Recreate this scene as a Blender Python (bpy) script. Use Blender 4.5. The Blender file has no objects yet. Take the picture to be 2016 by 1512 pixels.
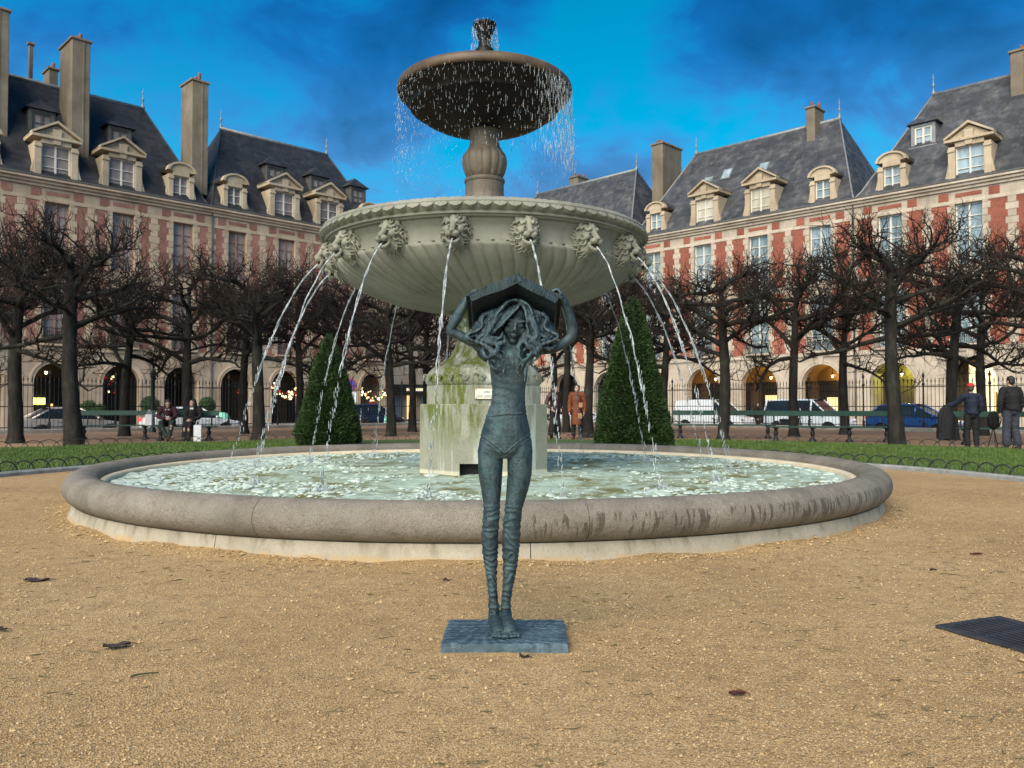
import bpy, bmesh, math, random
import numpy as np
from mathutils import Vector, Matrix, Euler

random.seed(11)
rng = np.random.default_rng(11)
SC = bpy.context.scene
COL = SC.collection
PI = math.pi
R = math.radians

# ------------------------------------------------------------------ camera
cam_d = bpy.data.cameras.new("camera")
cam_d.sensor_width = 36.0
cam_d.lens = 28.57
cam_d.clip_start = 0.05
cam_d.clip_end = 2000
cam = bpy.data.objects.new("camera", cam_d)
cam.location = (0, 0, 1.1)
cam.rotation_euler = (R(91.5), 0, 0)
cam_d.dof.use_dof = True
cam_d.dof.focus_distance = 5.2
cam_d.dof.aperture_fstop = 5.6
COL.objects.link(cam)
SC.camera = cam

# ------------------------------------------------------------------ sky and sun
SUN_EL, SUN_AZ = 36.0, 205.0            # compass style azimuth, 0 = +Y, clockwise
W = bpy.data.worlds.new("World")
SC.world = W
W.use_nodes = True
wn, wl = W.node_tree.nodes, W.node_tree.links
wn.clear()
wo = wn.new("ShaderNodeOutputWorld")
bg = wn.new("ShaderNodeBackground")
bg.inputs["Strength"].default_value = 0.070
sky = wn.new("ShaderNodeTexSky")
sky.sky_type = 'NISHITA'
sky.sun_disc = False
sky.sun_elevation = R(SUN_EL)
sky.sun_rotation = R(SUN_AZ)
sky.air_density = 1.0
sky.dust_density = 0.3
sky.ozone_density = 2.0
tc = wn.new("ShaderNodeTexCoord")
sep = wn.new("ShaderNodeSeparateXYZ")
wl.new(tc.outputs["Generated"], sep.inputs[0])


def wmath(op, a, b=None, c=None):
    n = wn.new("ShaderNodeMath"); n.operation = op
    for i, s in enumerate((a, b, c)):
        if s is None:
            continue
        if isinstance(s, (int, float)):
            n.inputs[i].default_value = s
        else:
            wl.new(s, n.inputs[i])
    return n.outputs[0]


def wmix(f, a, b, mode='MIX'):
    n = wn.new("ShaderNodeMix"); n.data_type = 'RGBA'; n.blend_type = mode
    for i, s in ((0, f), (6, a), (7, b)):
        if isinstance(s, (int, float)):
            n.inputs[i].default_value = s
        elif isinstance(s, tuple):
            n.inputs[i].default_value = (*s, 1)
        else:
            wl.new(s, n.inputs[i])
    return n.outputs[2]


def wramp(f, stops):
    n = wn.new("ShaderNodeValToRGB")
    el = n.color_ramp.elements
    while len(el) < len(stops):
        el.new(0.5)
    for e, (p, c) in zip(el, stops):
        e.position = p
        e.color = (*c, 1) if isinstance(c, tuple) else (c, c, c, 1)
    wl.new(f, n.inputs[0])
    return n.outputs[0]


# clouds lie on a plane high above: direction divided by its height
zc = wmath('ADD', wmath('MAXIMUM', sep.outputs[2], 0.0), 0.42)
cv = wn.new("ShaderNodeCombineXYZ")
wl.new(wmath('DIVIDE', sep.outputs[0], zc), cv.inputs[0])
wl.new(wmath('DIVIDE', sep.outputs[1], zc), cv.inputs[1])
cv.inputs[2].default_value = 15.3


def wnoise(scale, detail, rough, dist=0.0):
    n = wn.new("ShaderNodeTexNoise")
    n.inputs["Scale"].default_value = scale
    n.inputs["Detail"].default_value = detail
    n.inputs["Roughness"].default_value = rough
    n.inputs["Distortion"].default_value = dist
    wl.new(cv.outputs[0], n.inputs["Vector"])
    return n.outputs["Fac"]


n_big = wnoise(1.9, 5, 0.5, 0.3)
n_fine = wnoise(5.0, 8, 0.58, 0.4)
hsv = wn.new("ShaderNodeHueSaturation")
hsv.inputs["Hue"].default_value = 0.487
hsv.inputs["Saturation"].default_value = 1.75
hsv.inputs["Value"].default_value = 1.0
wl.new(sky.outputs[0], hsv.inputs["Color"])
grade = wmix(1.0, hsv.outputs[0], (0.12, 0.62, 0.52), 'MULTIPLY')
# thick slate blue cloud, paler and greyer towards the horizon where there is more air in front of it
cloud = wramp(sep.outputs[2], [(0.0, (0.55, 1.30, 2.4)), (0.26, (0.30, 1.10, 2.4)), (0.33, (0.13, 0.90, 2.3)), (0.39, (0.035, 0.68, 2.0)), (0.46, (0.012, 0.46, 1.5)), (0.70, (0.010, 0.34, 1.15))])
cov = wmath('MULTIPLY_ADD', n_fine, 0.45, wmath('MULTIPLY', n_big, 0.75))
fac = wmath('MAXIMUM', wramp(cov, [(0.52, 0.0), (0.64, 1.0)]), wramp(sep.outputs[2], [(0.02, 0.9), (0.16, 0.0)]))
darker = wramp(cov, [(0.55, 1.22), (0.78, 0.42)])
cloud = wmix(1.0, cloud, darker, 'MULTIPLY')
wl.new(wmix(fac, grade, cloud), bg.inputs["Color"])
wl.new(bg.outputs[0], wo.inputs[0])

sun_d = bpy.data.lights.new("sun", 'SUN')
sun_d.energy = 1.5
sun_d.angle = R(62)
sun_d.color = (1.0, 0.885, 0.72)
sun = bpy.data.objects.new("sun", sun_d)
_d = Vector((math.sin(R(SUN_AZ)) * math.cos(R(SUN_EL)), math.cos(R(SUN_AZ)) * math.cos(R(SUN_EL)), math.sin(R(SUN_EL))))
sun.rotation_euler = _d.to_track_quat('Z', 'Y').to_euler()
sun.location = (-20, -20, 40)
COL.objects.link(sun)

SC.view_settings.view_transform = 'Standard'
SC.view_settings.look = 'None'
SC.view_settings.exposure = 2.12
SC.view_settings.gamma = 1.0
SC.view_settings.use_curve_mapping = False


# ------------------------------------------------------------------ helpers: objects
def link(o, parent=None):
    COL.objects.link(o)
    if parent is not None:
        o.parent = parent
    return o


def tag(o, label, cat, group=None):
    o['label'] = label
    o['category'] = cat
    if group:
        o['group'] = group
    return o


def thing(name, label, cat, loc=(0, 0, 0), rz=0.0, group=None):
    o = bpy.data.objects.new(name, None)
    o.empty_display_size = 0.2
    o.location = loc
    o.rotation_euler = (0, 0, rz)
    link(o)
    return tag(o, label, cat, group)


def mesh_of(name, verts, faces, mats, smooth=False, midx=None):
    me = bpy.data.meshes.new(name)
    me.from_pydata([tuple(v) for v in verts], [], [tuple(int(i) for i in f) for f in faces])
    for m in (mats if isinstance(mats, (list, tuple)) else [mats]):
        me.materials.append(m)
    if midx is not None:
        me.polygons.foreach_set("material_index", np.asarray(midx, dtype=np.int32))
    if smooth:
        me.polygons.foreach_set("use_smooth", np.ones(len(me.polygons), dtype=bool))
    me.update()
    return me


def put(name, me, parent=None, loc=None, rot=None, scale=None):
    o = bpy.data.objects.new(name, me)
    if loc is not None:
        o.location = loc
    if rot is not None:
        o.rotation_euler = rot
    if scale is not None:
        o.scale = scale
    return link(o, parent)


def copy_tree(o, parent=None):
    c = o.copy()
    link(c)
    if parent is not None:
        c.parent = parent
    for ch in list(o.children):
        copy_tree(ch, c)
    return c


class MB:
    """collects shapes, builds ONE mesh object"""
    def __init__(s):
        s.v, s.f, s.m = [], [], []
        s.cur = 0

    def add(s, verts, faces):
        b = len(s.v)
        s.v.extend([tuple(float(q) for q in p) for p in verts])
        for f in faces:
            s.f.append(tuple(int(i) + b for i in f))
            s.m.append(s.cur)
        return s

    def box(s, x0, x1, y0, y1, z0, z1):
        v = [(x0, y0, z0), (x1, y0, z0), (x1, y1, z0), (x0, y1, z0), (x0, y0, z1), (x1, y0, z1), (x1, y1, z1), (x0, y1, z1)]
        return s.add(v, [(3, 2, 1, 0), (4, 5, 6, 7), (0, 1, 5, 4), (1, 2, 6, 5), (2, 3, 7, 6), (3, 0, 4, 7)])

    def bevbox(s, x0, x1, y0, y1, z0, z1, b=0.01):
        """box with chamfered edges"""
        vs = []
        for sx in (0, 1):
            for sy in (0, 1):
                for sz in (0, 1):
                    X = (x0, x1)[sx]; Y = (y0, y1)[sy]; Z = (z0, z1)[sz]
                    dx = b if sx == 0 else -b; dy = b if sy == 0 else -b; dz = b if sz == 0 else -b
                    vs += [(X, Y + dy, Z + dz), (X + dx, Y, Z + dz), (X + dx, Y + dy, Z)]
        bm = bmesh.new()
        for p in vs:
            bm.verts.new(p)
        r = bmesh.ops.convex_hull(bm, input=bm.verts)
        bm.verts.index_update()
        s.add([v.co[:] for v in bm.verts], [[v.index for v in f.verts] for f in bm.faces])
        bm.free()
        return s

    def prism(s, poly, y0, y1):
        """poly in x,z (counter clockwise seen from -y), extruded from y0 to y1"""
        n = len(poly)
        v = [(x, y0, z) for x, z in poly] + [(x, y1, z) for x, z in poly]
        f = [tuple(range(n)), tuple(range(2 * n - 1, n - 1, -1))]
        for i in range(n):
            j = (i + 1) % n
            f.append((j, i, n + i, n + j))
        return s.add(v, f)

    def tube(s, pts, rad, n=8, cap=True, flat=1.0):
        P = np.asarray(pts, float)
        k = len(P)
        rad = np.broadcast_to(np.asarray(rad, float), (k,))
        T = np.gradient(P, axis=0)
        T /= np.linalg.norm(T, axis=1)[:, None] + 1e-12
        up = np.array([0, 0, 1.0]) if abs(T[0][2]) < 0.9 else np.array([1.0, 0, 0])
        u = np.cross(up, T[0]); u /= np.linalg.norm(u) + 1e-12
        an = np.arange(n) * 2 * PI / n
        vs, fs = [], []
        for i in range(k):
            u = u - T[i] * np.dot(u, T[i]); u /= np.linalg.norm(u) + 1e-12
            w = np.cross(T[i], u)
            for a in an:
                vs.append(P[i] + rad[i] * (math.cos(a) * u + flat * math.sin(a) * w))
        for i in range(k - 1):
            for j in range(n):
                a = i * n + j; b = i * n + (j + 1) % n
                fs.append((a, b, b + n, a + n))
        if cap:
            fs.append(tuple(range(n - 1, -1, -1)))
            fs.append(tuple(range((k - 1) * n, k * n)))
        return s.add(vs, fs)

    def loft(s, rings, n=16, cap=True):
        """rings: (cx, cy, z, half x, half y)"""
        vs, fs = [], []
        for cx, cy, z, hx, hy in rings:
            for j in range(n):
                a = 2 * PI * j / n
                vs.append((cx + hx * math.cos(a), cy + hy * math.sin(a), z))
        k = len(rings)
        for i in range(k - 1):
            for j in range(n):
                a = i * n + j; b = i * n + (j + 1) % n
                fs.append((a, b, b + n, a + n))
        if cap:
            fs.append(tuple(range(n - 1, -1, -1)))
            fs.append(tuple(range((k - 1) * n, k * n)))
        return s.add(vs, fs)

    def lathe(s, prof, n=48, a0=0.0, a1=2 * PI, c=(0, 0), closed=False):
        """prof: list of (r, z)"""
        full = abs(a1 - a0 - 2 * PI) < 1e-6
        m = n if full else n + 1
        vs, fs = [], []
        for i in range(m):
            a = a0 + (a1 - a0) * i / n
            for r, z in prof:
                vs.append((c[0] + r * math.cos(a), c[1] + r * math.sin(a), z))
        k = len(prof)
        kk = k if closed else k - 1
        for i in range(n):
            i2 = (i + 1) % m
            for j in range(kk):
                j2 = (j + 1) % k
                fs.append((i * k + j, i2 * k + j, i2 * k + j2, i * k + j2))
        if closed and not full:
            fs.append(tuple(range(k - 1, -1, -1)))
            fs.append(tuple(range(n * k, n * k + k)))
        return s.add(vs, fs)

    def ball(s, c, r, nu=12, nv=8, rot=None):
        rx, ry, rz = (r, r, r) if isinstance(r, (int, float)) else r
        vs = [(0, 0, -1)]
        for i in range(1, nv):
            t = -PI / 2 + PI * i / nv
            for j in range(nu):
                a = 2 * PI * j / nu
                vs.append((math.cos(t) * math.cos(a), math.cos(t) * math.sin(a), math.sin(t)))
        vs.append((0, 0, 1))
        fs = []
        for j in range(nu):
            fs.append((0, 1 + (j + 1) % nu, 1 + j))
        for i in range(nv - 2):
            for j in range(nu):
                a = 1 + i * nu + j; b = 1 + i * nu + (j + 1) % nu
                fs.append((a, b, b + nu, a + nu))
        L = len(vs) - 1
        for j in range(nu):
            fs.append((1 + (nv - 2) * nu + j, 1 + (nv - 2) * nu + (j + 1) % nu, L))
        M3 = Matrix.Identity(3) if rot is None else Euler(rot).to_matrix()
        out = []
        for x, y, z in vs:
            p = M3 @ Vector((x * rx, y * ry, z * rz))
            out.append((p.x + c[0], p.y + c[1], p.z + c[2]))
        return s.add(out, fs)

    def xform(s, mat, start=0):
        for i in range(start, len(s.v)):
            s.v[i] = tuple(mat @ Vector(s.v[i]))
        return s

    def mesh(s, name, mats, smooth=False):
        return mesh_of(name, s.v, s.f, mats, smooth, s.m)

    def build(s, name, mats, parent=None, smooth=False, loc=None, rot=None):
        return put(name, s.mesh(name, mats, smooth), parent, loc, rot)


def sharp(me, deg=35):
    """smooth shading with hard creases"""
    bm = bmesh.new(); bm.from_mesh(me)
    for f in bm.faces:
        f.smooth = True
    for e in bm.edges:
        if len(e.link_faces) == 2:
            e.smooth = e.calc_face_angle(0) < R(deg)
        else:
            e.smooth = True
    bm.to_mesh(me); bm.free()
    return me


def remesh(mb, voxel, smooth_it=2):
    """fuse overlapping closed shapes into one continuous skin, returns (verts, faces)"""
    me = mesh_of("tmp", mb.v, mb.f, [], False)
    o = bpy.data.objects.new("tmp", me)
    COL.objects.link(o)
    m = o.modifiers.new("r", 'REMESH'); m.mode = 'VOXEL'; m.voxel_size = voxel; m.use_smooth_shade = True
    if smooth_it:
        q = o.modifiers.new("s", 'SMOOTH'); q.iterations = smooth_it; q.factor = 0.5
    dg = bpy.context.evaluated_depsgraph_get()
    ev = o.evaluated_get(dg)
    em = ev.to_mesh()
    nv = len(em.vertices)
    co = np.empty(nv * 3); em.vertices.foreach_get("co", co); co = co.reshape(-1, 3)
    no = np.empty(nv * 3); em.vertices.foreach_get("normal", no); no = no.reshape(-1, 3)
    fs = [tuple(p.vertices) for p in em.polygons]
    ev.to_mesh_clear()
    bpy.data.objects.remove(o); bpy.data.meshes.remove(me)
    return co, no, fs


def tri_soup(name, V, mats, parent=None, k=3, smooth=False):
    """V: (n,k,3) loose faces as one mesh"""
    n = len(V)
    me = bpy.data.meshes.new(name)
    me.vertices.add(n * k)
    me.vertices.foreach_set("co", np.ascontiguousarray(V, dtype=np.float32).ravel())
    me.loops.add(n * k)
    me.loops.foreach_set("vertex_index", np.arange(n * k, dtype=np.int32))
    me.polygons.add(n)
    me.polygons.foreach_set("loop_start", np.arange(0, n * k, k, dtype=np.int32))
    me.materials.append(mats)
    me.update(calc_edges=True)
    me.validate()
    return put(name, me, parent)


def np_mesh(name, V, F, mat, smooth=False):
    """V (n,3), F (m,k) arrays"""
    V = np.ascontiguousarray(V, dtype=np.float32); F = np.ascontiguousarray(F, dtype=np.int32)
    k = F.shape[1]
    me = bpy.data.meshes.new(name)
    me.vertices.add(len(V)); me.vertices.foreach_set("co", V.ravel())
    me.loops.add(F.size); me.loops.foreach_set("vertex_index", F.ravel())
    me.polygons.add(len(F)); me.polygons.foreach_set("loop_start", np.arange(0, F.size, k, dtype=np.int32))
    if smooth:
        me.polygons.foreach_set("use_smooth", np.ones(len(F), dtype=bool))
    me.materials.append(mat)
    me.update(calc_edges=True)
    me.validate()
    return me


# value noise for shapes
_perm = np.random.default_rng(5).random(65536)


def vnoise(p, scale=1.0, seed=0):
    """p (n,3) -> (n,) in -1..1"""
    q = np.asarray(p, float) * scale + 1000.0
    i = np.floor(q).astype(np.int64); f = q - i
    f = f * f * (3 - 2 * f)
    r = 0
    for dx in (0, 1):
        for dy in (0, 1):
            for dz in (0, 1):
                h = ((i[:, 0] + dx) * 73856093 ^ (i[:, 1] + dy) * 19349663 ^ (i[:, 2] + dz) * 83492791 ^ seed * 2654435761) & 65535
                w = (f[:, 0] if dx else 1 - f[:, 0]) * (f[:, 1] if dy else 1 - f[:, 1]) * (f[:, 2] if dz else 1 - f[:, 2])
                r = r + w * _perm[h]
    return r * 2 - 1


def fbm(p, scale=1.0, octv=4, seed=0):
    a, r = 1.0, 0
    for k in range(octv):
        r = r + a * vnoise(p, scale * 2 ** k, seed + k)
        a *= 0.5
    return r / 1.9


def bez(pts, n=12):
    """smooth curve through points (Catmull-Rom)"""
    P = np.asarray(pts, float)
    P = np.vstack([2 * P[0] - P[1], P, 2 * P[-1] - P[-2]])
    out = []
    for i in range(1, len(P) - 2):
        for k in range(n):
            t = k / n
            a, b, c, d = P[i - 1], P[i], P[i + 1], P[i + 2]
            out.append(0.5 * ((2 * b) + (-a + c) * t + (2 * a - 5 * b + 4 * c - d) * t * t + (-a + 3 * b - 3 * c + d) * t ** 3))
    out.append(P[-2])
    return np.array(out)


# ------------------------------------------------------------------ helpers: materials
class NT:
    def __init__(s, name):
        s.mat = bpy.data.materials.new(name)
        s.mat.use_nodes = True
        s.n, s.l = s.mat.node_tree.nodes, s.mat.node_tree.links
        s.b = s.n["Principled BSDF"]
        s._obj = None

    def set(s, sock, v):
        if isinstance(v, (int, float)):
            sock.default_value = v
        elif isinstance(v, tuple):
            sock.default_value = (*v, 1) if len(v) == 3 and sock.type == 'RGBA' else v
        else:
            s.l.new(v, sock)

    def obj(s):
        if s._obj is None:
            s._obj = s.n.new("ShaderNodeTexCoord").outputs["Object"]
        return s._obj

    def pos(s):
        return s.n.new("ShaderNodeNewGeometry").outputs["Position"]

    def mapv(s, v, scale=(1, 1, 1), loc=(0, 0, 0)):
        m = s.n.new("ShaderNodeMapping")
        m.inputs["Scale"].default_value = scale
        m.inputs["Location"].default_value = loc
        s.l.new(v, m.inputs[0])
        return m.outputs[0]

    def noise(s, scale, detail=4, rough=0.55, v=None, dist=0.0, out="Fac"):
        n = s.n.new("ShaderNodeTexNoise")
        n.inputs["Scale"].default_value = scale
        n.inputs["Detail"].default_value = detail
        n.inputs["Roughness"].default_value = rough
        n.inputs["Distortion"].default_value = dist
        s.l.new(v if v is not None else s.obj(), n.inputs["Vector"])
        return n.outputs[out]

    def voro(s, scale, v=None, out="Distance", feature='F1'):
        n = s.n.new("ShaderNodeTexVoronoi")
        n.feature = feature
        n.inputs["Scale"].default_value = scale
        s.l.new(v if v is not None else s.obj(), n.inputs["Vector"])
        return n.outputs[out]

    def wave(s, scale, dist=0.0, v=None, kind='BANDS', dirn='Z', dscale=1.0, detail=2):
        n = s.n.new("ShaderNodeTexWave")
        n.wave_type = kind
        if kind == 'BANDS':
            n.bands_direction = dirn
        n.inputs["Scale"].default_value = scale
        n.inputs["Distortion"].default_value = dist
        n.inputs["Detail"].default_value = detail
        n.inputs["Detail Scale"].default_value = dscale
        s.l.new(v if v is not None else s.obj(), n.inputs["Vector"])
        return n.outputs["Fac"]

    def ramp(s, f, stops, interp='LINEAR'):
        n = s.n.new("ShaderNodeValToRGB")
        n.color_ramp.interpolation = interp
        el = n.color_ramp.elements
        while len(el) < len(stops):
            el.new(0.5)
        for e, (p, c) in zip(el, stops):
            e.position = p
            e.color = (*c, 1) if isinstance(c, tuple) else (c, c, c, 1)
        s.l.new(f, n.inputs[0])
        return n.outputs[0]

    def mix(s, f, a, b, mode='MIX'):
        n = s.n.new("ShaderNodeMix"); n.data_type = 'RGBA'; n.blend_type = mode
        s.set(n.inputs[0], f); s.set(n.inputs[6], a); s.set(n.inputs[7], b)
        return n.outputs[2]

    def math(s, op, a, b=None, c=None):
        n = s.n.new("ShaderNodeMath"); n.operation = op
        for i, q in enumerate((a, b, c)):
            if q is not None:
                s.set(n.inputs[i], q)
        return n.outputs[0]

    def sepxyz(s, v):
        n = s.n.new("ShaderNodeSeparateXYZ"); s.l.new(v, n.inputs[0])
        return n.outputs

    def comb(s, x, y, z):
        n = s.n.new("ShaderNodeCombineXYZ")
        for i, q in enumerate((x, y, z)):
            s.set(n.inputs[i], q)
        return n.outputs[0]

    def rnd(s):
        return s.n.new("ShaderNodeObjectInfo").outputs["Random"]

    def bump(s, h, strength=0.3, dist=0.02, prev=None):
        n = s.n.new("ShaderNodeBump")
        n.inputs["Strength"].default_value = strength
        n.inputs["Distance"].default_value = dist
        s.l.new(h, n.inputs["Height"])
        if prev is not None:
            s.l.new(prev, n.inputs["Normal"])
        return n.outputs[0]

    def done(s, color=None, rough=None, normal=None, metal=None, spec=None):
        for k, v in (("Base Color", color), ("Roughness", rough), ("Normal", normal), ("Metallic", metal), ("Specular IOR Level", spec)):
            if v is not None:
                s.set(s.b.inputs[k], v)
        return s.mat


def dk(c, k):
    return tuple(max(0.0, min(1.0, q * k)) for q in c)


def M(name, base, rough=0.75, var=0.18, scale=3.0, bump=0.15, bscale=40.0, metal=0.0, spec=0.4, rndv=0.0, bdist=0.01):
    t = NT(name)
    col = t.ramp(t.noise(scale, 6, 0.6), [(0.3, dk(base, 1 - var)), (0.7, dk(base, 1 + var))])
    if rndv:
        col = t.mix(1.0, col, t.ramp(t.rnd(), [(0, 1 - rndv), (1, 1 + rndv)]), 'MULTIPLY')
    nrm = t.bump(t.noise(bscale, 4, 0.6), bump, bdist) if bump else None
    rg = t.ramp(t.noise(scale * 2.3, 3), [(0.3, max(0, rough - 0.08)), (0.7, min(1, rough + 0.08))])
    return t.done(col, rg, nrm, metal, spec)


def emit(name, col, strength, base=None):
    t = NT(name)
    t.done(base or col, 0.6)
    t.b.inputs["Emission Color"].default_value = (*col, 1)
    t.b.inputs["Emission Strength"].default_value = strength
    return t.mat
# ================================================================== THE GROUND
FC = (-0.35, 10.30)                     # the fountain's axis
FCV = (FC[0], FC[1], 0.0)
STREET = -0.45

# --- golden sandy gravel
t = NT("sandy_gravel")
P = t.pos()
big = t.noise(0.55, 5, 0.6, P)
mid = t.noise(9.0, 5, 0.65, P)
fine = t.noise(150.0, 3, 0.7, P)
grain = t.voro(150.0, P, "Color")
gr = t.sepxyz(grain)[0]
c0 = t.ramp(big, [(0.30, (0.46, 0.288, 0.130)), (0.5, (0.61, 0.398, 0.186)), (0.70, (0.69, 0.472, 0.243))])
c1 = t.mix(t.ramp(mid, [(0.42, 0.0), (0.72, 0.6)]), c0, (0.25, 0.165, 0.085))
c2 = t.mix(t.ramp(gr, [(0.0, 0.75), (0.30, 0.0)]), c1, (0.13, 0.085, 0.045))
c3 = t.mix(t.ramp(gr, [(0.76, 0.0), (1.0, 0.75)]), c2, (0.70, 0.56, 0.36))
c4 = t.mix(t.ramp(fine, [(0.38, 0.55), (0.58, 0.0)]), c3, (0.15, 0.095, 0.05))
rake = t.noise(1.0, 4, 0.65, t.mapv(P, (5.0, 34.0, 1.0)), 0.8)
c4 = t.mix(t.ramp(rake, [(0.53, 0.0), (0.70, 0.45)]), c4, (0.26, 0.18, 0.095))
# farther off it turns reddish brown
far = t.ramp(t.math('DIVIDE', t.sepxyz(P)[1], 60.0), [(0.30, 0.0), (0.40, 1.0)])
damp = t.noise(1.7, 5, 0.62, P, 0.6)
c4 = t.mix(t.ramp(damp, [(0.54, 0.0), (0.68, 0.5)]), c4, (0.34, 0.225, 0.11))
c5 = t.mix(far, c4, (0.30, 0.19, 0.125))
nb = t.bump(t.voro(150.0, P), 0.8, 0.008)
nb = t.bump(t.noise(45.0, 4, 0.65, P), 0.55, 0.012, nb)
nb = t.bump(t.noise(4.0, 4, 0.6, P), 0.25, 0.03, nb)
MAT_GRAVEL = t.done(c5, 0.93, nb, spec=0.15)

# garden level: one sheet inside the railings, the street lies lower and runs on to the horizon
FL, FR = 50.5, 51.2                     # the railings' lines  y - x = FL  and  x + y = FR
apex = ((FR - FL) / 2, (FR + FL) / 2)


def garden_sheet():
    # grid with soft unevenness, clipped by the two railing lines
    mb = MB()
    pts = [(-60, -9.5 - 0), (-60, -30), (62, -30), (62, -10.8), apex]
    nx = []
    # near field grid, fine
    xs = np.linspace(-9, 9, 181); ys = np.linspace(-1.0, 11.0, 121)
    X, Y = np.meshgrid(xs, ys, indexing='ij')
    p = np.stack([X.ravel(), Y.ravel(), np.zeros(X.size)], 1)
    edge = np.minimum.reduce([p[:, 0] + 9, 9 - p[:, 0], p[:, 1] + 1, 11 - p[:, 1]])
    z = (fbm(p, 0.9, 3, 3) * 0.012 + vnoise(p, 6.0, 8) * 0.004) * np.clip(edge, 0, 1)
    # the sand banks up a little against the basin
    d = np.hypot(p[:, 0] - FC[0], p[:, 1] - FC[1])
    z += 0.030 * np.exp(-((d - 4.62) / 0.13) ** 2) * np.clip(0.5 + 0.9 * vnoise(p, 1.9, 4) + 0.35 * vnoise(p, 7, 5), 0, 2)
    p[:, 2] = z
    n, m = X.shape
    idx = np.arange(n * m).reshape(n, m)
    F = np.stack([idx[:-1, :-1].ravel(), idx[1:, :-1].ravel(), idx[1:, 1:].ravel(), idx[:-1, 1:].ravel()], 1)
    V = [tuple(q) for q in p]
    Fs = [tuple(q) for q in F]
    b = len(V)
    V += [(-9, -1, 0), (9, -1, 0), (9, 11, 0), (-9, 11, 0), (-80, FL - 80, 0), (-80, -60, 0), (80, -60, 0), (80, FR - 80, 0), (apex[0], apex[1], 0)]
    a0, a1, a2, a3, w, w2, e2, e, ap = range(b, b + 9)
    Fs += [(w2, e2, a1, a0), (e2, e, a2, a1), (e, ap, a2), (ap, a3, a2), (ap, w, a3), (w, w2, a0, a3)]
    return mesh_of("gravel_ground", V, Fs, MAT_GRAVEL, True)


g = put("gravel_ground", garden_sheet()); g['kind'] = 'structure'

t = NT("asphalt_setts")
P = t.pos()
col = t.ramp(t.noise(1.2, 6, 0.6, P), [(0.3, (0.045, 0.043, 0.042)), (0.7, (0.085, 0.08, 0.076))])
br = t.n.new("ShaderNodeTexBrick")
t.l.new(t.mapv(P, (1, 1, 1)), br.inputs[0])
br.inputs["Scale"].default_value = 6.0
br.inputs["Color1"].default_value = (1, 1, 1, 1); br.inputs["Color2"].default_value = (0.75, 0.75, 0.75, 1); br.inputs["Mortar"].default_value = (0.4, 0.4, 0.4, 1)
MAT_STREET = t.done(t.mix(1.0, col, br.outputs[0], 'MULTIPLY'), 0.8, t.bump(br.outputs["Fac"], 0.4, 0.01))
mb = MB()
mb.add([(-700, -700, STREET), (700, -700, STREET), (700, 900, STREET), (-700, 900, STREET)], [(0, 1, 2, 3)])
g = mb.build("street", MAT_STREET); g['kind'] = 'structure'

MAT_KERB = M("kerb_granite", (0.30, 0.29, 0.27), 0.8, 0.2, 4, 0.3, 60)
# pavement in front of the arcades, a real step above the street
PAVE = STREET + 0.13
for nm, o, a in (("left", (-41.5, 40.0), PI / 4), ("right", (-4.0, 85.2), -PI / 4)):
    mb = MB()
    mb.bevbox(-10, 70, -2.6, 4.05, STREET - 0.1, PAVE, 0.02)
    g = mb.build("pavement", M("pavement_stone", (0.27, 0.255, 0.235), 0.8, 0.18, 0.8, 0.2, 30), None, loc=(o[0], o[1], 0), rot=(0, 0, a))
    g['kind'] = 'structure'

# --- ring of lawn round the fountain's gravel circle
R_IN, R_OUT = 7.85, 15.4
t = NT("lawn_soil")
P = t.pos()
MAT_LAWN = t.done(t.ramp(t.noise(6, 5, 0.6, P), [(0.3, (0.030, 0.060, 0.012)), (0.7, (0.065, 0.115, 0.022))]), 0.95, t.bump(t.noise(60, 3, 0.6, P), 0.6, 0.02))
mb = MB()
prof = [(R_IN + 0.05, 0.0), (R_IN + 0.08, 0.035), (R_IN + 0.5, 0.05)] + [(r, 0.05) for r in np.linspace(9, 15, 7)] + [(R_OUT - 0.08, 0.035), (R_OUT - 0.04, 0.0)]
mb.lathe(prof, 110, R(-14), R(194), c=FC)
g = mb.build("lawn", MAT_LAWN, None, True); g['kind'] = 'structure'

t = NT("grass_blades")
P = t.pos()
gc = t.ramp(t.noise(1.1, 4, 0.6, P), [(0.25, (0.032, 0.070, 0.012)), (0.5, (0.060, 0.115, 0.020)), (0.78, (0.10, 0.145, 0.035))])
gc = t.mix(t.ramp(t.noise(90, 1, 0.5, P), [(0.3, 0.0), (0.8, 0.55)]), gc, (0.14, 0.18, 0.05))
MAT_GRASS = t.done(gc, 0.6, spec=0.3)


def grass_blades(n=150000):
    ang = rng.uniform(0, 2 * PI, n * 3)
    rr = np.sqrt(rng.uniform((R_IN + 0.08) ** 2, (R_OUT - 0.08) ** 2, n * 3))
    x = FC[0] + rr * np.cos(ang); y = FC[1] + rr * np.sin(ang)
    u = x / np.maximum(y, 0.5)
    keep = (y > FC[1] - 1.5) & (((u < -0.22) & (u > -0.85)) | ((u > 0.16) & (u < 0.85)))
    x, y = x[keep][:n], y[keep][:n]
    k = len(x)
    h = rng.uniform(0.03, 0.075, k) * (1 + 0.4 * vnoise(np.stack([x, y, x * 0], 1), 1.3, 2))
    w = rng.uniform(0.004, 0.008, k) * (0.6 + y / 18)
    a = rng.uniform(0, PI, k)
    lx, ly = rng.normal(0, 0.025, k), rng.normal(0, 0.025, k)
    V = np.zeros((k, 3, 3))
    z0 = 0.042
    V[:, 0] = np.stack([x - w * np.cos(a), y - w * np.sin(a), np.full(k, z0)], 1)
    V[:, 1] = np.stack([x + w * np.cos(a), y + w * np.sin(a), np.full(k, z0)], 1)
    V[:, 2] = np.stack([x + lx, y + ly, z0 + h], 1)
    o = tri_soup("grass", V, MAT_GRASS)
    o['kind'] = 'stuff'


grass_blades()

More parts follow.
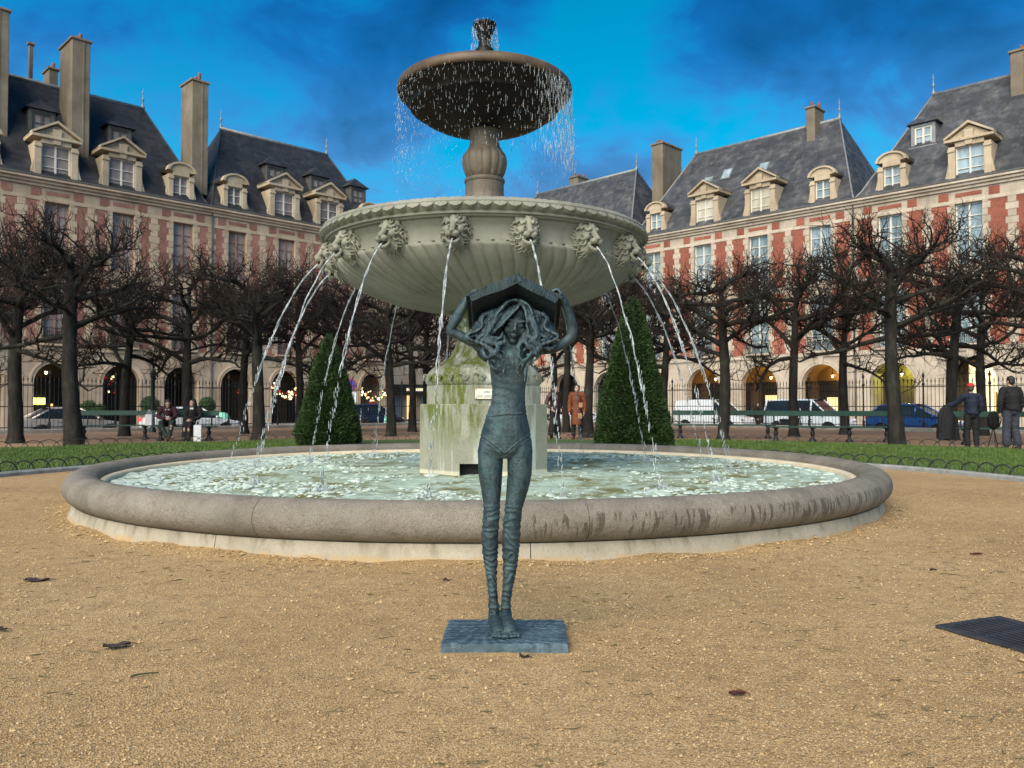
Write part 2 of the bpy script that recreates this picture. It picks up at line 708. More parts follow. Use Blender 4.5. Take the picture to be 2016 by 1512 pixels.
# --- low hoop edging on both sides of the ring
MAT_HOOP = M("edging_iron", (0.035, 0.045, 0.04), 0.55, 0.3, 20, 0.2, 80, metal=0.3)
MAT_EDGE_STONE = M("edging_stone", (0.25, 0.255, 0.25), 0.85, 0.25, 6, 0.4, 60)


def hoop_mesh(half, hgt, rad):
    mb = MB()
    pts = [(half * math.cos(a), 0, hgt * math.sin(a)) for a in np.linspace(PI, 0, 15)]
    pts = [(-half, 0, -0.06)] + pts + [(half, 0, -0.06)]
    mb.tube(pts, rad, 6)
    return mb.mesh("hoop", MAT_HOOP, True)


def edging(name_label, rad, a0, a1, pitch, hgt, thick, stone):
    root = thing("hoop_edging", name_label, "edging", (FC[0], FC[1], 0), 0)
    me = hoop_mesh(pitch * 0.72, hgt, thick)
    n = int(abs(a1 - a0) * rad / pitch)
    for i in range(n):
        a = a0 + (a1 - a0) * (i + 0.5) / n
        put("hoop", me, root, (rad * math.cos(a), rad * math.sin(a), 0.02 + 0.008 * (i % 2)), (rng.normal(0, 0.05), rng.normal(0, 0.03), a + PI / 2))
    if stone:
        mb = MB()
        mb.lathe([(rad - 0.09, -0.05), (rad - 0.09, 0.05), (rad - 0.06, 0.075), (rad + 0.03, 0.075), (rad + 0.05, 0.04), (rad + 0.05, -0.05)], max(8, int(n * 1.2)), min(a0, a1), max(a0, a1), closed=True)
        mb.build("edge_stone", MAT_EDGE_STONE, root)
    return root


# angles: 0 = +x, pi/2 = away from the camera
edging("low iron hoop edging with a stone kerb between the gravel and the right lawn", R_IN, R(-14), R(62), 0.29, 0.20, 0.011, True)
edging("low iron hoop edging along the near side of the left lawn", R_IN, R(112), R(194), 0.29, 0.20, 0.011, True)
edging("low thin hoop edging along the far side of the lawn, before the benches", R_OUT, R(15), R(168), 0.36, 0.20, 0.010, False)
# ================================================================== THE FOUNTAIN
WATER_Z = 0.27
fount = thing("fountain", "tall two-tiered stone fountain with lion heads spouting water into a round pool", "fountain", FCV)


def fc_angle(t):
    """(angle, height, radius) round the fountain's axis, from world position"""
    P = t.sepxyz(t.pos())
    dx = t.math('SUBTRACT', P[0], FC[0]); dy = t.math('SUBTRACT', P[1], FC[1])
    return t.math('ARCTAN2', dy, dx), P[2], dx, dy


# -- rim stone: brown grey worn concrete, wet drips on its right
t = NT("rim_stone")
ang, hz, dx, dy = fc_angle(t)
P = t.pos()
base = t.ramp(t.noise(2.2, 6, 0.62, P), [(0.3, (0.150, 0.132, 0.108)), (0.52, (0.228, 0.200, 0.166)), (0.75, (0.31, 0.275, 0.235))])
speck = t.noise(140, 2, 0.7, P)
base = t.mix(t.ramp(speck, [(0.36, 0.75), (0.50, 0.0)]), base, (0.085, 0.068, 0.055))
base = t.mix(t.ramp(t.noise(11, 6, 0.75, P), [(0.53, 0.0), (0.66, 0.55)]), base, (0.12, 0.10, 0.078))
base = t.mix(t.ramp(t.noise(75, 3, 0.7, P), [(0.6, 0.0), (0.75, 0.5)]), base, (0.44, 0.37, 0.31))
# lichen-grey / weathering low down in patches
base = t.mix(t.ramp(t.noise(3.5, 5, 0.7, t.mapv(P, (1, 1, 0.35))), [(0.52, 0.0), (0.7, 0.6)]), base, (0.235, 0.22, 0.19))
wet_v = t.comb(t.math('MULTIPLY', ang, 95.0), t.math('MULTIPLY', hz, 3.2), 0.0)
wet = t.math('MULTIPLY_ADD', t.noise(1.0, 3, 0.5, wet_v, 0.9), 0.75, t.math('MULTIPLY', t.noise(6.0, 2, 0.5, t.comb(ang, 0.0, 7.0)), 0.25))
band = t.ramp(hz, [(0.14, 0.0), (0.20, 0.6), (0.27, 1.0), (0.335, 0.9), (0.355, 0.0)])
side = t.ramp(t.math('MULTIPLY_ADD', ang, 1 / (2 * PI), 0.5), [(0.255, 0.0), (0.262, 1.0), (0.45, 1.0), (0.485, 0.0)])   # from straight ahead to the right
wetm = t.math('MULTIPLY', t.math('MULTIPLY', t.ramp(wet, [(0.525, 0.0), (0.55, 1.0)]), band), side)
col = t.mix(t.math('MULTIPLY', wetm, 0.8), base, (0.060, 0.048, 0.034))
base_low = t.ramp(hz, [(0.13, 0.55), (0.22, 0.0)])
col = t.mix(t.math('MULTIPLY', base_low, t.ramp(t.noise(3.0, 4, 0.6, P), [(0.35, 0.3), (0.65, 1.0)])), col, (0.17, 0.155, 0.09))
# a few thin old runs on the rest
run = t.noise(1.0, 3, 0.5, t.comb(t.math('MULTIPLY', ang, 55.0), t.math('MULTIPLY', hz, 2.0), 3.0))
col = t.mix(t.math('MULTIPLY', t.ramp(run, [(0.66, 0.0), (0.72, 0.55)]), t.ramp(hz, [(0.12, 1.0), (0.3, 0.5), (0.36, 0.0)])), col, (0.09, 0.08, 0.055))
rg = t.mix(wetm, (0.86, 0.86, 0.86), (0.5, 0.5, 0.5))
nb = t.bump(speck, 0.35, 0.006)
nb = t.bump(t.noise(24, 6, 0.72, P), 0.7, 0.022, nb)
MAT_RIM = t.done(col, t.sepxyz(rg)[0], nb, spec=0.3)

# -- pale base ring
t = NT("basin_base_stone")
P = t.pos()
ang, hz, dx, dy = fc_angle(t)
base = t.ramp(t.noise(1.6, 6, 0.65, P), [(0.3, (0.30, 0.265, 0.205)), (0.55, (0.385, 0.345, 0.275)), (0.75, (0.47, 0.43, 0.36))])
base = t.mix(t.ramp(t.noise(60, 3, 0.7, P), [(0.3, 0.5), (0.5, 0.0)]), base, (0.26, 0.22, 0.16))
run = t.noise(1.0, 4, 0.6, t.comb(t.math('MULTIPLY', ang, 40.0), t.math('MULTIPLY', hz, 3.0), 1.0))
base = t.mix(t.math('MULTIPLY', t.ramp(run, [(0.50, 0.0), (0.66, 0.8)]), t.ramp(hz, [(0.02, 0.1), (0.13, 1.0)])), base, (0.15, 0.135, 0.09))
base = t.mix(t.ramp(t.noise(5.0, 6, 0.7, P), [(0.52, 0.0), (0.68, 0.55)]), base, (0.23, 0.205, 0.16))
base = t.mix(t.math('MULTIPLY', t.ramp(t.noise(7, 4, 0.6, P), [(0.35, 0.0), (0.6, 1.0)]), t.ramp(hz, [(0.015, 1.0), (0.05, 0.0)])), base, (0.40, 0.28, 0.14))
MAT_BASE = t.done(base, 0.9, t.bump(t.noise(50, 5, 0.7, P), 0.5, 0.01), spec=0.2)

# -- inner wall, cream
MAT_INNER = M("pool_lining_cream", (0.62, 0.53, 0.38), 0.7, 0.15, 3, 0.2, 40)

# rim: 12 long curved stones butted together with fine joints
sec = []
rc, zc_, rr_, rz_ = 4.515, 0.275, 0.165, 0.150
for a in np.linspace(-112, 100, 26):
    sec.append((rc + rr_ * math.cos(R(a)), zc_ + rz_ * math.sin(R(a))))
sec += [(rc - 0.135, 0.395), (rc - 0.155, 0.365), (rc - 0.165, 0.325), (rc - 0.165, 0.135)]
NR = 12
span = 2 * PI / NR
gap = 0.0022 / rc
mb = MB()
mb.lathe(sec, 26, gap, span - gap, closed=True)
me = sharp(mb.mesh("rim_stone", MAT_RIM), 50)
for i in range(NR):
    put("rim_stone", me, fount, None, (0, 0, span * i + R(11)))
# base ring in long blocks too, batter towards the ground
mb = MB()
mb.lathe([(4.66, -0.06), (4.605, 0.03), (4.585, 0.128), (4.33, 0.128), (4.33, -0.06)], 26, gap * 1.5, span - gap * 1.5, closed=True)
me = sharp(mb.mesh("base_stone", MAT_BASE), 40)
for i in range(NR):
    put("base_stone", me, fount, None, (0, 0, span * i + R(6)))
mb = MB()
mb.lathe([(4.345, -0.02), (4.345, 0.325), (4.30, 0.322), (4.275, 0.30), (4.26, -0.02)], 160)
mb.build("pool_lining", MAT_INNER, fount, True)

# -- pedestal stone: green tinted grey, moss runs
t = NT("pedestal_stone")
ang, hz, dx, dy = fc_angle(t)
P = t.pos()
base = t.ramp(t.noise(2.0, 6, 0.65, P), [(0.3, (0.225, 0.225, 0.17)), (0.55, (0.30, 0.30, 0.235)), (0.75, (0.385, 0.385, 0.31))])
base = t.mix(t.ramp(t.noise(80, 3, 0.7, P), [(0.32, 0.55), (0.5, 0.0)]), base, (0.12, 0.12, 0.085))
# pale lime runs, then moss
lime = t.noise(1.0, 5, 0.6, t.mapv(P, (6.5, 6.5, 0.55)))
base = t.mix(t.ramp(lime, [(0.53, 0.0), (0.64, 0.8)]), base, (0.52, 0.55, 0.49))
mossn = t.noise(1.0, 6, 0.7, t.mapv(P, (7.5, 7.5, 1.15), (0.35, 0.2, 0)))
leftm = t.ramp(t.math('MULTIPLY_ADD', dx, 0.5, 0.5), [(0.08, 0.0), (0.14, 1.0), (0.48, 1.0), (0.56, 0.0)])
heightm = t.ramp(hz, [(0.55, 0.0), (0.80, 0.55), (1.05, 1.0), (1.62, 1.0)])
mm = t.math('MULTIPLY', t.math('MULTIPLY', t.ramp(mossn, [(0.45, 0.0), (0.54, 1.0)]), leftm), heightm)
base = t.mix(t.math('MULTIPLY', mm, 0.92), base, t.ramp(t.noise(70, 2, 0.6, P), [(0.3, (0.050, 0.066, 0.006)), (0.7, (0.155, 0.185, 0.022))]))
base = t.mix(t.ramp(hz, [(0.31, 0.75), (0.335, 0.0)]), base, (0.62, 0.58, 0.45))
nb = t.bump(t.noise(60, 4, 0.7, P), 0.45, 0.008)
nb = t.bump(mm, 0.5, 0.012, nb)
MAT_PED = t.done(base, 0.85, nb, spec=0.25)


def octagon(mb, apo, z0, z1, bevel=0.012, rot=0.0):
    """octagonal block, one face towards the camera, apothem apo"""
    k = 1 / math.cos(PI / 8)
    rings = []
    for a, z in ((apo, z0), (apo, z1 - bevel), (apo - bevel, z1)):
        rings.append([(a * k * math.cos(PI / 8 + i * PI / 4 + rot), a * k * math.sin(PI / 8 + i * PI / 4 + rot), z) for i in range(8)])
    vs = sum(rings, [])
    fs = []
    for r_ in range(2):
        for i in range(8):
            j = (i + 1) % 8
            fs.append((r_ * 8 + i, r_ * 8 + j, r_ * 8 + 8 + j, r_ * 8 + 8 + i))
    fs.append(tuple(range(16, 24)))
    fs.append(tuple(range(7, -1, -1)))
    mb.add(vs, fs)


# lower pedestal: octagon with a dark rectangular outlet hole in the front face (face at y = -0.78)
def pedestal():
    apo, z0, z1 = 0.78, 0.05, 1.115
    k = 1 / math.cos(PI / 8)
    V = [(apo * k * math.cos(PI / 8 + i * PI / 4), apo * k * math.sin(PI / 8 + i * PI / 4)) for i in range(8)]
    mb = MB()
    b = 0.014
    kin = (apo - b) / apo
    for i in range(8):
        p, q = V[i], V[(i + 1) % 8]
        front = (p[1] + q[1]) / 2 < -apo + 0.01
        if not front:
            mb.add([(*p, z0), (*q, z0), (*q, z1 - b), (*p, z1 - b)], [(0, 1, 2, 3)])
        else:
            x0, x1 = p[0], q[0]
            h0, h1, hz1 = -0.265, 0.225, 0.415
            y = -apo
            mb.add([(x0, y, z0), (h0, y, z0), (h0, y, hz1), (x0, y, hz1)], [(0, 1, 2, 3)])
            mb.add([(h1, y, z0), (x1, y, z0), (x1, y, hz1), (h1, y, hz1)], [(0, 1, 2, 3)])
            mb.add([(x0, y, hz1), (x1, y, hz1), (x1, y, z1 - b), (x0, y, z1 - b)], [(0, 1, 2, 3)])
            # recess
            yb = y + 0.35
            mb.add([(h0, y, z0), (h0, yb, z0), (h0, yb, hz1), (h0, y, hz1), (h1, y, z0), (h1, yb, z0), (h1, yb, hz1), (h1, y, hz1)],
                   [(0, 1, 2, 3), (7, 6, 5, 4), (3, 2, 6, 7), (1, 5, 6, 2)])
        mb.add([(*p, z1 - b), (*q, z1 - b), (q[0] * kin, q[1] * kin, z1), (p[0] * kin, p[1] * kin, z1)], [(0, 1, 2, 3)])
    mb.add([(x * kin, y * kin, z1) for x, y in V], [tuple(range(8))])
    return mb


pedestal().build("pedestal", MAT_PED, fount)
MAT_OUTLET_SHADE = M("outlet_shade", (0.012, 0.012, 0.011), 0.9, 0.1, 3, 0)
mb = MB(); mb.box(-0.262, 0.222, -0.66, -0.50, 0.06, 0.412); mb.build("outlet", MAT_OUTLET_SHADE, fount)  # black block in the recess, its colour stands for the shade inside
mb = MB(); octagon(mb, 0.70, 1.1152, 1.345); mb.build("pedestal_block", MAT_PED, fount)


# concave octagonal foot: roll with running scrolls, then sweeping up to the stem
def foot():
    prof = [(0.715, 1.347), (0.735, 1.37), (0.745, 1.41), (0.735, 1.455), (0.71, 1.50), (0.675, 1.545), (0.64, 1.575), (0.585, 1.595), (0.52, 1.635),
            (0.45, 1.70), (0.395, 1.78), (0.355, 1.88), (0.335, 1.98), (0.33, 2.07)]
    mb = MB()
    n = 96
    vs, fs = [], []
    for r, z in prof:
        oc = np.clip((1.75 - z) / 0.35, 0, 1)
        for j in range(n):
            a = 2 * PI * j / n
            s = ((a + PI / 8) % (PI / 4)) - PI / 8
            k = (1 / math.cos(s)) * oc * 0.97 + (1 - oc)
            rib = 0.012 * max(0, math.cos((s / (PI / 8)) * PI)) * -0.5
            vs.append((r * k * math.cos(a), r * k * math.sin(a), z))
    K = len(prof)
    for i in range(K - 1):
        for j in range(n):
            a = i * n + j; b = i * n + (j + 1) % n
            fs.append((a, b, b + n, a + n))
    mb.add(vs, fs)
    mb.lathe([(0.33, 2.065), (0.36, 2.08), (0.37, 2.10), (0.36, 2.125), (0.335, 2.14), (0.335, 2.17), (0.40, 2.20), (0.42, 2.225), (0.41, 2.25), (0.43, 2.27), (0.50, 2.285)], 64)
    return mb


put("pedestal_foot", sharp(foot().mesh("pedestal_foot", MAT_PED), 40), fount)
# running scroll ornaments on the roll: spirals
mb = MB()
sp = []
for k in range(26):
    a = k * 0.46
    r = 0.040 * (1 - k / 30)
    sp.append((r * math.cos(a), 0, r * math.sin(a)))
sp = [(-0.10, 0, 0.045), (-0.06, 0, 0.046), (0.0, 0, 0.043)][:2] + sp
mb.tube(sp, [0.009] * (len(sp) - 4) + [0.009, 0.009, 0.010, 0.012], 6)
scroll = mb.mesh("scroll", MAT_PED, True)
for i in range(8):
    a = i * PI / 4 - PI / 2
    for s in (-0.20, 0.0, 0.20):
        r = 0.742
        put("scroll", scroll, fount, (r * math.cos(a) - s * math.sin(a), r * math.sin(a) + s * math.cos(a), 1.43), (0, 0, a + PI / 2))

# plaque
MAT_ENAMEL = M("plaque_enamel", (0.72, 0.70, 0.60), 0.35, 0.08, 8, 0.03, 60)
MAT_RUST = M("plaque_rust_edge", (0.28, 0.13, 0.05), 0.7, 0.4, 40, 0.2, 100)
MAT_LETTER = M("plaque_letters", (0.10, 0.12, 0.11), 0.6, 0.2, 30, 0)
pl = thing("plaque", "white enamel plaque reading eau non potable, fixed to the fountain pedestal", "plaque", (FC[0] + 0.055, FC[1] - 0.7135, 1.235))
mb = MB(); mb.bevbox(-0.145, 0.145, -0.008, 0.008, -0.067, 0.067, 0.006); mb.build("plaque_edge", MAT_RUST, pl)
mb = MB(); mb.bevbox(-0.138, 0.138, -0.013, -0.0082, -0.060, 0.060, 0.003); mb.build("enamel_plate", MAT_ENAMEL, pl)
mb = MB()
for sx in (-1, 1):
    for sz in (-1, 1):
        mb.ball((sx * 0.126, -0.0135, sz * 0.049), 0.006, 8, 6)
mb.build("screw", MAT_RUST, pl)
for txt, z in (("eau", 0.012), ("non potable", -0.042)):
    cu = bpy.data.curves.new("lettering", 'FONT')
    cu.body = txt; cu.size = 0.052; cu.align_x = 'CENTER'; cu.shear = 0.25; cu.extrude = 0.0006
    cu.materials.append(MAT_LETTER)
    tmp = put("lettering", cu)
    me = bpy.data.meshes.new_from_object(tmp.evaluated_get(bpy.context.evaluated_depsgraph_get()))
    bpy.data.objects.remove(tmp)
    put("lettering", me, pl, (0, -0.0140, z), (PI / 2, 0, 0))

# -- bowl stone
t = NT("bowl_stone")
ang, hz, dx, dy = fc_angle(t)
P = t.pos()
base = t.ramp(t.noise(1.7, 6, 0.65, P), [(0.3, (0.185, 0.182, 0.150)), (0.55, (0.245, 0.242, 0.205)), (0.75, (0.305, 0.302, 0.262))])
base = t.mix(t.ramp(t.noise(1.0, 5, 0.65, t.mapv(P, (9, 9, 1.5))), [(0.55, 0.0), (0.72, 0.5)]), base, (0.155, 0.15, 0.105))
base = t.mix(t.ramp(t.noise(4.5, 5, 0.7, P), [(0.56, 0.0), (0.70, 0.35)]), base, (0.24, 0.255, 0.22))
base = t.mix(t.ramp(t.noise(95, 3, 0.7, P), [(0.30, 0.5), (0.46, 0.0)]), base, (0.14, 0.13, 0.09))
MAT_BOWL = t.done(base, 0.85, t.bump(t.noise(45, 5, 0.7, P), 0.4, 0.008), spec=0.25)

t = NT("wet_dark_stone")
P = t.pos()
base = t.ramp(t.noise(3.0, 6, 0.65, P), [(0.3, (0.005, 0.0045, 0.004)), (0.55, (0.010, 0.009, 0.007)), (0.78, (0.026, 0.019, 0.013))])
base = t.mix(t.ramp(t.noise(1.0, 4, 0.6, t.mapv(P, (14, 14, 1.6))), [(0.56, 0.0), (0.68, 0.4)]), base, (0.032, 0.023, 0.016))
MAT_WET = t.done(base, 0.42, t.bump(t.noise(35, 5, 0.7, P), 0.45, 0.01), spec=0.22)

t = NT("baluster_stone")
P = t.pos()
base = t.ramp(t.noise(2.4, 6, 0.65, P), [(0.3, (0.085, 0.070, 0.054)), (0.55, (0.15, 0.122, 0.092)), (0.78, (0.22, 0.18, 0.132))])
base = t.mix(t.ramp(t.noise(1.0, 4, 0.6, t.mapv(P, (16, 16, 1.4))), [(0.55, 0.0), (0.66, 0.6)]), base, (0.085, 0.075, 0.055))
MAT_BAL = t.done(base, 0.55, t.bump(t.noise(40, 5, 0.7, P), 0.4, 0.01), spec=0.4)

t = NT("upper_rim_stone")
P = t.pos()
base = t.ramp(t.noise(3.4, 6, 0.65, P), [(0.3, (0.055, 0.037, 0.024)), (0.7, (0.145, 0.098, 0.062))])
MAT_RIM2 = t.done(base, 0.5, t.bump(t.noise(60, 5, 0.7, P), 0.3, 0.008), spec=0.4)


def catm(pts, n=5):
    return [(p[0], p[1]) for p in bez([(a, b, 0) for a, b in pts], n)]


# lower bowl: fluted underside (48 carved gadroons swirling a little), plain frieze, hollow inside
NG = 72


def lower_bowl():
    prof = catm([(0.46, 2.275), (0.80, 2.315), (1.20, 2.405), (1.52, 2.525), (1.74, 2.655), (1.845, 2.77), (1.862, 2.825)], 6)
    top = catm([(1.835, 2.842), (1.828, 2.90), (1.845, 2.98), (1.895, 3.045)], 4)
    per = 12
    n = NG * per
    vs, fs = [], []
    allp = prof + [(1.835, 2.838)] + top + [(1.90, 3.06), (1.945, 3.065), (1.955, 3.085)]
    nb_ = len(prof)
    for i, (r, z) in enumerate(allp):
        for j in range(n):
            a = 2 * PI * j / n
            rr, aa, zz = r, a, z
            if i < nb_:
                f = i / (nb_ - 1)
                ph = ((j % per) + 0.5) / per                     # 0..1 across a gadroon
                q = abs(2 * ph - 1)
                bulge = 0.35 * q ** 2 + 0.65 * q ** 9
                amp = 0.034 * min(1, 0.25 + (r - 0.35) / 1.2)
                rr = r - amp * bulge; zz = z + 0.5 * amp * bulge
                # rounded head at the top of each gadroon
                if f > 0.86:
                    e = (f - 0.86) / 0.14
                    rr -= 0.028 * e ** 2 * (0.25 + q ** 2)
                aa = a + 0.20 * (1 - f) ** 1.3                   # swirl
            vs.append((rr * math.cos(aa), rr * math.sin(aa), zz))
    K = len(allp)
    for i in range(K - 1):
        for j in range(n):
            a = i * n + j; b = i * n + (j + 1) % n
            fs.append((a, b, b + n, a + n))
    mb = MB(); mb.add(vs, fs)
    return mb


put("lower_bowl", sharp(lower_bowl().mesh("lower_bowl", MAT_BOWL), 38), fount)
# bowl rim: moulded lip and hollow inside
mb = MB()
mb.lathe([(1.955, 3.084), (1.985, 3.086), (1.99, 3.10), (1.975, 3.115), (2.00, 3.135), (2.035, 3.175), (2.045, 3.205), (2.025, 3.235), (1.96, 3.245), (1.86, 3.235), (1.78, 3.18), (1.60, 3.10), (0.30, 3.05)], 192)
rim_o = put("bowl_rim", sharp(mb.mesh("bowl_rim", MAT_BOWL), 35), fount)


# tongue leaves round the rim
def rim_leaf():
    mb = MB()
    w, h = 0.069, 0.115
    nu, nv = 9, 6
    vs, fs = [], []
    for j in range(nv + 1):
        v = j / nv                                       # 0 top .. 1 tip
        half = w * (1.0 if v < 0.55 else math.sqrt(max(0.02, 1 - ((v - 0.55) / 0.45) ** 2)))
        for i in range(nu):
            u = i / (nu - 1) * 2 - 1
            x = u * half
            z = 0.075 - v * h
            bul = 0.020 * math.sqrt(max(0, 1 - u * u * 0.92)) * (1 - 0.55 * v ** 3) + 0.014 * v
            groove = -0.007 * math.exp(-(u / 0.13) ** 2)
            lip = 0.006 * (1 if abs(u) > 0.8 else 0)
            vs.append((x, -(bul + groove + lip), z))
    for j in range(nv):
        for i in range(nu - 1):
            a = j * nu + i
            fs.append((a, a + nu, a + nu + 1, a + 1))
    # close the back
    b = len(vs)
    vs += [(x, 0.030, z) for x, y, z in vs]
    ring = [i for i in range(nu)] + [j * nu + nu - 1 for j in range(1, nv + 1)] + [nv * nu + i for i in range(nu - 2, -1, -1)] + [j * nu for j in range(nv - 1, 0, -1)]
    for q in range(len(ring)):
        a, c = ring[q], ring[(q + 1) % len(ring)]
        fs.append((a, c, c + b, a + b))
    mb.add(vs, fs)
    return sharp(mb.mesh("rim_leaf", MAT_BOWL), 50)


leaf = rim_leaf()
NL = 84
for i in range(NL):
    a = 2 * PI * (i + 0.5) / NL
    o = put("rim_leaf", leaf, rim_o, (2.026 * math.cos(a), 2.026 * math.sin(a), 3.172), (R(-24), 0, a + PI / 2))


# lion head, facing -y
def lion():
    mb = MB()
    mb.ball((0, 0.03, -0.01), (0.125, 0.12, 0.165), 20, 14)                       # skull
    mb.tube([(0, -0.06, 0.105), (0, -0.095, 0.05), (0, -0.135, -0.01), (0, -0.165, -0.05)], [0.052, 0.040, 0.034, 0.036], 12)   # forehead and nose bridge
    mb.ball((0, -0.185, -0.052), (0.036, 0.022, 0.020), 10, 8)                    # nose
    for s in (-1, 1):
        mb.tube([(s * 0.012, -0.105, 0.058), (s * 0.050, -0.112, 0.066), (s * 0.088, -0.080, 0.045)], [0.018, 0.024, 0.018], 10)   # heavy brow
        mb.ball((s * 0.048, -0.092, 0.024), (0.020, 0.016, 0.013), 10, 8)         # eye
        mb.ball((s * 0.080, -0.070, -0.020), (0.042, 0.045, 0.045), 12, 10)       # cheek
        mb.ball((s * 0.042, -0.155, -0.082), (0.046, 0.045, 0.036), 14, 10)       # muzzle
        mb.tube([(s * 0.078, -0.115, -0.095), (s * 0.072, -0.120, -0.135), (s * 0.040, -0.135, -0.165)], [0.020, 0.018, 0.022], 8)
        mb.ball((s * 0.105, -0.01, 0.120), (0.036, 0.026, 0.036), 10, 8)          # ear
    mb.ball((0, -0.125, -0.172), (0.050, 0.045, 0.026), 14, 10)                   # chin
    mb.ball((0, 0.0, -0.13), (0.10, 0.085, 0.08), 14, 10)                         # throat
    rg = np.random.default_rng(3)
    for ring, (rad, y0, n, ln) in enumerate(((0.128, -0.040, 17, 0.06), (0.150, 0.005, 21, 0.07), (0.162, 0.05, 23, 0.075))):
        for i in range(n):
            a = 2 * PI * (i + 0.5 * ring) / n + rg.normal(0, 0.05)
            rx, rz = rad * 0.98, rad * 1.22
            d = np.array([math.cos(a), 0, math.sin(a)])
            if ring == 0 and d[2] < -0.6:
                continue
            p0 = np.array([rx * 0.74 * d[0], y0 - 0.025, rz * 0.74 * d[2] - 0.01])
            tv = np.array([-d[2], 0, d[0]]) * rg.choice([-1, 1]) * 0.022
            p1 = np.array([rx * d[0], y0 - 0.022, rz * d[2] - 0.015]) + tv
            p2 = np.array([rx * d[0], y0 + 0.012, rz * d[2] - 0.03]) + d * ln * 0.5 - tv
            mb.tube(bez([p0, p1, p2], 4), np.linspace(0.017, 0.006, 9), 6)
    mb.ball((0, 0.10, -0.02), (0.160, 0.10, 0.185), 18, 12)                       # root into the wall
    co, no, fs = remesh(mb, 0.0055, 0)
    co = co + no * (0.002 * vnoise(co, 70, 3))[:, None]
    return mesh_of("lion_head", co, fs, MAT_LION, True)


t = NT("lion_stone")
base = t.ramp(t.noise(9.0, 6, 0.7), [(0.3, (0.15, 0.155, 0.125)), (0.55, (0.255, 0.25, 0.20)), (0.75, (0.36, 0.345, 0.285))])
base = t.mix(1.0, base, t.ramp(t.rnd(), [(0, 0.85), (1, 1.1)]), 'MULTIPLY')
MAT_LION = t.done(base, 0.85, t.bump(t.noise(120, 4, 0.7), 0.4, 0.005), spec=0.25)
lion_me = lion()
MAT_MOUTH_SHADE = M("lion_mouth_shade", (0.015, 0.014, 0.012), 0.7, 0.1, 4, 0)
mb = MB(); mb.ball((0, -0.112, -0.128), (0.046, 0.05, 0.026), 12, 8)  # near-black ball, painted shade inside the open jaws
mouth_me = mb.mesh("mouth", MAT_MOUTH_SHADE, True)
HEADS = []
for i in range(16):
    th = R(-7.3 + 22.5 * i)                               # from the camera side, counter-clockwise to the right
    x, y = 1.90 * math.sin(th), -1.90 * math.cos(th)
    o = put("lion_head", lion_me, fount, (x, y, 2.935), (0, 0, th), (0.90, 1.0, 0.96))
    put("mouth", mouth_me, o)
    HEADS.append(th)

# baluster between the bowls
mb = MB()
mb.lathe(catm([(0.34, 3.04), (0.335, 3.45), (0.31, 3.60), (0.265, 3.70), (0.25, 3.76)], 4) + [(0.245, 3.765), (0.245, 3.92), (0.255, 3.93), (0.262, 3.95), (0.255, 3.975), (0.225, 3.985)], 56)
put("baluster_base", sharp(mb.mesh("baluster_base", MAT_BAL), 35), fount)


def baluster():
    prof = catm([(0.215, 3.985), (0.255, 4.05), (0.282, 4.14), (0.288, 4.22), (0.270, 4.285), (0.225, 4.345), (0.192, 4.42), (0.185, 4.51), (0.20, 4.61), (0.225, 4.70)], 5)
    n = 16 * 8
    vs, fs = [], []
    for r, z in prof:
        for j in range(n):
            a = 2 * PI * j / n
            q = abs(((j % 8) + 0.5) / 8 * 2 - 1)
            amp = 0.020 * max(0, min(1, (r - 0.20) / 0.05)) if z < 4.33 else 0.0
            rr = r - amp * q ** 3
            vs.append((rr * math.cos(a), rr * math.sin(a), z))
    for i in range(len(prof) - 1):
        for j in range(n):
            a = i * n + j; b = i * n + (j + 1) % n
            fs.append((a, b, b + n, a + n))
    mb = MB(); mb.add(vs, fs)
    return mb


put("baluster", sharp(baluster().mesh("baluster", MAT_BAL), 40), fount)
mb = MB()
mb.lathe([(0.22, 4.665), (0.245, 4.675), (0.252, 4.69), (0.245, 4.71), (0.225, 4.715), (0.235, 4.75), (0.26, 4.80)], 56)
put("baluster_collar", sharp(mb.mesh("baluster_collar", MAT_BAL), 35), fount)


# upper bowl, wet and dark underneath
def upper_bowl():
    prof = catm([(0.20, 4.50), (0.42, 4.52), (0.62, 4.575), (0.80, 4.665), (0.925, 4.76)], 5) + catm([(0.945, 4.765), (0.965, 4.81), (1.02, 4.875), (1.075, 4.945)], 4) + [(1.09, 4.95)]
    n = 32 * 6
    vs, fs = [], []
    for i, (r, z) in enumerate(prof):
        for j in range(n):
            a = 2 * PI * j / n
            q = abs(((j % 6) + 0.5) / 6 * 2 - 1)
            amp = 0.022 * max(0, min(1, (r - 0.2) / 0.5)) if r < 0.93 else 0
            rr = r - amp * q ** 3
            vs.append((rr * math.cos(a), rr * math.sin(a), z))
    for i in range(len(prof) - 1):
        for j in range(n):
            a = i * n + j; b = i * n + (j + 1) % n
            fs.append((a, b, b + n, a + n))
    mb = MB(); mb.add(vs, fs)
    return mb


put("upper_bowl", sharp(upper_bowl().mesh("upper_bowl", MAT_WET), 38), fount, (0, 0, 0.10))
mb = MB()
mb.lathe(catm([(1.088, 4.948), (1.108, 4.965), (1.116, 5.00), (1.108, 5.04), (1.075, 5.075), (1.02, 5.09), (0.97, 5.085)], 4) + [(0.90, 5.02), (0.6, 4.93), (0.15, 4.90)], 128)
put("upper_rim", sharp(mb.mesh("upper_rim", MAT_RIM2), 40), fount, (0, 0, 0.10))
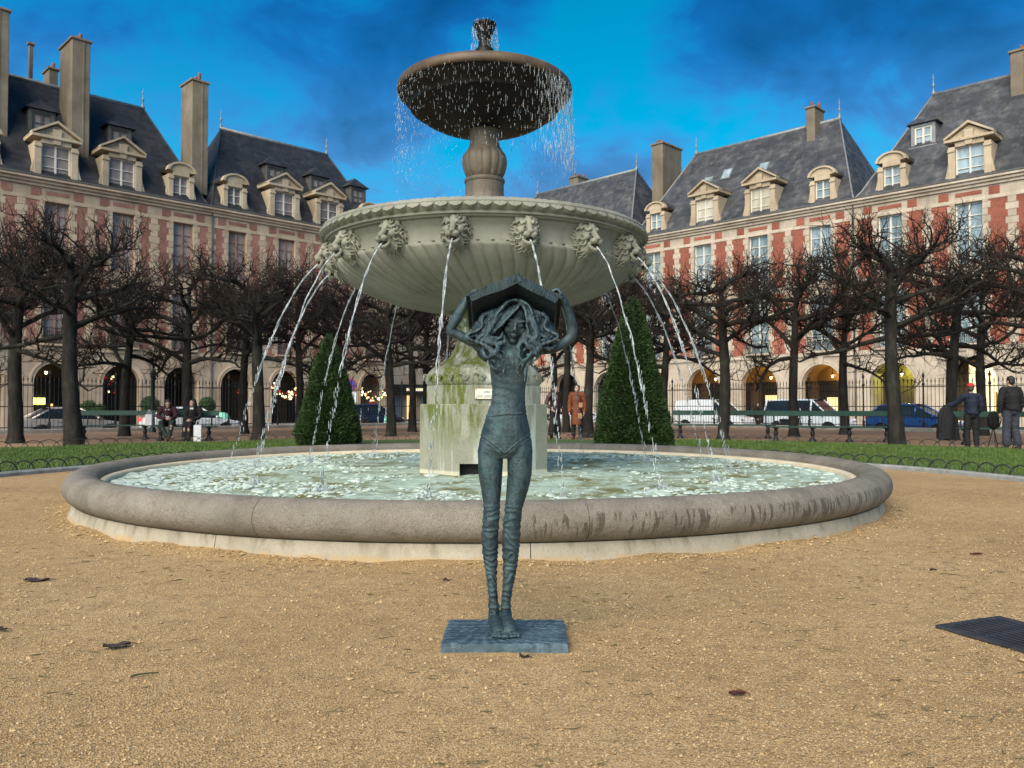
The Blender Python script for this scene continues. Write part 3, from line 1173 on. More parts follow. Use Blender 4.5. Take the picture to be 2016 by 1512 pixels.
# finial with its bubbling top
mb = MB()
mb.lathe(catm([(0.16, 4.91), (0.135, 5.45), (0.125, 5.58), (0.118, 5.645), (0.088, 5.67), (0.078, 5.72), (0.086, 5.79), (0.108, 5.86), (0.128, 5.92), (0.142, 5.955)], 5) + [(0.15, 5.965), (0.15, 5.985), (0.12, 5.995), (0.0, 5.985)], 48)
put("finial", sharp(mb.mesh("finial", MAT_WET), 40), fount)

# ------------------------------------------------------------------ water
t = NT("pool_water")
P = t.pos()
n1 = t.noise(2.1, 6, 0.62, P, 0.6)
n2 = t.noise(9.0, 5, 0.65, P, 0.4)
n3 = t.noise(0.55, 3, 0.5, P)
c = t.ramp(n3, [(0.35, (0.27, 0.31, 0.205)), (0.65, (0.32, 0.43, 0.375))])
c = t.mix(t.ramp(n1, [(0.36, 1.0), (0.52, 0.0)]), c, (0.15, 0.135, 0.05))
foamm = t.math('MULTIPLY_ADD', n2, 0.55, t.math('MULTIPLY', n1, 0.6))
c = t.mix(t.ramp(foamm, [(0.54, 0.0), (0.64, 0.8)]), c, (0.40, 0.50, 0.44))
rg = t.ramp(foamm, [(0.50, 0.42), (0.66, 0.7)])
nb = t.bump(t.noise(14, 4, 0.6, P, 0.5), 0.7, 0.02)
nb = t.bump(t.noise(48, 3, 0.6, P), 0.4, 0.006, nb)
MAT_WATER = t.done(c, rg, nb, spec=0.08)
t.b.inputs["IOR"].default_value = 1.16

rs = np.linspace(0.5, 4.262, 120)
nA = 420
A = np.arange(nA) * 2 * PI / nA
RR, AA = np.meshgrid(rs, A, indexing='ij')
p = np.stack([RR.ravel() * np.cos(AA.ravel()), RR.ravel() * np.sin(AA.ravel()), 0 * RR.ravel()], 1)
JL = [(3.02 * math.sin(th), -3.02 * math.cos(th)) for th in HEADS]
z = 0.010 * fbm(p, 2.2, 3, 1) + 0.007 * vnoise(p, 9, 7) + 0.012 * np.abs(vnoise(p, 6.5, 15)) + 0.007 * np.abs(vnoise(p, 15, 16))
for jx, jy in JL:
    d = np.hypot(p[:, 0] - jx, p[:, 1] - jy)
    z += 0.012 * np.cos(d * 26) * np.exp(-d * 2.6)
p[:, 2] = z
idx = np.arange(len(rs) * nA).reshape(len(rs), nA)
nx = np.roll(idx, -1, 1)
F = np.stack([idx[:-1].ravel(), idx[1:].ravel(), nx[1:].ravel(), nx[:-1].ravel()], 1)
g = put("water", np_mesh("water", p, F, MAT_WATER, True), None, (FC[0], FC[1], WATER_Z)); g['kind'] = 'structure'

# foam: flat bubbly domes, thickest at the left edge and where the jets fall
t = NT("foam")
P = t.pos()
fc = t.ramp(t.noise(30, 3, 0.6, P), [(0.3, (0.33, 0.42, 0.36)), (0.7, (0.53, 0.60, 0.54))])
MAT_FOAM = t.done(fc, 0.6, t.bump(t.noise(110, 2, 0.6, P), 0.4, 0.004), spec=0.5)


def foam():
    mb = MB(); mb.ball((0, 0, 0), 1.0, 8, 6)
    v0 = np.array(mb.v); f0 = [q for q in mb.f]
    tri = []
    for q in f0:
        for k in range(1, len(q) - 1):
            tri.append((q[0], q[k], q[k + 1]))
    tri = np.array(tri)
    tri = tri[v0[tri].mean(1)[:, 2] > -0.3]
    n = 30000
    a = rng.uniform(0, 2 * PI, n); r = np.sqrt(rng.uniform(0.8 ** 2, 4.22 ** 2, n))
    c = np.stack([r * np.cos(a), r * np.sin(a), 0 * r], 1)
    dens = -0.13 + 0.75 * fbm(c, 1.1, 3, 21)
    dens += 0.9 * np.exp(-((c[:, 0] + 3.6) / 0.9) ** 2) + 0.35 * np.exp(-((r - 4.1) / 0.25) ** 2)
    dmin = np.min([np.hypot(c[:, 0] - x, c[:, 1] - y) for x, y in JL], axis=0)
    dens += 0.95 * np.exp(-(dmin / 0.34) ** 2)
    dens -= 0.75 * np.exp(-(((c[:, 0] - 0.25) / 0.8) ** 2 + ((c[:, 1] + 1.6) / 1.1) ** 2))
    c = c[rng.random(n) < np.clip(dens, 0.02, 1)]
    n = len(c)
    s = rng.gamma(1.5, 0.0075, n) + 0.005
    left = c[:, 0] < -2.9
    s[left] *= 1.5
    sx = s * rng.uniform(0.9, 1.9, n); sy = s * rng.uniform(0.8, 1.3, n); sz = np.minimum(s * rng.uniform(0.25, 0.6, n), 0.028)
    sz[left] *= 0.45
    rot = rng.uniform(0, PI, n)
    V = v0[None] * np.stack([sx, sy, sz], 1)[:, None, :]
    X = V[..., 0] * np.cos(rot)[:, None] - V[..., 1] * np.sin(rot)[:, None]
    Y = V[..., 0] * np.sin(rot)[:, None] + V[..., 1] * np.cos(rot)[:, None]
    V = np.stack([X + c[:, :1], Y + c[:, 1:2], V[..., 2]], 2)
    rad = np.hypot(V[..., 0], V[..., 1])
    k = np.where(rad > 4.25, 4.25 / rad, 1)
    V[..., 0] *= k; V[..., 1] *= k
    zz = 0.010 * fbm(c, 2.2, 3, 1) + 0.007 * vnoise(c, 9, 7) + 0.012 * np.abs(vnoise(c, 6.5, 15)) + 0.007 * np.abs(vnoise(c, 15, 16))
    V[..., 2] += zz[:, None] + 0.002
    Fa = (tri[None] + (np.arange(n) * len(v0))[:, None, None]).reshape(-1, 3)
    o = put("foam", np_mesh("foam", V.reshape(-1, 3), Fa, MAT_FOAM, True), None, (FC[0], FC[1], WATER_Z))
    o['kind'] = 'stuff'


foam()

# jets from the lions' mouths: ropes of water that break up on the way down
t = NT("falling_water")
MAT_JET = t.done(t.ramp(t.noise(22, 3, 0.6, t.mapv(t.obj(), (1, 1, 0.35))), [(0.42, (0.40, 0.46, 0.48)), (0.62, (0.90, 0.93, 0.95))]), 0.12, t.bump(t.noise(40, 3, 0.6), 0.6, 0.01), spec=0.8)
t.b.inputs["Transmission Weight"].default_value = 0.55
t.b.inputs["IOR"].default_value = 1.33


def jet_mesh(seed):
    rg = np.random.default_rng(seed)
    z0, r0 = 2.80, 2.06
    drop = z0 - WATER_Z
    land = 2.98 + rg.uniform(-0.06, 0.10)
    vz = 1.45
    T = (-vz + math.sqrt(vz * vz + 2 * 9.81 * drop)) / 9.81
    v = (land - r0) / T
    out = []
    # coherent part: twin strands that twist together and thin out
    for strand in range(2):
        mb = MB()
        ts = np.linspace(0, T * rg.uniform(0.66, 0.80), 60)
        ph = rg.uniform(0, 6) + strand * PI
        pts, rad = [], []
        for q in ts:
            f = q / T
            w = 0.003 + 0.013 * f
            pts.append((w * math.sin(ph + 34 * f + 3 * math.sin(9 * f)), -(r0 + v * q) + w * math.cos(ph + 30 * f), z0 - vz * q - 4.905 * q * q))
            rad.append((0.0082 - 0.0046 * f) * (1 + 0.45 * math.sin(70 * f + ph) * f + 0.4 * rg.normal() * f))
        mb.tube(pts, np.clip(rad, 0.0022, 0.02), 6)
        out.append(mb.mesh("water_jet" if strand == 0 else "strand", MAT_JET, True))
    mb = MB()
    for k in range(90):
        q = T * rg.uniform(0.30, 1.0) ** 0.6
        f = q / T
        j = rg.normal(0, 0.016 * f, 3)
        zc = z0 - vz * q - 4.905 * q * q
        mb.ball((j[0], -(r0 + v * q) + j[1], max(zc, WATER_Z + 0.02)), (rg.uniform(0.002, 0.0055), rg.uniform(0.002, 0.0055), rg.uniform(0.010, 0.045)), 5, 4)
    for k in range(46):
        a = rg.uniform(0, 2 * PI); d = abs(rg.normal(0, 0.10))
        h = WATER_Z + abs(rg.normal(0, 0.055)) * math.exp(-d * 6) + 0.008
        s = rg.uniform(0.003, 0.010)
        mb.ball((d * math.cos(a), -land + d * math.sin(a), h), (s, s, s * rg.uniform(0.8, 2.2)), 5, 4)
    out.append(mb.mesh("droplets", MAT_JET, True))
    return out


jets = [jet_mesh(100 + k) for k in range(4)]
JLAB = {0: "stream of water falling from the lion head just left of the bronze statue's book",
        1: "stream of water falling behind the bronze book from the lion head above it",
        2: "stream of water from the lion head right of the statue, falling by the tall topiary",
        3: "stream of water arching out from the rightmost front lion head, over the right lawn",
        4: "stream of water arching farthest to the right of the lower bowl",
        15: "stream of water falling from the lion head left of the statue, past the left topiary",
        14: "stream of water arching from the leftmost front-facing lion head",
        13: "stream of water arching farthest to the left of the lower bowl",
        12: "stream of water falling behind the bowl's left end, left of the small topiary",
        11: "stream of water falling at the back left of the bowl, across the left topiary",
        10: "stream of water falling at the back, between left topiary and pedestal",
        5: "stream of water falling behind the bowl's right end, before the white van",
        6: "stream of water falling at the back right of the bowl, across the right topiary",
        7: "stream of water falling at the back, beside the person in the rust coat",
        8: "stream of water falling straight behind the pedestal",
        9: "stream of water falling at the back, left of the pedestal"}
for i, th in enumerate(HEADS):
    m3 = jets[i % 4]
    o = put("water_jet", m3[0], None, (FC[0], FC[1], 0), (0, 0, th))
    put("strand", m3[1], o)
    put("droplets", m3[2], o)['kind'] = 'stuff'
    tag(o, JLAB[i], "water jet", "water jets from the lion heads")


# drips off the upper bowl and the finial
def drips():
    mb = MB(); mb.ball((0, 0, 0), 1.0, 5, 4)
    v0 = np.array(mb.v)
    tri = []
    for q in mb.f:
        for k in range(1, len(q) - 1):
            tri.append((q[0], q[k], q[k + 1]))
    tri = np.array(tri)
    C, S = [], []

    def addp(a, r, z, w, h):
        C.append((r * math.cos(a), r * math.sin(a), z)); S.append((w, w, h))
    for k in range(1700):                                   # curtain below the rim
        a = rng.uniform(0, 2 * PI)
        f = rng.random() ** 1.6
        addp(a, 1.085 + rng.normal(0, 0.03) + 0.02 * f, 5.05 - 1.0 * f, rng.uniform(0.0009, 0.0022), rng.uniform(0.008, 0.034))
    for k in range(520):                                    # strings on the right
        a = rng.normal(R(-32), 0.22)
        f = rng.random()
        addp(a, 1.10 + 0.06 * f + rng.normal(0, 0.012), 5.06 - 1.1 * f ** 1.2, rng.uniform(0.0012, 0.0028), rng.uniform(0.02, 0.085))
    for k in range(700):                                    # fine spray falling lower
        a = rng.uniform(0, 2 * PI)
        addp(a, 1.08 + rng.normal(0, 0.09), rng.uniform(3.3, 4.7), rng.uniform(0.0009, 0.002), rng.uniform(0.004, 0.016))
    for k in range(260):                                    # finial
        a = rng.uniform(0, 2 * PI); f = rng.random()
        addp(a, 0.150 + 0.03 * f + rng.normal(0, 0.006), 5.99 - 0.36 * f, rng.uniform(0.0012, 0.003), rng.uniform(0.010, 0.045))
    C, S = np.array(C), np.array(S)
    V = v0[None] * S[:, None, :] + C[:, None, :]
    # a few continuous trickles too
    Fa = (tri[None] + (np.arange(len(C)) * len(v0))[:, None, None]).reshape(-1, 3)
    o = put("water_drips", np_mesh("water_drips", V.reshape(-1, 3), Fa, MAT_JET, True), None, (FC[0], FC[1], 0))
    o['kind'] = 'stuff'


drips()
# ================================================================== THE BRONZE STATUE
def bronze(name, lo, mid, hi, hs=1.0):
    t = NT(name)
    v = t.obj()
    n = t.noise(7.0, 7, 0.65, v)
    col = t.ramp(n, [(0.28, lo), (0.5, mid), (0.74, hi)])
    streak = t.noise(1.0, 5, 0.65, t.mapv(v, (26, 26, 5)))
    col = t.mix(t.ramp(streak, [(0.55, 0.0), (0.72, 0.5)]), col, dk(hi, 1.25))
    pit = t.noise(160, 3, 0.7, v)
    col = t.mix(t.ramp(pit, [(0.30, 0.55), (0.45, 0.0)]), col, dk(lo, 0.45))
    # raised places are rubbed pale by hands
    pt = t.n.new("ShaderNodeNewGeometry").outputs["Pointiness"]
    col = t.mix(t.ramp(pt, [(0.508, 0.0), (0.57, 0.45)]), col, dk(hi, 1.5))
    blot = t.noise(22.0, 5, 0.7, v)
    col = t.mix(t.ramp(blot, [(0.54, 0.0), (0.66, 0.6)]), col, dk(lo, 0.5))
    col = t.mix(t.ramp(t.noise(13.0, 5, 0.7, t.mapv(v, (1, 1, 0.6), (3, 1, 2))), [(0.56, 0.0), (0.70, 0.5)]), col, (hi[0] * 0.75, hi[1] * 1.25, hi[2] * 1.15))
    nb = t.bump(pit, 0.45 * hs, 0.005)
    nb = t.bump(t.noise(38, 5, 0.7, v), 0.6 * hs, 0.012, nb)
    rg = t.ramp(n, [(0.3, 0.46), (0.7, 0.62)])
    t.done(col, rg, nb, metal=0.35, spec=0.5)
    return t


tb = bronze("bronze_patina", (0.014, 0.026, 0.032), (0.035, 0.064, 0.076), (0.082, 0.126, 0.142))
MAT_BRZ = tb.mat
MAT_BRZ_HAIR = bronze("bronze_patina_hair", (0.011, 0.021, 0.028), (0.033, 0.060, 0.076), (0.092, 0.140, 0.163)).mat
MAT_BRZ_BOOK = bronze("bronze_patina_book", (0.006, 0.012, 0.016), (0.013, 0.026, 0.032), (0.030, 0.054, 0.064)).mat
tb = bronze("bronze_patina_base", (0.030, 0.054, 0.074), (0.062, 0.104, 0.135), (0.105, 0.158, 0.190))
v = tb.obj()
w1 = tb.wave(4.5, 9.0, tb.mapv(v, (0.6, 1.5, 1), (0.2, 0.1, 0)), 'RINGS', dscale=1.3, detail=3)
MAT_BRZ_BASE = tb.mat
tb.l.new(tb.bump(w1, 0.55, 0.010, tb.b.inputs["Normal"].links[0].from_socket), tb.b.inputs["Normal"])

SX0, SY0 = -0.031, 3.83
stat = thing("statue", "slender bronze statue of a barefoot girl holding an open book over her head", "statue", (SX0, SY0, 0))


def sx(px):
    return (px - 995) * 0.002394


def sz(py):
    return 1.1 - (py - 798) * 0.002394


# ---- base plate
mb = MB()
nx, ny = 150, 100
wx, dy0, dy1, zt = 0.283, -0.205, 0.205, 0.047
vs, fs = [], []
for i in range(nx + 1):
    for j in range(ny + 1):
        vs.append((-wx + 2 * wx * i / nx, dy0 + (dy1 - dy0) * j / ny, zt))
P_ = np.array(vs)
sw = np.sin(210 * np.hypot((P_[:, 0] + 0.17) * 0.7, (P_[:, 1] + 0.08) * 1.6) + 5.0 * vnoise(P_, 7, 2)) + np.sin(230 * np.hypot((P_[:, 0] - 0.20) * 0.7, (P_[:, 1] - 0.06) * 1.6) + 5 * vnoise(P_, 8, 5))
P_[:, 2] += 0.0013 * sw + 0.002 * vnoise(P_, 14, 9)
ed = np.minimum(np.minimum(P_[:, 0] + wx, wx - P_[:, 0]), np.minimum(P_[:, 1] - dy0, dy1 - P_[:, 1]))
P_[:, 2] -= 0.006 * np.exp(-ed / 0.006)
P_[:, 0] += np.where(np.abs(P_[:, 0]) > wx - 0.001, 0.003 * vnoise(P_, 22, 11), 0)
P_[:, 1] += np.where((P_[:, 1] < dy0 + 0.001) | (P_[:, 1] > dy1 - 0.001), 0.003 * vnoise(P_, 22, 12), 0)
vs = [tuple(q) for q in P_]
for i in range(nx):
    for j in range(ny):
        a = i * (ny + 1) + j
        fs.append((a, a + ny + 1, a + ny + 2, a + 1))
b = len(vs)
ring = [i * (ny + 1) for i in range(nx + 1)] + [nx * (ny + 1) + j for j in range(1, ny + 1)] + [i * (ny + 1) + ny for i in range(nx - 1, -1, -1)] + [j for j in range(ny - 1, 0, -1)]
for q in ring:
    vs.append((vs[q][0] * 1.006, vs[q][1] * 1.006, -0.02))
for q in range(len(ring)):
    c = (q + 1) % len(ring)
    fs.append((ring[q], b + q, b + c, ring[c]))
mb.add(vs, fs)
put("base_plate", sharp(mb.mesh("base_plate", MAT_BRZ_BASE), 40), stat, None, (0, 0, R(-1.0)))

# ---- body: overlapping lofts fused into one skin
mb = MB()
T_ = [  # py, cx px, half px, half depth m, y
    (902, 994, 30, .050, .005), (888, 994, 47, .074, .006), (872, 994.5, 52, .084, .008), (848, 996, 47.5, .084, .008), (822, 997, 41, .072, .002), (796, 1000, 34.0, .060, .0),
    (780, 1001, 33.0, .057, .0), (766, 1001.5, 32.8, .058, .0), (740, 1002, 36, .068, -.002), (716, 1002, 38.0, .074, -.006), (702, 1002.5, 40, .072, -.004), (690, 1003, 44, .062, .0), (680, 1004, 43, .050, .004),
    (672, 1007, 30, .040, .004), (664, 1009, 15, .034, .002), (650, 1011, 13, .032, -.004), (636, 1012, 13, .032, -.01)]
mb.loft([(sx(c), y, sz(p), h * .002394, d) for p, c, h, d, y in T_], 28)
# a little bust and shoulder blades, hip bones
for s in (-1, 1):
    mb.ball((sx(1002) + s * 0.042, -0.048, sz(718)), (0.040, 0.030, 0.050), 14, 10)
    mb.ball((sx(995) + s * 0.055, 0.055, sz(872)), (0.060, 0.055, 0.065), 14, 10)
LEGS = {-1: [(862, 945, 992), (887, 940, 991.5), (934, 942, 989), (965, 947, 987), (994, 952.5, 984), (1022, 951.5, 983.5), (1053, 948.5, 981), (1085, 949, 980), (1113, 953, 978.5), (1140, 958, 978), (1160, 961, 978.5), (1187, 962, 981), (1203, 963, 983)],
        1: [(862, 997, 1046), (887, 998, 1048.5), (934, 999, 1047), (965, 996.5, 1040), (994, 994.5, 1030), (1022, 992, 1025.5), (1053, 989, 1024), (1085, 989, 1022), (1113, 990.5, 1019), (1140, 990.5, 1013), (1160, 989, 1008.5), (1187, 987, 1005), (1203, 987, 1005)]}
for s, rows in LEGS.items():
    rg_ = []
    for p, a, b in rows:
        f = (p - 862) / 340
        yb = 0.010 - 0.012 * math.exp(-((p - 1010) / 40) ** 2) + 0.020 * math.exp(-((p - 1085) / 45) ** 2) + 0.012 * f
        hw = (b - a) / 2 * .002394
        rg_.append((sx((a + b) / 2), yb, sz(p), hw, hw * (1.12 if p < 1150 else 1.2)))
    # slouching stockings: rings from the knee down
    out = []
    K = len(rg_)
    zz = [r[2] for r in rg_]
    for k in range(140):
        z = zz[0] + (zz[-1] - zz[0]) * k / 139
        q = [np.interp(-z, [-w for w in zz], [r[i] for r in rg_]) for i in (0, 1, 3, 4)]
        out.append((q[0], q[1], z, q[2], q[3]))
    mb.loft(out, 24)
    # foot
    ax = rg_[-1][0]
    tx = sx(985) if s < 0 else sx(1007)
    zf = 0.047
    mb.tube([(ax, 0.030, sz(1200)), (ax + 0.002 * s, 0.030, zf + 0.045), (ax + 0.002 * s, 0.040, zf + 0.028)], [0.026, 0.028, 0.027], 12)
    pts = [(ax, 0.05, zf + 0.025), (ax, 0.0, zf + 0.050), ((ax * .6 + tx * .4), -0.045, zf + 0.046), ((ax * .25 + tx * .75), -0.090, zf + 0.030), (tx, -0.122, zf + 0.019)]
    mb.tube(bez(pts, 4), np.interp(np.linspace(0, 1, 17), [0, .3, .6, .85, 1], [0.024, 0.033, 0.034, 0.033, 0.024]), 14, flat=0.8)
    for k in range(5):
        u = (k - 2) * 0.0150
        big = (k == (3.9 and 4) and s < 0) or (k == 0 and s > 0)
        r = 0.0110 if big else 0.0080
        back = 0.0 if big else 0.004 * abs(k - (4 if s < 0 else 0))
        mb.tube([(tx + u * 0.9, -0.105, zf + 0.018), (tx + u * 1.05, -0.135 + back, zf + 0.015), (tx + u * 1.08, -0.152 + back, zf + 0.009)], [r, r * 1.05, r * 0.85], 8)

# arms
ARM = {-1: [(sx(968), .004, sz(683)), (sx(940), -.004, sz(676)), (sx(912), -.014, sz(664)), (sx(889), -.02, sz(651)), (sx(901), -.026, sz(625)), (sx(913), -.03, sz(603)), (sx(921), -.03, sz(588))],
       1: [(sx(1040), .004, sz(685)), (sx(1068), -.004, sz(687)), (sx(1098), -.012, sz(682)), (sx(1123), -.02, sz(664)), (sx(1126), -.03, sz(645)), (sx(1119), -.05, sz(620)), (sx(1110), -.07, sz(600)), (sx(1103), -.08, sz(590))]}
rad = {-1: [.034, .0275, .0245, .0215, .0245, .0205, .0165], 1: [.034, .0275, .0245, .0225, .0235, .0215, .0175, .0165]}
for s in (-1, 1):
    c = bez(ARM[s], 5)
    rr_ = np.interp(np.linspace(0, 1, len(c)), np.linspace(0, 1, len(rad[s])), rad[s])
    mb.tube(c, rr_, 12)
    e = ARM[s][3]
    mb.ball((e[0] + s * 0.004, e[1] + .006, e[2] - .004), .0215, 10, 8)
# right-hand fingers lie over the board's top edge, thumb below
hx, hy, hz_ = sx(1101), -0.085, sz(587)
mb.ball((hx, hy, hz_), (0.021, 0.022, 0.014), 12, 8, (0, 0.5, 0))
for k in range(4):
    y = hy - 0.022 + 0.0145 * k
    up = (0.013, 0.018, 0.017, 0.011)[k]
    ln = (0.036, 0.043, 0.042, 0.033)[k]
    mb.tube(bez([(hx + 0.004, y, hz_ + 0.004), (hx - 0.010, y - 0.002, hz_ + 0.012 + up), (hx - 0.010 - ln * 0.55, y - 0.003, hz_ + 0.010 + up * 0.9), (hx - 0.012 - ln, y - 0.004, hz_ + 0.002)], 4), np.linspace(0.0075, 0.0056, 13), 8)
mb.tube(bez([(hx - 0.002, hy - 0.018, hz_ - 0.004), (hx - 0.018, hy - 0.030, hz_ - 0.012), (hx - 0.036, hy - 0.032, hz_ - 0.010)], 4), np.linspace(0.0085, 0.006, 9), 8)
# left hand under the other board, fingers stretched along its underside
hx, hy, hz_ = sx(927), -0.03, sz(580)
mb.ball((hx + 0.008, hy + 0.006, hz_ - 0.010), (0.026, 0.026, 0.012), 12, 8, (0, -0.5, 0))
for k in range(4):
    y = hy - 0.018 + 0.0155 * k
    ln = (0.050, 0.060, 0.056, 0.044)[k]
    mb.tube(bez([(hx + 0.012, y, hz_ - 0.008), (hx + 0.012 + ln * 0.5, y + 0.002, hz_ + 0.002), (hx + 0.012 + ln, y + 0.004, hz_ + 0.006)], 4), np.linspace(0.0078, 0.0056, 9), 8)
mb.tube(bez([(hx, hy - 0.016, hz_ - 0.012), (hx + 0.010, hy - 0.032, hz_ + 0.004), (hx + 0.028, hy - 0.036, hz_ + 0.016)], 4), np.linspace(0.0088, 0.0062, 9), 8)

# head, bowed: built upright in its own frame, then tilted
hs = len(mb.v)
mb.ball((0, 0.020, 0.036), (0.058, 0.070, 0.064), 22, 16)
mb.ball((0, -0.016, -0.010), (0.052, 0.060, 0.074), 20, 14)
mb.ball((0, -0.046, -0.070), (0.022, 0.022, 0.019), 12, 8)      # chin
mb.tube([(0, -0.071, 0.022), (0, -0.080, 0.000), (0, -0.087, -0.014)], [0.0075, 0.009, 0.0115], 8)    # nose
for s in (-1, 1):
    mb.ball((s * 0.009, -0.079, -0.018), 0.0075, 8, 6)
    mb.ball((s * 0.026, -0.058, 0.030), (0.022, 0.014, 0.008), 10, 8, (0, s * -0.15, 0))     # brow
    mb.ball((s * 0.025, -0.059, 0.010), (0.015, 0.010, 0.009), 10, 8)                        # lowered lids
    mb.ball((s * 0.033, -0.046, -0.020), (0.020, 0.022, 0.022), 10, 8)                       # cheeks
    mb.ball((s * 0.066, 0.020, 0.000), (0.010, 0.018, 0.028), 8, 6)                          # ears
mb.ball((0, -0.068, -0.037), (0.018, 0.012, 0.0055), 10, 6)
mb.ball((0, -0.066, -0.047), (0.015, 0.012, 0.0060), 10, 6)
mb.tube([(0, 0.01, -0.11), (0, 0.012, -0.06), (0, 0.0, -0.02)], [0.030, 0.032, 0.034], 12)
HM = Matrix.Translation((sx(1015), -0.020, sz(640))) @ Matrix.Rotation(R(9), 4, 'Y') @ Matrix.Rotation(R(15), 4, 'X') @ Matrix.Scale(0.98, 4)
mb.xform(HM, hs)
co, no, fs = remesh(mb, 0.0038, 2)
# surface work: stocking folds, vest wrinkles, hem lines of the shorts, modelling marks
z = co[:, 2]
disp = 0.0016 * fbm(co, 26, 4, 3)
st = np.clip((sz(992) - z) / 0.012, 0, 1) * np.clip((z - sz(1190)) / 0.03, 0, 1)
nz = 1.6 * vnoise(co * [1, 1, 0.55], 13, 31) + 0.8 * vnoise(co, 30, 32)
ridge = np.abs(np.sin(z * 95 + nz * 2.6 + 12 * co[:, 1]))
disp += st * (0.0042 * (1 - ridge) ** 0.8 - 0.0012) * (0.8 + 0.9 * np.abs(vnoise(co, 9, 33)))
disp += 0.0035 * np.exp(-((z - sz(996) + 0.010 * vnoise(co, 8, 1)) / 0.004) ** 2)
disp += 0.0055 * np.exp(-((z - sz(1190) + 0.010 * vnoise(co, 12, 2)) / 0.009) ** 2) * (z < 0.25)
ve = np.clip((z - sz(846)) / 0.03, 0, 1) * np.clip((sz(738) - z) / 0.03, 0, 1)
disp += ve * 0.0015 * np.sin(z * 150 + co[:, 0] * 42 + 4.0 * vnoise(co, 8, 41)) * np.clip(0.3 + vnoise(co, 6, 42), 0, 1)
rs_ = np.clip((z - sz(738)) / 0.03, 0, 1) * np.clip((sz(690) - z) / 0.03, 0, 1)
disp += rs_ * 0.002 * np.sin(co[:, 0] * 160 + z * 30 + 3 * vnoise(co, 9, 43)) * np.clip(vnoise(co, 5, 44), 0, 1)
hem = z - (sz(858) - 0.085 * np.clip(1 - np.abs(co[:, 0] - sx(994)) / 0.115, 0, 1) ** 1.3 + 0.0)
front = np.clip((z - sz(905)) / 0.01, 0, 1)
disp += front * (0.0028 * np.exp(-((hem - 0.003) / 0.004) ** 2) - 0.0038 * np.exp(-((hem + 0.004) / 0.003) ** 2))
wl_ = z - (sz(817) + 0.10 * (co[:, 0]) + 0.004 * vnoise(co, 14, 5))
disp += 0.003 * np.exp(-((wl_ - 0.003) / 0.004) ** 2) - 0.0032 * np.exp(-((wl_ + 0.004) / 0.003) ** 2)
co = co + no * disp[:, None]
put("figure", mesh_of("figure", co, fs, MAT_BRZ, True), stat)

# ---- hair: thick sculpted locks
mb = MB()
HD = Vector((sx(1015), -0.020, sz(640)))


def H(px, py, y):
    return (sx(px), y, sz(py))


# cap
mb.ball((sx(1014), 0.016, sz(626)), (0.062, 0.072, 0.066), 20, 14)
mb.ball((sx(1012), 0.035, sz(650)), (0.085, 0.060, 0.085), 18, 12)
rg = np.random.default_rng(17)
for px_, py_, y_, rx, ry, rz_ in ((955, 652, .015, 27, .055, 28), (950, 672, .0, 23, .05, 22), (974, 684, -.03, 20, .05, 20), (1070, 650, .015, 25, .055, 27), (1074, 670, .0, 23, .05, 21), (1052, 684, -.03, 19, .05, 20), (1012, 700, .03, 32, .05, 34)):
    mb.ball((sx(px_), y_, sz(py_)), (rx * .002394, ry, rz_ * .002394), 14, 10)


def lock(pts, r0, r1, n=9, wig=0.0, wf=7.0):
    c = bez(pts, 8)
    k = len(c)
    f = np.linspace(0, 1, k)
    if wig:
        ph = rg.uniform(0, 6)
        c = c + np.stack([wig * f * np.sin(wf * f * 2 + ph), wig * f * np.cos(wf * 1.7 * f + ph) * 0.8, wig * 0.4 * f * np.sin(wf * 1.3 * f + ph)], 1)
    rr = (r0 * (1 - f) + r1 * f) * (0.75 + 0.4 * np.sin(PI * np.clip(f * 1.1, 0, 1)))
    mb.tube(c, np.maximum(rr, 0.002), n, flat=0.62)


# the sweep across her forehead, down to her right
for k in range(9):
    o = k * 2.6
    lock([H(1026 - o * 0.5, 601 - k * 0.8, -0.085 + k * 0.006), H(1008 - o, 622 - o * 0.25, -0.112 + k * 0.008), H(985 - o * 0.9, 646 - o * 0.35, -0.102 + k * 0.008), H(966 - o * 0.7, 660 - o * 0.2, -0.080 + k * 0.005), H(957 - o * 0.4, 670, -0.070)], 0.0105, 0.009, wig=0.003)
# other side, falling straight from the parting
for k in range(8):
    o = k * 2.4
    lock([H(1027 + o * 0.4, 601 + k, -0.080 + k * 0.006), H(1036 + o * 0.9, 624 + o * 0.2, -0.098 + k * 0.008), H(1038 + o, 650, -0.092 + k * 0.007), H(1042 + o * 1.1, 672, -0.075 + k * 0.004), H(1046 + o, 690, -0.078)], 0.010, 0.008, wig=0.004)
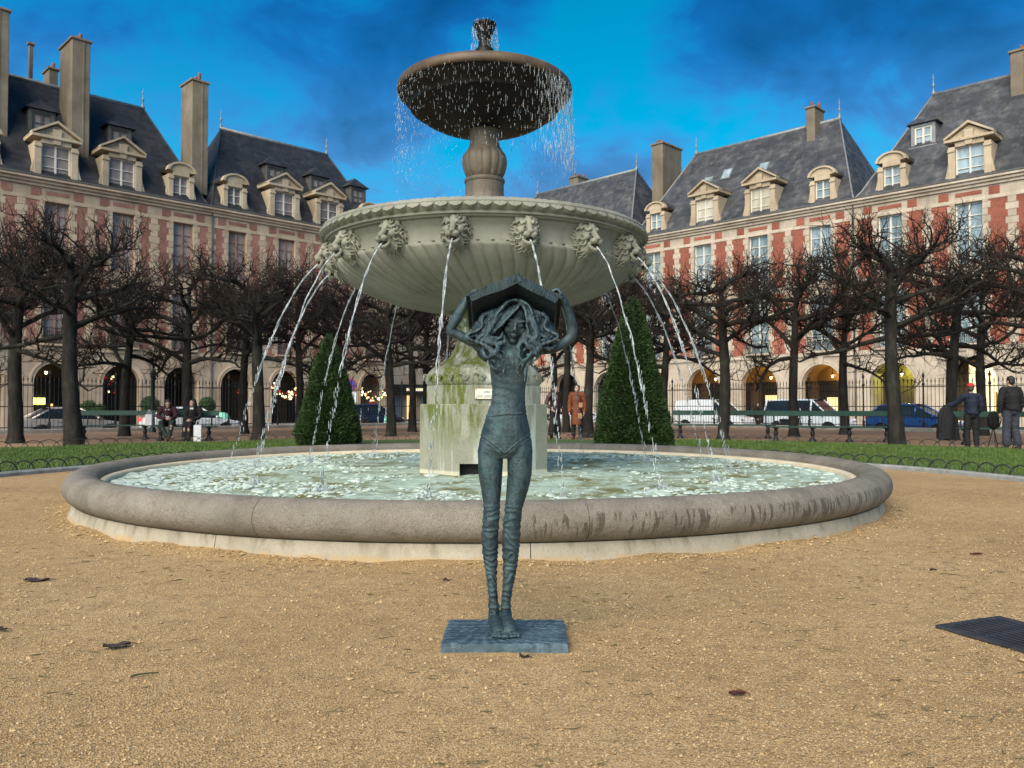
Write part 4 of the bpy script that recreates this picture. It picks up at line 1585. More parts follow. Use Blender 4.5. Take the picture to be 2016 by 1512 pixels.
# great curls at her right (picture left)
SPEC = [
    ([(978, 632, -.02), (960, 644, -.05), (954, 658, -.075), (966, 668, -.095), (984, 668, -.10), (992, 656, -.09)], .012, .008),
    ([(968, 652, -.05), (957, 664, -.08), (964, 676, -.105), (982, 680, -.11), (994, 674, -.10), (992, 662, -.085)], .011, .006),
    ([(964, 664, -.06), (960, 682, -.09), (972, 696, -.105), (986, 706, -.10), (994, 720, -.09), (990, 736, -.082)], .012, .004),
    ([(970, 668, -.07), (980, 684, -.11), (978, 698, -.11), (966, 706, -.095), (966, 720, -.085), (978, 730, -.085)], .011, .005),
    ([(960, 676, -.05), (950, 690, -.06), (956, 704, -.08), (970, 712, -.09), (984, 724, -.085)], .013, .005),
    ([(950, 660, .02), (940, 680, .03), (948, 694, .02), (964, 700, .0)], .018, .011),
    ([(985, 690, -.09), (996, 700, -.095), (1002, 714, -.09), (998, 728, -.085)], .008, .003),
    # picture right
    ([(1044, 640, -.03), (1056, 650, -.06), (1070, 664, -.065), (1084, 672, -.055), (1094, 668, -.05)], .012, .008),
    ([(1040, 646, -.05), (1040, 660, -.085), (1048, 672, -.10), (1060, 684, -.10), (1052, 696, -.105), (1034, 702, -.10)], .012, .007),
    ([(1036, 652, -.06), (1031, 668, -.095), (1038, 684, -.11), (1052, 694, -.105), (1056, 706, -.095), (1044, 714, -.095)], .011, .005),
    ([(1030, 662, -.07), (1022, 680, -.10), (1020, 698, -.10), (1024, 714, -.09), (1018, 730, -.083), (1022, 742, -.080)], .010, .004),
    ([(1044, 676, -.08), (1050, 690, -.10), (1040, 706, -.10), (1028, 716, -.092), (1026, 732, -.083)], .011, .004),
    ([(1056, 664, -.04), (1068, 682, -.05), (1080, 688, -.05), (1090, 682, -.045), (1096, 674, -.03)], .014, .008),
    ([(1060, 650, .01), (1076, 668, .01), (1078, 686, .0), (1062, 696, -.03)], .018, .011),
    ([(1050, 690, -.05), (1046, 706, -.075), (1036, 722, -.082), (1032, 744, -.078), (1034, 758, -.075)], .010, .003),
]
for pts, r0, r1 in SPEC:
    P3 = [H(*p) for p in pts]
    lock(P3, r0 * 1.35, r1 * 1.2, 10, 0.002)
# wavy locks falling in layers on both sides
for side in (-1, 1):
    for i in range(22):
        f = (i % 22) / 21
        xs_ = 1012 + side * (20 + 30 * f)
        out = side * (34 + 40 * ((i * 7) % 22) / 21 - 5 * (i // 22))
        y0_ = -0.030 - 0.075 * ((i * 5) % 22) / 21 + 0.05 * f - 0.012 * (i // 22)
        ye = 690 + 48 * ((i * 11) % 22) / 21 - 26 * abs(out) / 78
        am = side * (7 + 5 * math.sin(i * 2.7))
        lock([H(xs_, 606 + 26 * f, y0_ + 0.03), H(1012 + out * 0.66 + am, 624 + 12 * f, y0_ + 0.012), H(1010 + out * 0.98 - am * 0.8, 648 + 6 * math.sin(i), y0_), H(1008 + out * 1.06 + am * 0.9, 671 + 5 * math.cos(i), y0_ - 0.006), H(1006 + out * 0.72 - am * 0.6, (672 + ye) / 2 + 4, y0_ - 0.01), H(1005 + out * 0.62 + am * 0.5, ye, y0_ + 0.004)],
             0.0235 + 0.006 * math.sin(i * 1.9), 0.004, 10, 0.006, 4.0)
# strands combed over the crown from the parting
for k in range(34):
    f = k / 33
    x0 = 1024 - 6 * f
    yb2 = -0.088 + 0.13 * f
    lock([H(x0, 596 + 2 * math.sin(k), yb2), H(1002 - 4 * f, 598 + 3 * f, yb2 - 0.010), H(980, 622, yb2 - 0.006), H(968, 650, yb2 - 0.004)], 0.0095, 0.011, 7, 0.003)
    lock([H(x0 + 2, 597 + 2 * math.sin(k * 2), yb2), H(1040, 606, yb2 - 0.006), H(1050, 630, yb2 - 0.002), H(1056, 655, yb2)], 0.0095, 0.011, 7, 0.003)
# back mass
for k in range(16):
    a = R(20 + 140 * k / 15)
    c, s = math.cos(a), math.sin(a)
    lock([(sx(1012) + 0.05 * c, 0.03 + 0.05 * s, sz(608)), (sx(1008) + 0.10 * c, 0.03 + 0.075 * s, sz(640)), (sx(1004) + 0.12 * c, 0.03 + 0.07 * s, sz(672)), (sx(1003) + 0.10 * c, 0.03 + 0.07 * s, sz(705))], 0.018, 0.010, 8, 0.012)
# dark tail of hair that shows beside her shoulder
lock([H(944, 688, .05), H(948, 700, .07), H(958, 712, .075)], 0.020, 0.008)
co, no, fs = remesh(mb, 0.0036, 4)
# modelling marks drawn out along the fall of the hair
q_ = co + 0.012 * np.stack([np.sin(co[:, 2] * 60), 0 * co[:, 0], 0 * co[:, 0]], 1)
co = co + no * (0.0042 * vnoise(q_ * [1, 1, 0.22], 85, 8) + 0.0022 * vnoise(q_ * [1, 1, 0.25], 170, 9) + 0.0016 * fbm(co, 30, 3, 7))[:, None]
put("hair", mesh_of("hair", co, fs, MAT_BRZ_HAIR, True), stat)

# ---- the open book, worn like a roof: it slopes down towards her back
book = bpy.data.objects.new("book", None)
link(book, stat)
tilt = R(25)
front = Vector((sx(1019), -0.135, sz(546)))
back = Vector((0, math.cos(tilt), -math.sin(tilt)))
LEN = 0.30


def slab(wdir, w, t0, t1, n_u=60, n_v=22, bend=0.0, seed=0, amp=0.0016, open_front=None):
    """a sheet from the spine along wdir, thickness from t0 to t1 below the top face"""
    wd = Vector(wdir).normalized()
    nrm = wd.cross(back).normalized()
    if nrm.z > 0:
        nrm = -nrm
    vs = []
    for side, tt in ((0, t0), (1, t1)):
        for i in range(n_u + 1):
            u = i / n_u
            for j in range(n_v + 1):
                v_ = j / n_v
                p = front + wd * (w * u) + back * (LEN * v_) + nrm * (tt + bend * (math.sin(PI * min(1, u * 1.4)) * 0.5 if side else 0))
                vs.append(p[:])
    V = np.array(vs)
    V += np.array(nrm)[None] * (amp * vnoise(V, 60, seed) + amp * 1.2 * vnoise(V, 18, seed + 1))[:, None]
    edge = np.zeros(len(V), bool)
    K = (n_u + 1) * (n_v + 1)
    fs = []
    for s in (0, 1):
        for i in range(n_u):
            for j in range(n_v):
                a = s * K + i * (n_v + 1) + j
                q = (a, a + 1, a + n_v + 2, a + n_v + 1)
                fs.append(q if s else q[::-1])
    rg1 = [i * (n_v + 1) for i in range(n_u + 1)] + [n_u * (n_v + 1) + j for j in range(1, n_v + 1)] + [i * (n_v + 1) + n_v for i in range(n_u - 1, -1, -1)] + [j for j in range(n_v - 1, 0, -1)]
    jag = np.random.default_rng(seed).normal(0, 0.0009, len(rg1))
    for q, a in enumerate(rg1):
        V[a] += jag[q] * np.array(back); V[a + K] += jag[(q * 7) % len(rg1)] * np.array(back)
        c = rg1[(q + 1) % len(rg1)]
        fs.append((a, c, c + K, a + K))
    return [tuple(q) for q in V], fs


WL, WR = (sx(921) - sx(1019), 0.0, sz(586) - sz(546)), (sx(1103) - sx(1019), 0.0, sz(591) - sz(546))
wl_len, wr_len = Vector(WL).length, Vector(WR).length
for nm, wd, w, sd in (("cover", WL, wl_len, 3), ("cover", WR, wr_len, 9)):
    mb = MB(); mb.add(*slab(wd, w + 0.004, 0.0, 0.013, seed=sd, amp=0.0014))
    o = mb.build(nm, MAT_BRZ_BOOK, book, False)
for nm, wd, w, sd in (("page_block", WL, wl_len, 5), ("page_block", WR, wr_len, 12)):
    mb = MB(); mb.add(*slab(wd, w - 0.010, 0.013, 0.046, seed=sd, bend=0.012, amp=0.0009))
    o = mb.build(nm, MAT_BRZ_BOOK, book, False)
mb = MB()
sp_ = [tuple(front + back * (LEN * k / 12) + Vector((0, 0, -0.006 + 0.002 * math.sin(k * 2.1)))) for k in range(13)]
mb.tube(sp_, 0.011, 10)
mb.build("spine", MAT_BRZ_BOOK, book, True)
# ================================================================== THE HOUSES ROUND THE SQUARE
def stone_mat(name, c0, c1, c2, soot=0.4):
    t = NT(name)
    v = t.pos()
    base = t.ramp(t.noise(0.7, 6, 0.65, v), [(0.3, c0), (0.52, c1), (0.75, c2)])
    base = t.mix(t.ramp(t.noise(1.0, 5, 0.65, t.mapv(v, (2.4, 2.4, 0.35))), [(0.52, 0.0), (0.75, soot)]), base, dk(c0, 0.55))
    base = t.mix(1.0, base, t.ramp(t.rnd(), [(0, 0.86), (1, 1.1)]), 'MULTIPLY')
    return t.done(base, 0.88, t.bump(t.noise(12, 5, 0.7, v), 0.3, 0.02), spec=0.2)


def brick_mat(name, a, b, c):
    t = NT(name)
    v = t.obj()
    br = t.n.new("ShaderNodeTexBrick")
    s = t.sepxyz(v)
    t.l.new(t.comb(s[0], s[2], 0.0), br.inputs[0])
    br.inputs["Scale"].default_value = 1.0
    br.inputs["Brick Width"].default_value = 0.24
    br.inputs["Row Height"].default_value = 0.075
    br.inputs["Mortar Size"].default_value = 0.010
    br.inputs["Color1"].default_value = (*a, 1); br.inputs["Color2"].default_value = (*b, 1); br.inputs["Mortar"].default_value = (*c, 1)
    P = t.pos()
    col = t.mix(1.0, br.outputs[0], t.ramp(t.noise(0.8, 5, 0.65, P), [(0.3, 0.72), (0.7, 1.15)]), 'MULTIPLY')
    col = t.mix(1.0, col, t.ramp(t.rnd(), [(0, 0.82), (1, 1.12)]), 'MULTIPLY')
    return t.done(col, 0.85, t.bump(br.outputs["Fac"], -0.3, 0.01), spec=0.2)


def slate_mat(name, c0, c1, c2, lich):
    t = NT(name)
    P = t.pos()
    base = t.ramp(t.noise(0.6, 6, 0.65, P), [(0.3, c0), (0.52, c1), (0.75, c2)])
    base = t.mix(t.ramp(t.noise(1.0, 5, 0.65, t.mapv(P, (1.5, 1.5, 0.22))), [(0.5, 0.0), (0.72, lich)]), base, (0.17, 0.165, 0.15))
    tile = t.voro(2.0, t.mapv(P, (1, 1, 1.8)), "Color")
    base = t.mix(1.0, base, t.ramp(t.sepxyz(tile)[0], [(0, 0.66), (1, 1.25)]), 'MULTIPLY')
    rows = t.wave(0.62, 0.0, P, dirn='Z')
    return t.done(base, t.ramp(t.noise(2, 3, 0.5, P), [(0.3, 0.55), (0.7, 0.75)]), t.bump(rows, 0.35, 0.02, t.bump(t.noise(9, 4, 0.7, P), 0.3, 0.02)), spec=0.4)


MAT_STONE_L = stone_mat("facade_stone_left", (0.34, 0.25, 0.18), (0.47, 0.365, 0.27), (0.54, 0.44, 0.335))
MAT_STONE_R = stone_mat("facade_stone_right", (0.33, 0.27, 0.21), (0.455, 0.385, 0.31), (0.54, 0.47, 0.395), 0.6)
MAT_BRICK_L = brick_mat("brick_left", (0.23, 0.075, 0.060), (0.31, 0.115, 0.09), (0.36, 0.26, 0.21))
MAT_BRICK_R = brick_mat("brick_right", (0.26, 0.062, 0.042), (0.34, 0.092, 0.060), (0.33, 0.17, 0.12))
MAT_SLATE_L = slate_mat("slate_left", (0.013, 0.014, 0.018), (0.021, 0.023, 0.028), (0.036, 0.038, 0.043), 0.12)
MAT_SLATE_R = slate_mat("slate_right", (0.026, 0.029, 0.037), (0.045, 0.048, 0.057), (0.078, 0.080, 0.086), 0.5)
MAT_DORMER = stone_mat("dormer_stone", (0.33, 0.26, 0.18), (0.44, 0.355, 0.255), (0.52, 0.435, 0.325), 0.4)
MAT_CHIM = stone_mat("chimney_render", (0.15, 0.12, 0.088), (0.20, 0.165, 0.125), (0.255, 0.215, 0.17), 0.5)
MAT_POT = M("chimney_pot_clay", (0.22, 0.085, 0.05), 0.8, 0.25, 6, 0.2, 30)
MAT_ZINC = M("zinc_lead", (0.22, 0.225, 0.23), 0.5, 0.25, 3, 0.15, 20, metal=0.3)
MAT_GUTTER = M("cornice_gutter", (0.085, 0.08, 0.075), 0.6, 0.2, 3, 0.1, 20)
MAT_FRAME = M("window_paint", (0.62, 0.60, 0.55), 0.5, 0.1, 4, 0.05, 30)
MAT_FRAME_D = M("window_paint_brown", (0.30, 0.17, 0.13), 0.55, 0.15, 4, 0.05, 30)
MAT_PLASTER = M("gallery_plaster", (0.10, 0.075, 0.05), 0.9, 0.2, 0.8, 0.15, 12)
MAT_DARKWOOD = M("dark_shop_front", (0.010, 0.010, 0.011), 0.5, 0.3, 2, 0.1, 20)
MAT_IRON = M("black_ironwork", (0.016, 0.016, 0.018), 0.5, 0.2, 10, 0.1, 60, metal=0.3)


def glass_mat(name, c, rough=0.06, em=None):
    t = NT(name)
    v = t.pos()
    col = t.ramp(t.noise(1.3, 4, 0.6, t.mapv(v, (1.6, 1.6, 0.4))), [(0.3, dk(c, 0.6)), (0.7, dk(c, 1.25))])
    col = t.mix(1.0, col, t.ramp(t.rnd(), [(0, 0.7), (1, 1.2)]), 'MULTIPLY')
    t.done(col, rough, t.bump(t.noise(1.2, 2, 0.5, v), 0.12, 0.05), spec=0.5)
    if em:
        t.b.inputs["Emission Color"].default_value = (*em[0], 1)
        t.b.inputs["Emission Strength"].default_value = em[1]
    return t.mat


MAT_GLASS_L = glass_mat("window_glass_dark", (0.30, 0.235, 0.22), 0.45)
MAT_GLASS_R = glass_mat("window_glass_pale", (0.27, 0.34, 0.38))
MAT_GLASS_REFLECT = glass_mat("window_glass_reflection_glow", (0.36, 0.36, 0.33), 0.1, ((1.0, 0.66, 0.28), 0.05))  # warm glow put into the pane for a yellow reflection, no lamp behind
MAT_LAMP = emit("lantern_glow", (1.0, 0.72, 0.34), 2.2)
MAT_SHOP_WARM = emit("shop_window_warm", (1.0, 0.60, 0.24), 0.42, (0.4, 0.3, 0.2))
MAT_SHOP_CREAM = emit("shop_interior_cream", (1.0, 0.85, 0.50), 0.26, (0.6, 0.55, 0.4))
MAT_RED = M("red_poster", (0.55, 0.035, 0.02), 0.5, 0.15, 4, 0)
MAT_YEL = M("yellow_poster", (0.65, 0.48, 0.03), 0.5, 0.1, 4, 0)

Z_SPRING, Z_FLOOR1, Z_BAND, Z_CORN, Z_EAVE = 2.60, 4.70, 14.15, 15.05, 15.65
Z_RIDGE = 23.7
W1 = (5.05, 9.05)
W2 = (10.20, 14.15)
DEPTH = 11.5
GAL = 4.1


def window_pair(w, h, frame_mat, name, bars=3, th=0.06):
    """two-leaf window: frame with mullion and glazing bars; six or eight panes are the gaps"""
    mb = MB()
    mb.bevbox(-w / 2, -w / 2 + 0.08, -th, th, 0, h, 0.008)
    mb.bevbox(w / 2 - 0.08, w / 2, -th, th, 0, h, 0.008)
    mb.bevbox(-w / 2 + 0.08, w / 2 - 0.08, -th, th, h - 0.08, h, 0.008)
    mb.bevbox(-w / 2 + 0.08, w / 2 - 0.08, -th, th, 0, 0.10, 0.008)
    mb.bevbox(-0.055, 0.055, -th * 1.1, th, 0.10, h - 0.08, 0.008)
    for k in range(1, bars + 1):
        z = 0.10 + (h - 0.18) * k / (bars + 1)
        for s in (-1, 1):
            a, b = (0.055, w / 2 - 0.08) if s > 0 else (-w / 2 + 0.08, -0.055)
            mb.box(a, b, -th * 0.7, th * 0.5, z - 0.022, z + 0.022)
    return mb.mesh(name, frame_mat)


def pane_mesh(w, h, mat):
    mb = MB()
    mb.box(-w / 2 + 0.04, w / 2 - 0.04, 0.0, 0.02, 0.04, h - 0.04)
    return mb.mesh("pane", mat)


def ring_arch(mb, cx, r0, r1, zs, y0, y1, n=20, a0=0.0, a1=PI):
    vs, fs = [], []
    for i in range(n + 1):
        a = a0 + (a1 - a0) * i / n
        for r in (r0, r1):
            for y in (y0, y1):
                vs.append((cx + r * math.cos(a), y, zs + r * math.sin(a)))
    for i in range(n):
        b = i * 4; c = b + 4
        fs += [(b, b + 2, c + 2, c), (b + 1, c + 1, c + 3, b + 3), (b, c, c + 1, b + 1), (b + 2, b + 3, c + 3, c + 2)]
    fs += [(0, 1, 3, 2), (n * 4, n * 4 + 2, n * 4 + 3, n * 4 + 1)]
    mb.add(vs, fs)


class Kind:
    pass


def make_kind(side):
    k = Kind()
    k.side = side
    if side == 'L':
        k.bay, k.half, k.ar = 4.10, 0.72, 1.21
        k.stone, k.brick, k.slate, k.glass = MAT_STONE_L, MAT_BRICK_L, MAT_SLATE_L, MAT_GLASS_L
        k.frame2 = MAT_FRAME_D
    else:
        k.bay, k.half, k.ar = 4.90, 0.80, 1.48
        k.stone, k.brick, k.slate, k.glass = MAT_STONE_R, MAT_BRICK_R, MAT_SLATE_R, MAT_GLASS_R
        k.frame2 = MAT_FRAME
    w = 2 * k.half
    k.win = [window_pair(w, z1 - z0, k.frame2 if side == 'L' else MAT_FRAME, "window", 4) for z0, z1 in (W1, W2)]
    k.pane = [pane_mesh(w, z1 - z0, k.glass) for z0, z1 in (W1, W2)]
    # quoin blocks
    k.qh = 0.44
    mb = MB(); mb.bevbox(-0.36, 0.36, -0.040, 0.01, 0.010, k.qh - 0.010, 0.012); k.chain_w = mb.mesh("stone_block", k.stone)
    mb = MB(); mb.bevbox(-0.24, 0.24, -0.040, 0.01, 0.010, k.qh - 0.010, 0.012); k.chain_n = mb.mesh("stone_block", k.stone)
    mb = MB(); mb.bevbox(0, 0.46, -0.040, 0.01, 0.010, k.qh - 0.010, 0.012); k.jamb_w = mb.mesh("stone_block", k.stone)
    mb = MB(); mb.bevbox(0, 0.32, -0.040, 0.01, 0.010, k.qh - 0.010, 0.012); k.jamb_n = mb.mesh("stone_block", k.stone)
    # brick panels between windows
    k.bpan = []
    for z0, z1 in ((W1[0] - 0.1, Z_BAND - 4.38), (W2[0] - 0.25, Z_BAND - 0.02)):
        mb = MB(); mb.box(0, k.bay - w - 0.10, -0.018, 0.01, 0, z1 - z0); k.bpan.append((z0, mb.mesh("brick_panel", k.brick)))
    mb = MB(); mb.box(0, 0.62, -0.018, 0.01, 0, 0.52); k.btop = mb.mesh("brick_panel", k.brick)
    mb = MB(); mb.box(-k.half + 0.02, k.half - 0.02, -0.018, 0.01, 0, 0.26); k.blint = mb.mesh("brick_panel", k.brick)
    # balcony
    mb = MB()
    a = k.half + 0.18
    mb.box(-a, a, -0.36, -0.33, 0.98, 1.02); mb.box(-a, a, -0.36, -0.33, 0.04, 0.07)
    n = 16
    for i in range(n + 1):
        x = -a + 2 * a * i / n
        mb.box(x - 0.010, x + 0.010, -0.355, -0.335, 0.0, 1.0)
    for i in range(n):
        x = -a + 2 * a * (i + 0.5) / n
        pts = [(x + 0.045 * math.cos(q), -0.345, 0.55 + 0.10 * math.sin(q)) for q in np.linspace(0, 2 * PI, 9)]
        mb.tube(pts, 0.010, 4, cap=False)
    for s in (-1, 1):
        mb.box(min(s * a, s * a - s * 0.02), max(s * a, s * a - s * 0.02), -0.345, 0.0, 0.98, 1.02)
    k.balcony = mb.mesh("balcony_railing", MAT_IRON)
    mb = MB(); mb.bevbox(-a - 0.1, a + 0.1, -0.40, 0.0, -0.14, 0.0, 0.03); k.ledge = mb.mesh("balcony_ledge", k.stone)
    # arch moulding + keystone + impost
    mb = MB(); ring_arch(mb, 0, k.ar, k.ar + 0.24, 0, -0.06, 0.05); ring_arch(mb, 0, k.ar + 0.17, k.ar + 0.27, 0, -0.10, 0.05); k.archm = mb.mesh("arch_moulding", k.stone)
    mb = MB(); mb.prism([(-0.15, 0), (0.15, 0), (0.22, 0.62), (-0.22, 0.62)], -0.16, 0.02); k.key = mb.mesh("keystone", k.stone)
    # dormers
    def dormer(kind, w, h):
        mb = MB()
        j = 0.42 if kind == 'ped' else 0.36
        W = w / 2
        d = 2.6
        mb.bevbox(-W - j, -W, 0, d, 0, h, 0.02); mb.bevbox(W, W + j, 0, d, 0, h, 0.02)
        mb.bevbox(-W, W, 0.0, d, h - 0.05, h + 0.28, 0.01)
        mb.bevbox(-W - j - 0.03, -W + 0.03, -0.07, 0.1, h - 0.35, h - 0.18, 0.02); mb.bevbox(W - 0.03, W + j + 0.03, -0.07, 0.1, h - 0.35, h - 0.18, 0.02)
        # scroll consoles beside the jambs
        for s in (-1, 1):
            pr = [(s * (W + j), 0), (s * (W + j + 0.30), 0), (s * (W + j + 0.22), 0.25), (s * (W + j + 0.08), 0.8), (s * (W + j), 1.3)]
            mb.prism(pr if s > 0 else pr[::-1], 0.05, 0.35)
        if kind == 'ped':
            e = W + j + 0.20
            mb.bevbox(-e, e, -0.18, d, h + 0.28, h + 0.46, 0.02)
            tri = [(-e + 0.12, h + 0.46), (e - 0.12, h + 0.46), (0, h + 1.28)]
            mb.prism(tri, 0.08, d)
            for s in (-1, 1):
                q = [(s * e, h + 0.46), (s * e, h + 0.60), (0, h + 1.52), (0, h + 1.36)]
                mb.prism(q if s < 0 else q[::-1], -0.20, d)
            mb.prism([(-0.20, h - 0.02), (0.20, h - 0.02), (0.28, h + 0.95), (-0.28, h + 0.95)], -0.10, 0.2)
        else:
            e = W + j
            mb.prism([(e * math.cos(a), h + 0.28 + 0.62 * e * math.sin(a)) for a in np.linspace(0, PI, 17)], 0.0, d)
            n0 = len(mb.v)
            ring_arch(mb, 0, e * 0.93, e * 1.12, 0, -0.14, d, 18)
            for q in range(n0, len(mb.v)):
                x, y, z = mb.v[q]; mb.v[q] = (x, y, h + 0.28 + 0.64 * z)
        dm = mb.mesh("dormer", MAT_DORMER)
        wm = window_pair(w - 0.02, h - 0.12, MAT_FRAME, "dormer_window", 2, 0.05)
        mg = MB(); mg.box(-W + 0.02, W - 0.02, 0.0, 0.02, 0.02, h - 0.1)
        pm = mg.mesh("pane", k.glass)
        mc = MB()                                             # lead / slate cover over the back of the dormer
        if kind == 'ped':
            mc.prism([(-e - 0.05, h + 0.56), (e + 0.05, h + 0.56), (0, h + 1.58)], 0.35, d + 1.6)
        else:
            mc.prism([(e * 1.15 * math.cos(a), h + 0.30 + 0.74 * e * math.sin(a)) for a in np.linspace(0, PI, 17)], 0.30, d + 1.2)
        cm = mc.mesh("dormer_roof", k.slate)
        return dm, wm, pm, cm, h
    k.dorm = {'ped': dormer('ped', 1.75 if side == 'L' else 1.70, 2.35), 'arch': dormer('arch', 1.15, 2.0)}
    # small upper dormer
    mb = MB()
    mb.bevbox(-0.62, -0.44, 0, 2.2, 0, 1.25, 0.02); mb.bevbox(0.44, 0.62, 0, 2.2, 0, 1.25, 0.02); mb.bevbox(-0.44, 0.44, 0, 2.2, 1.08, 1.25, 0.02); mb.bevbox(-0.72, 0.72, -0.12, 0.5, -0.12, 0.0, 0.02)
    k.small = mb.mesh("roof_dormer", MAT_ZINC if side == 'R' else MAT_GUTTER)
    mb = MB()
    apx = (0, 0.75, 2.05)
    mb.add([(-0.8, -0.2, 1.25), (0.8, -0.2, 1.25), (0.8, 2.4, 1.25), (-0.8, 2.4, 1.25), (0, 0.5, 1.95), (0, 2.4, 1.95)], [(0, 1, 4), (1, 2, 5, 4), (3, 0, 4, 5), (3, 2, 1, 0), (2, 3, 5)])
    k.small_roof = mb.mesh("dormer_roof", k.slate)
    k.small_win = window_pair(0.88, 1.06, MAT_FRAME if side == 'R' else MAT_GUTTER, "dormer_window", 1, 0.04)
    mb = MB(); mb.box(-0.42, 0.42, 0, 0.02, 0.02, 1.04); k.small_pane = mb.mesh("pane", k.glass)
    # finial of the roof
    mb = MB()
    mb.lathe([(0.18, -0.1), (0.16, 0.15), (0.07, 0.3), (0.05, 0.55), (0.12, 0.68), (0.13, 0.78), (0.05, 0.9), (0.04, 1.25), (0.085, 1.35), (0.03, 1.45), (0.0, 1.9)], 10)
    k.finial = mb.mesh("roof_finial", MAT_ZINC, True)
    mb = MB(); mb.tube([(0, 0, 0), (0, 0, 10.4)], 0.065, 8); mb.tube([(0, 0, 10.4), (0, 0.02, 10.6), (0.0, 0.0, 10.75)], 0.065, 8)
    for z in (0.5, 3, 5.5, 8):
        mb.tube([(0, 0, z), (0, 0, z + 0.12)], 0.085, 8)
    k.pipe = mb.mesh("drainpipe", MAT_GUTTER, True)
    mb = MB()
    mb.lathe([(0.12, 0.0), (0.13, 0.05), (0.11, 0.35), (0.12, 0.42), (0.09, 0.42)], 10)
    k.pot = mb.mesh("chimney_pot", MAT_POT, True)
    return k


def arcade_wall(mb, k, n, L):
    """ground floor with arches, then the storey walls with real window openings"""
    zt = Z_FLOOR1
    y0, y1 = 0.0, 0.60
    for i in range(n):
        c = k.bay * (i + 0.5)
        xa, xb = c - k.bay / 2, c + k.bay / 2
        # piers
        mb.box(xa, c - k.ar, y0, y1, PAVE - 0.05, Z_SPRING)
        mb.box(c + k.ar, xb, y0, y1, PAVE - 0.05, Z_SPRING)
        # spandrel
        N = 24
        arc = [(c + k.ar * math.cos(a), Z_SPRING + k.ar * math.sin(a)) for a in np.linspace(PI, 0, N + 1)]
        top = [(xa + (xb - xa) * j / N, zt) for j in range(N + 1)]
        vs, fs = [], []
        for (ax, az), (tx, tz) in zip(arc, top):
            vs += [(ax, y0, az), (tx, y0, tz), (ax, y1, az), (tx, y1, tz)]
        for j in range(N):
            b = 4 * j; d = b + 4
            fs += [(b, d, d + 1, b + 1), (b + 2, b + 3, d + 3, d + 2), (b, b + 2, d + 2, d)]
        q = len(vs)
        vs += [(xa, y0, Z_SPRING), (xb, y0, Z_SPRING), (xa, y1, Z_SPRING), (xb, y1, Z_SPRING)]
        fs += [(0, 1, q), (4 * N, q + 1, 4 * N + 1), (2, q + 2, 3), (4 * N + 2, 4 * N + 3, q + 3)]
        mb.add(vs, fs)
        # upper wall
        for (z0, z1), (lo, hi) in zip((W1, W2), ((Z_FLOOR1, 9.6), (9.6, Z_CORN))):
            mb.box(xa, c - k.half, y0, 0.5, lo, hi); mb.box(c + k.half, xb, y0, 0.5, lo, hi)
            mb.box(c - k.half, c + k.half, y0, 0.5, lo, z0); mb.box(c - k.half, c + k.half, y0, 0.5, z1, hi)
    # ends, back and the wall behind the rooms
    mb.box(0, 0.35, 0.6, DEPTH, PAVE - 0.05, Z_CORN); mb.box(L - 0.35, L, 0.6, DEPTH, PAVE - 0.05, Z_CORN)
    mb.box(0.35, L - 0.35, DEPTH - 0.4, DEPTH, PAVE - 0.05, Z_CORN)


def roof_mesh(k, L, hip0, hip1, yr=5.6):
    mb = MB()
    ez, yb = Z_EAVE + 0.02, DEPTH + 0.2
    y0 = 0.05
    # slightly flared eaves: three rows
    def row(f, z):
        return [(hip0 * f, y0 + (yr - y0) * f, z), (L - hip1 * f, y0 + (yr - y0) * f, z), (L - hip1 * f, yb - (yb - yr) * f, z), (hip0 * f, yb - (yb - yr) * f, z)]
    rows = [row(0, ez), row(0.10, ez + (Z_RIDGE - ez) * 0.075), row(0.22, ez + (Z_RIDGE - ez) * 0.20)]
    for f in (0.4, 0.6, 0.8, 0.985):
        rows.append(row(f, ez + (Z_RIDGE - ez) * (0.20 + 0.80 * (f - 0.22) / 0.78)))
    vs = sum(rows, [])
    fs = []
    for r_ in range(len(rows) - 1):
        for i in range(4):
            j = (i + 1) % 4
            fs.append((r_ * 4 + i, r_ * 4 + j, r_ * 4 + 4 + j, r_ * 4 + 4 + i))
    e = (len(rows) - 1) * 4
    fs.append((e, e + 1, e + 2, e + 3))
    mb.add(vs, fs)
    return mb, rows


def roof_y(k, z, yr=5.6):
    """distance behind the facade at which the front slope has height z"""
    ez = Z_EAVE + 0.02
    g = (z - ez) / (Z_RIDGE - ez)
    f = np.interp(g, [0, 0.075, 0.20, 1], [0, 0.10, 0.22, 1])
    return 0.05 + (yr - 0.05) * f


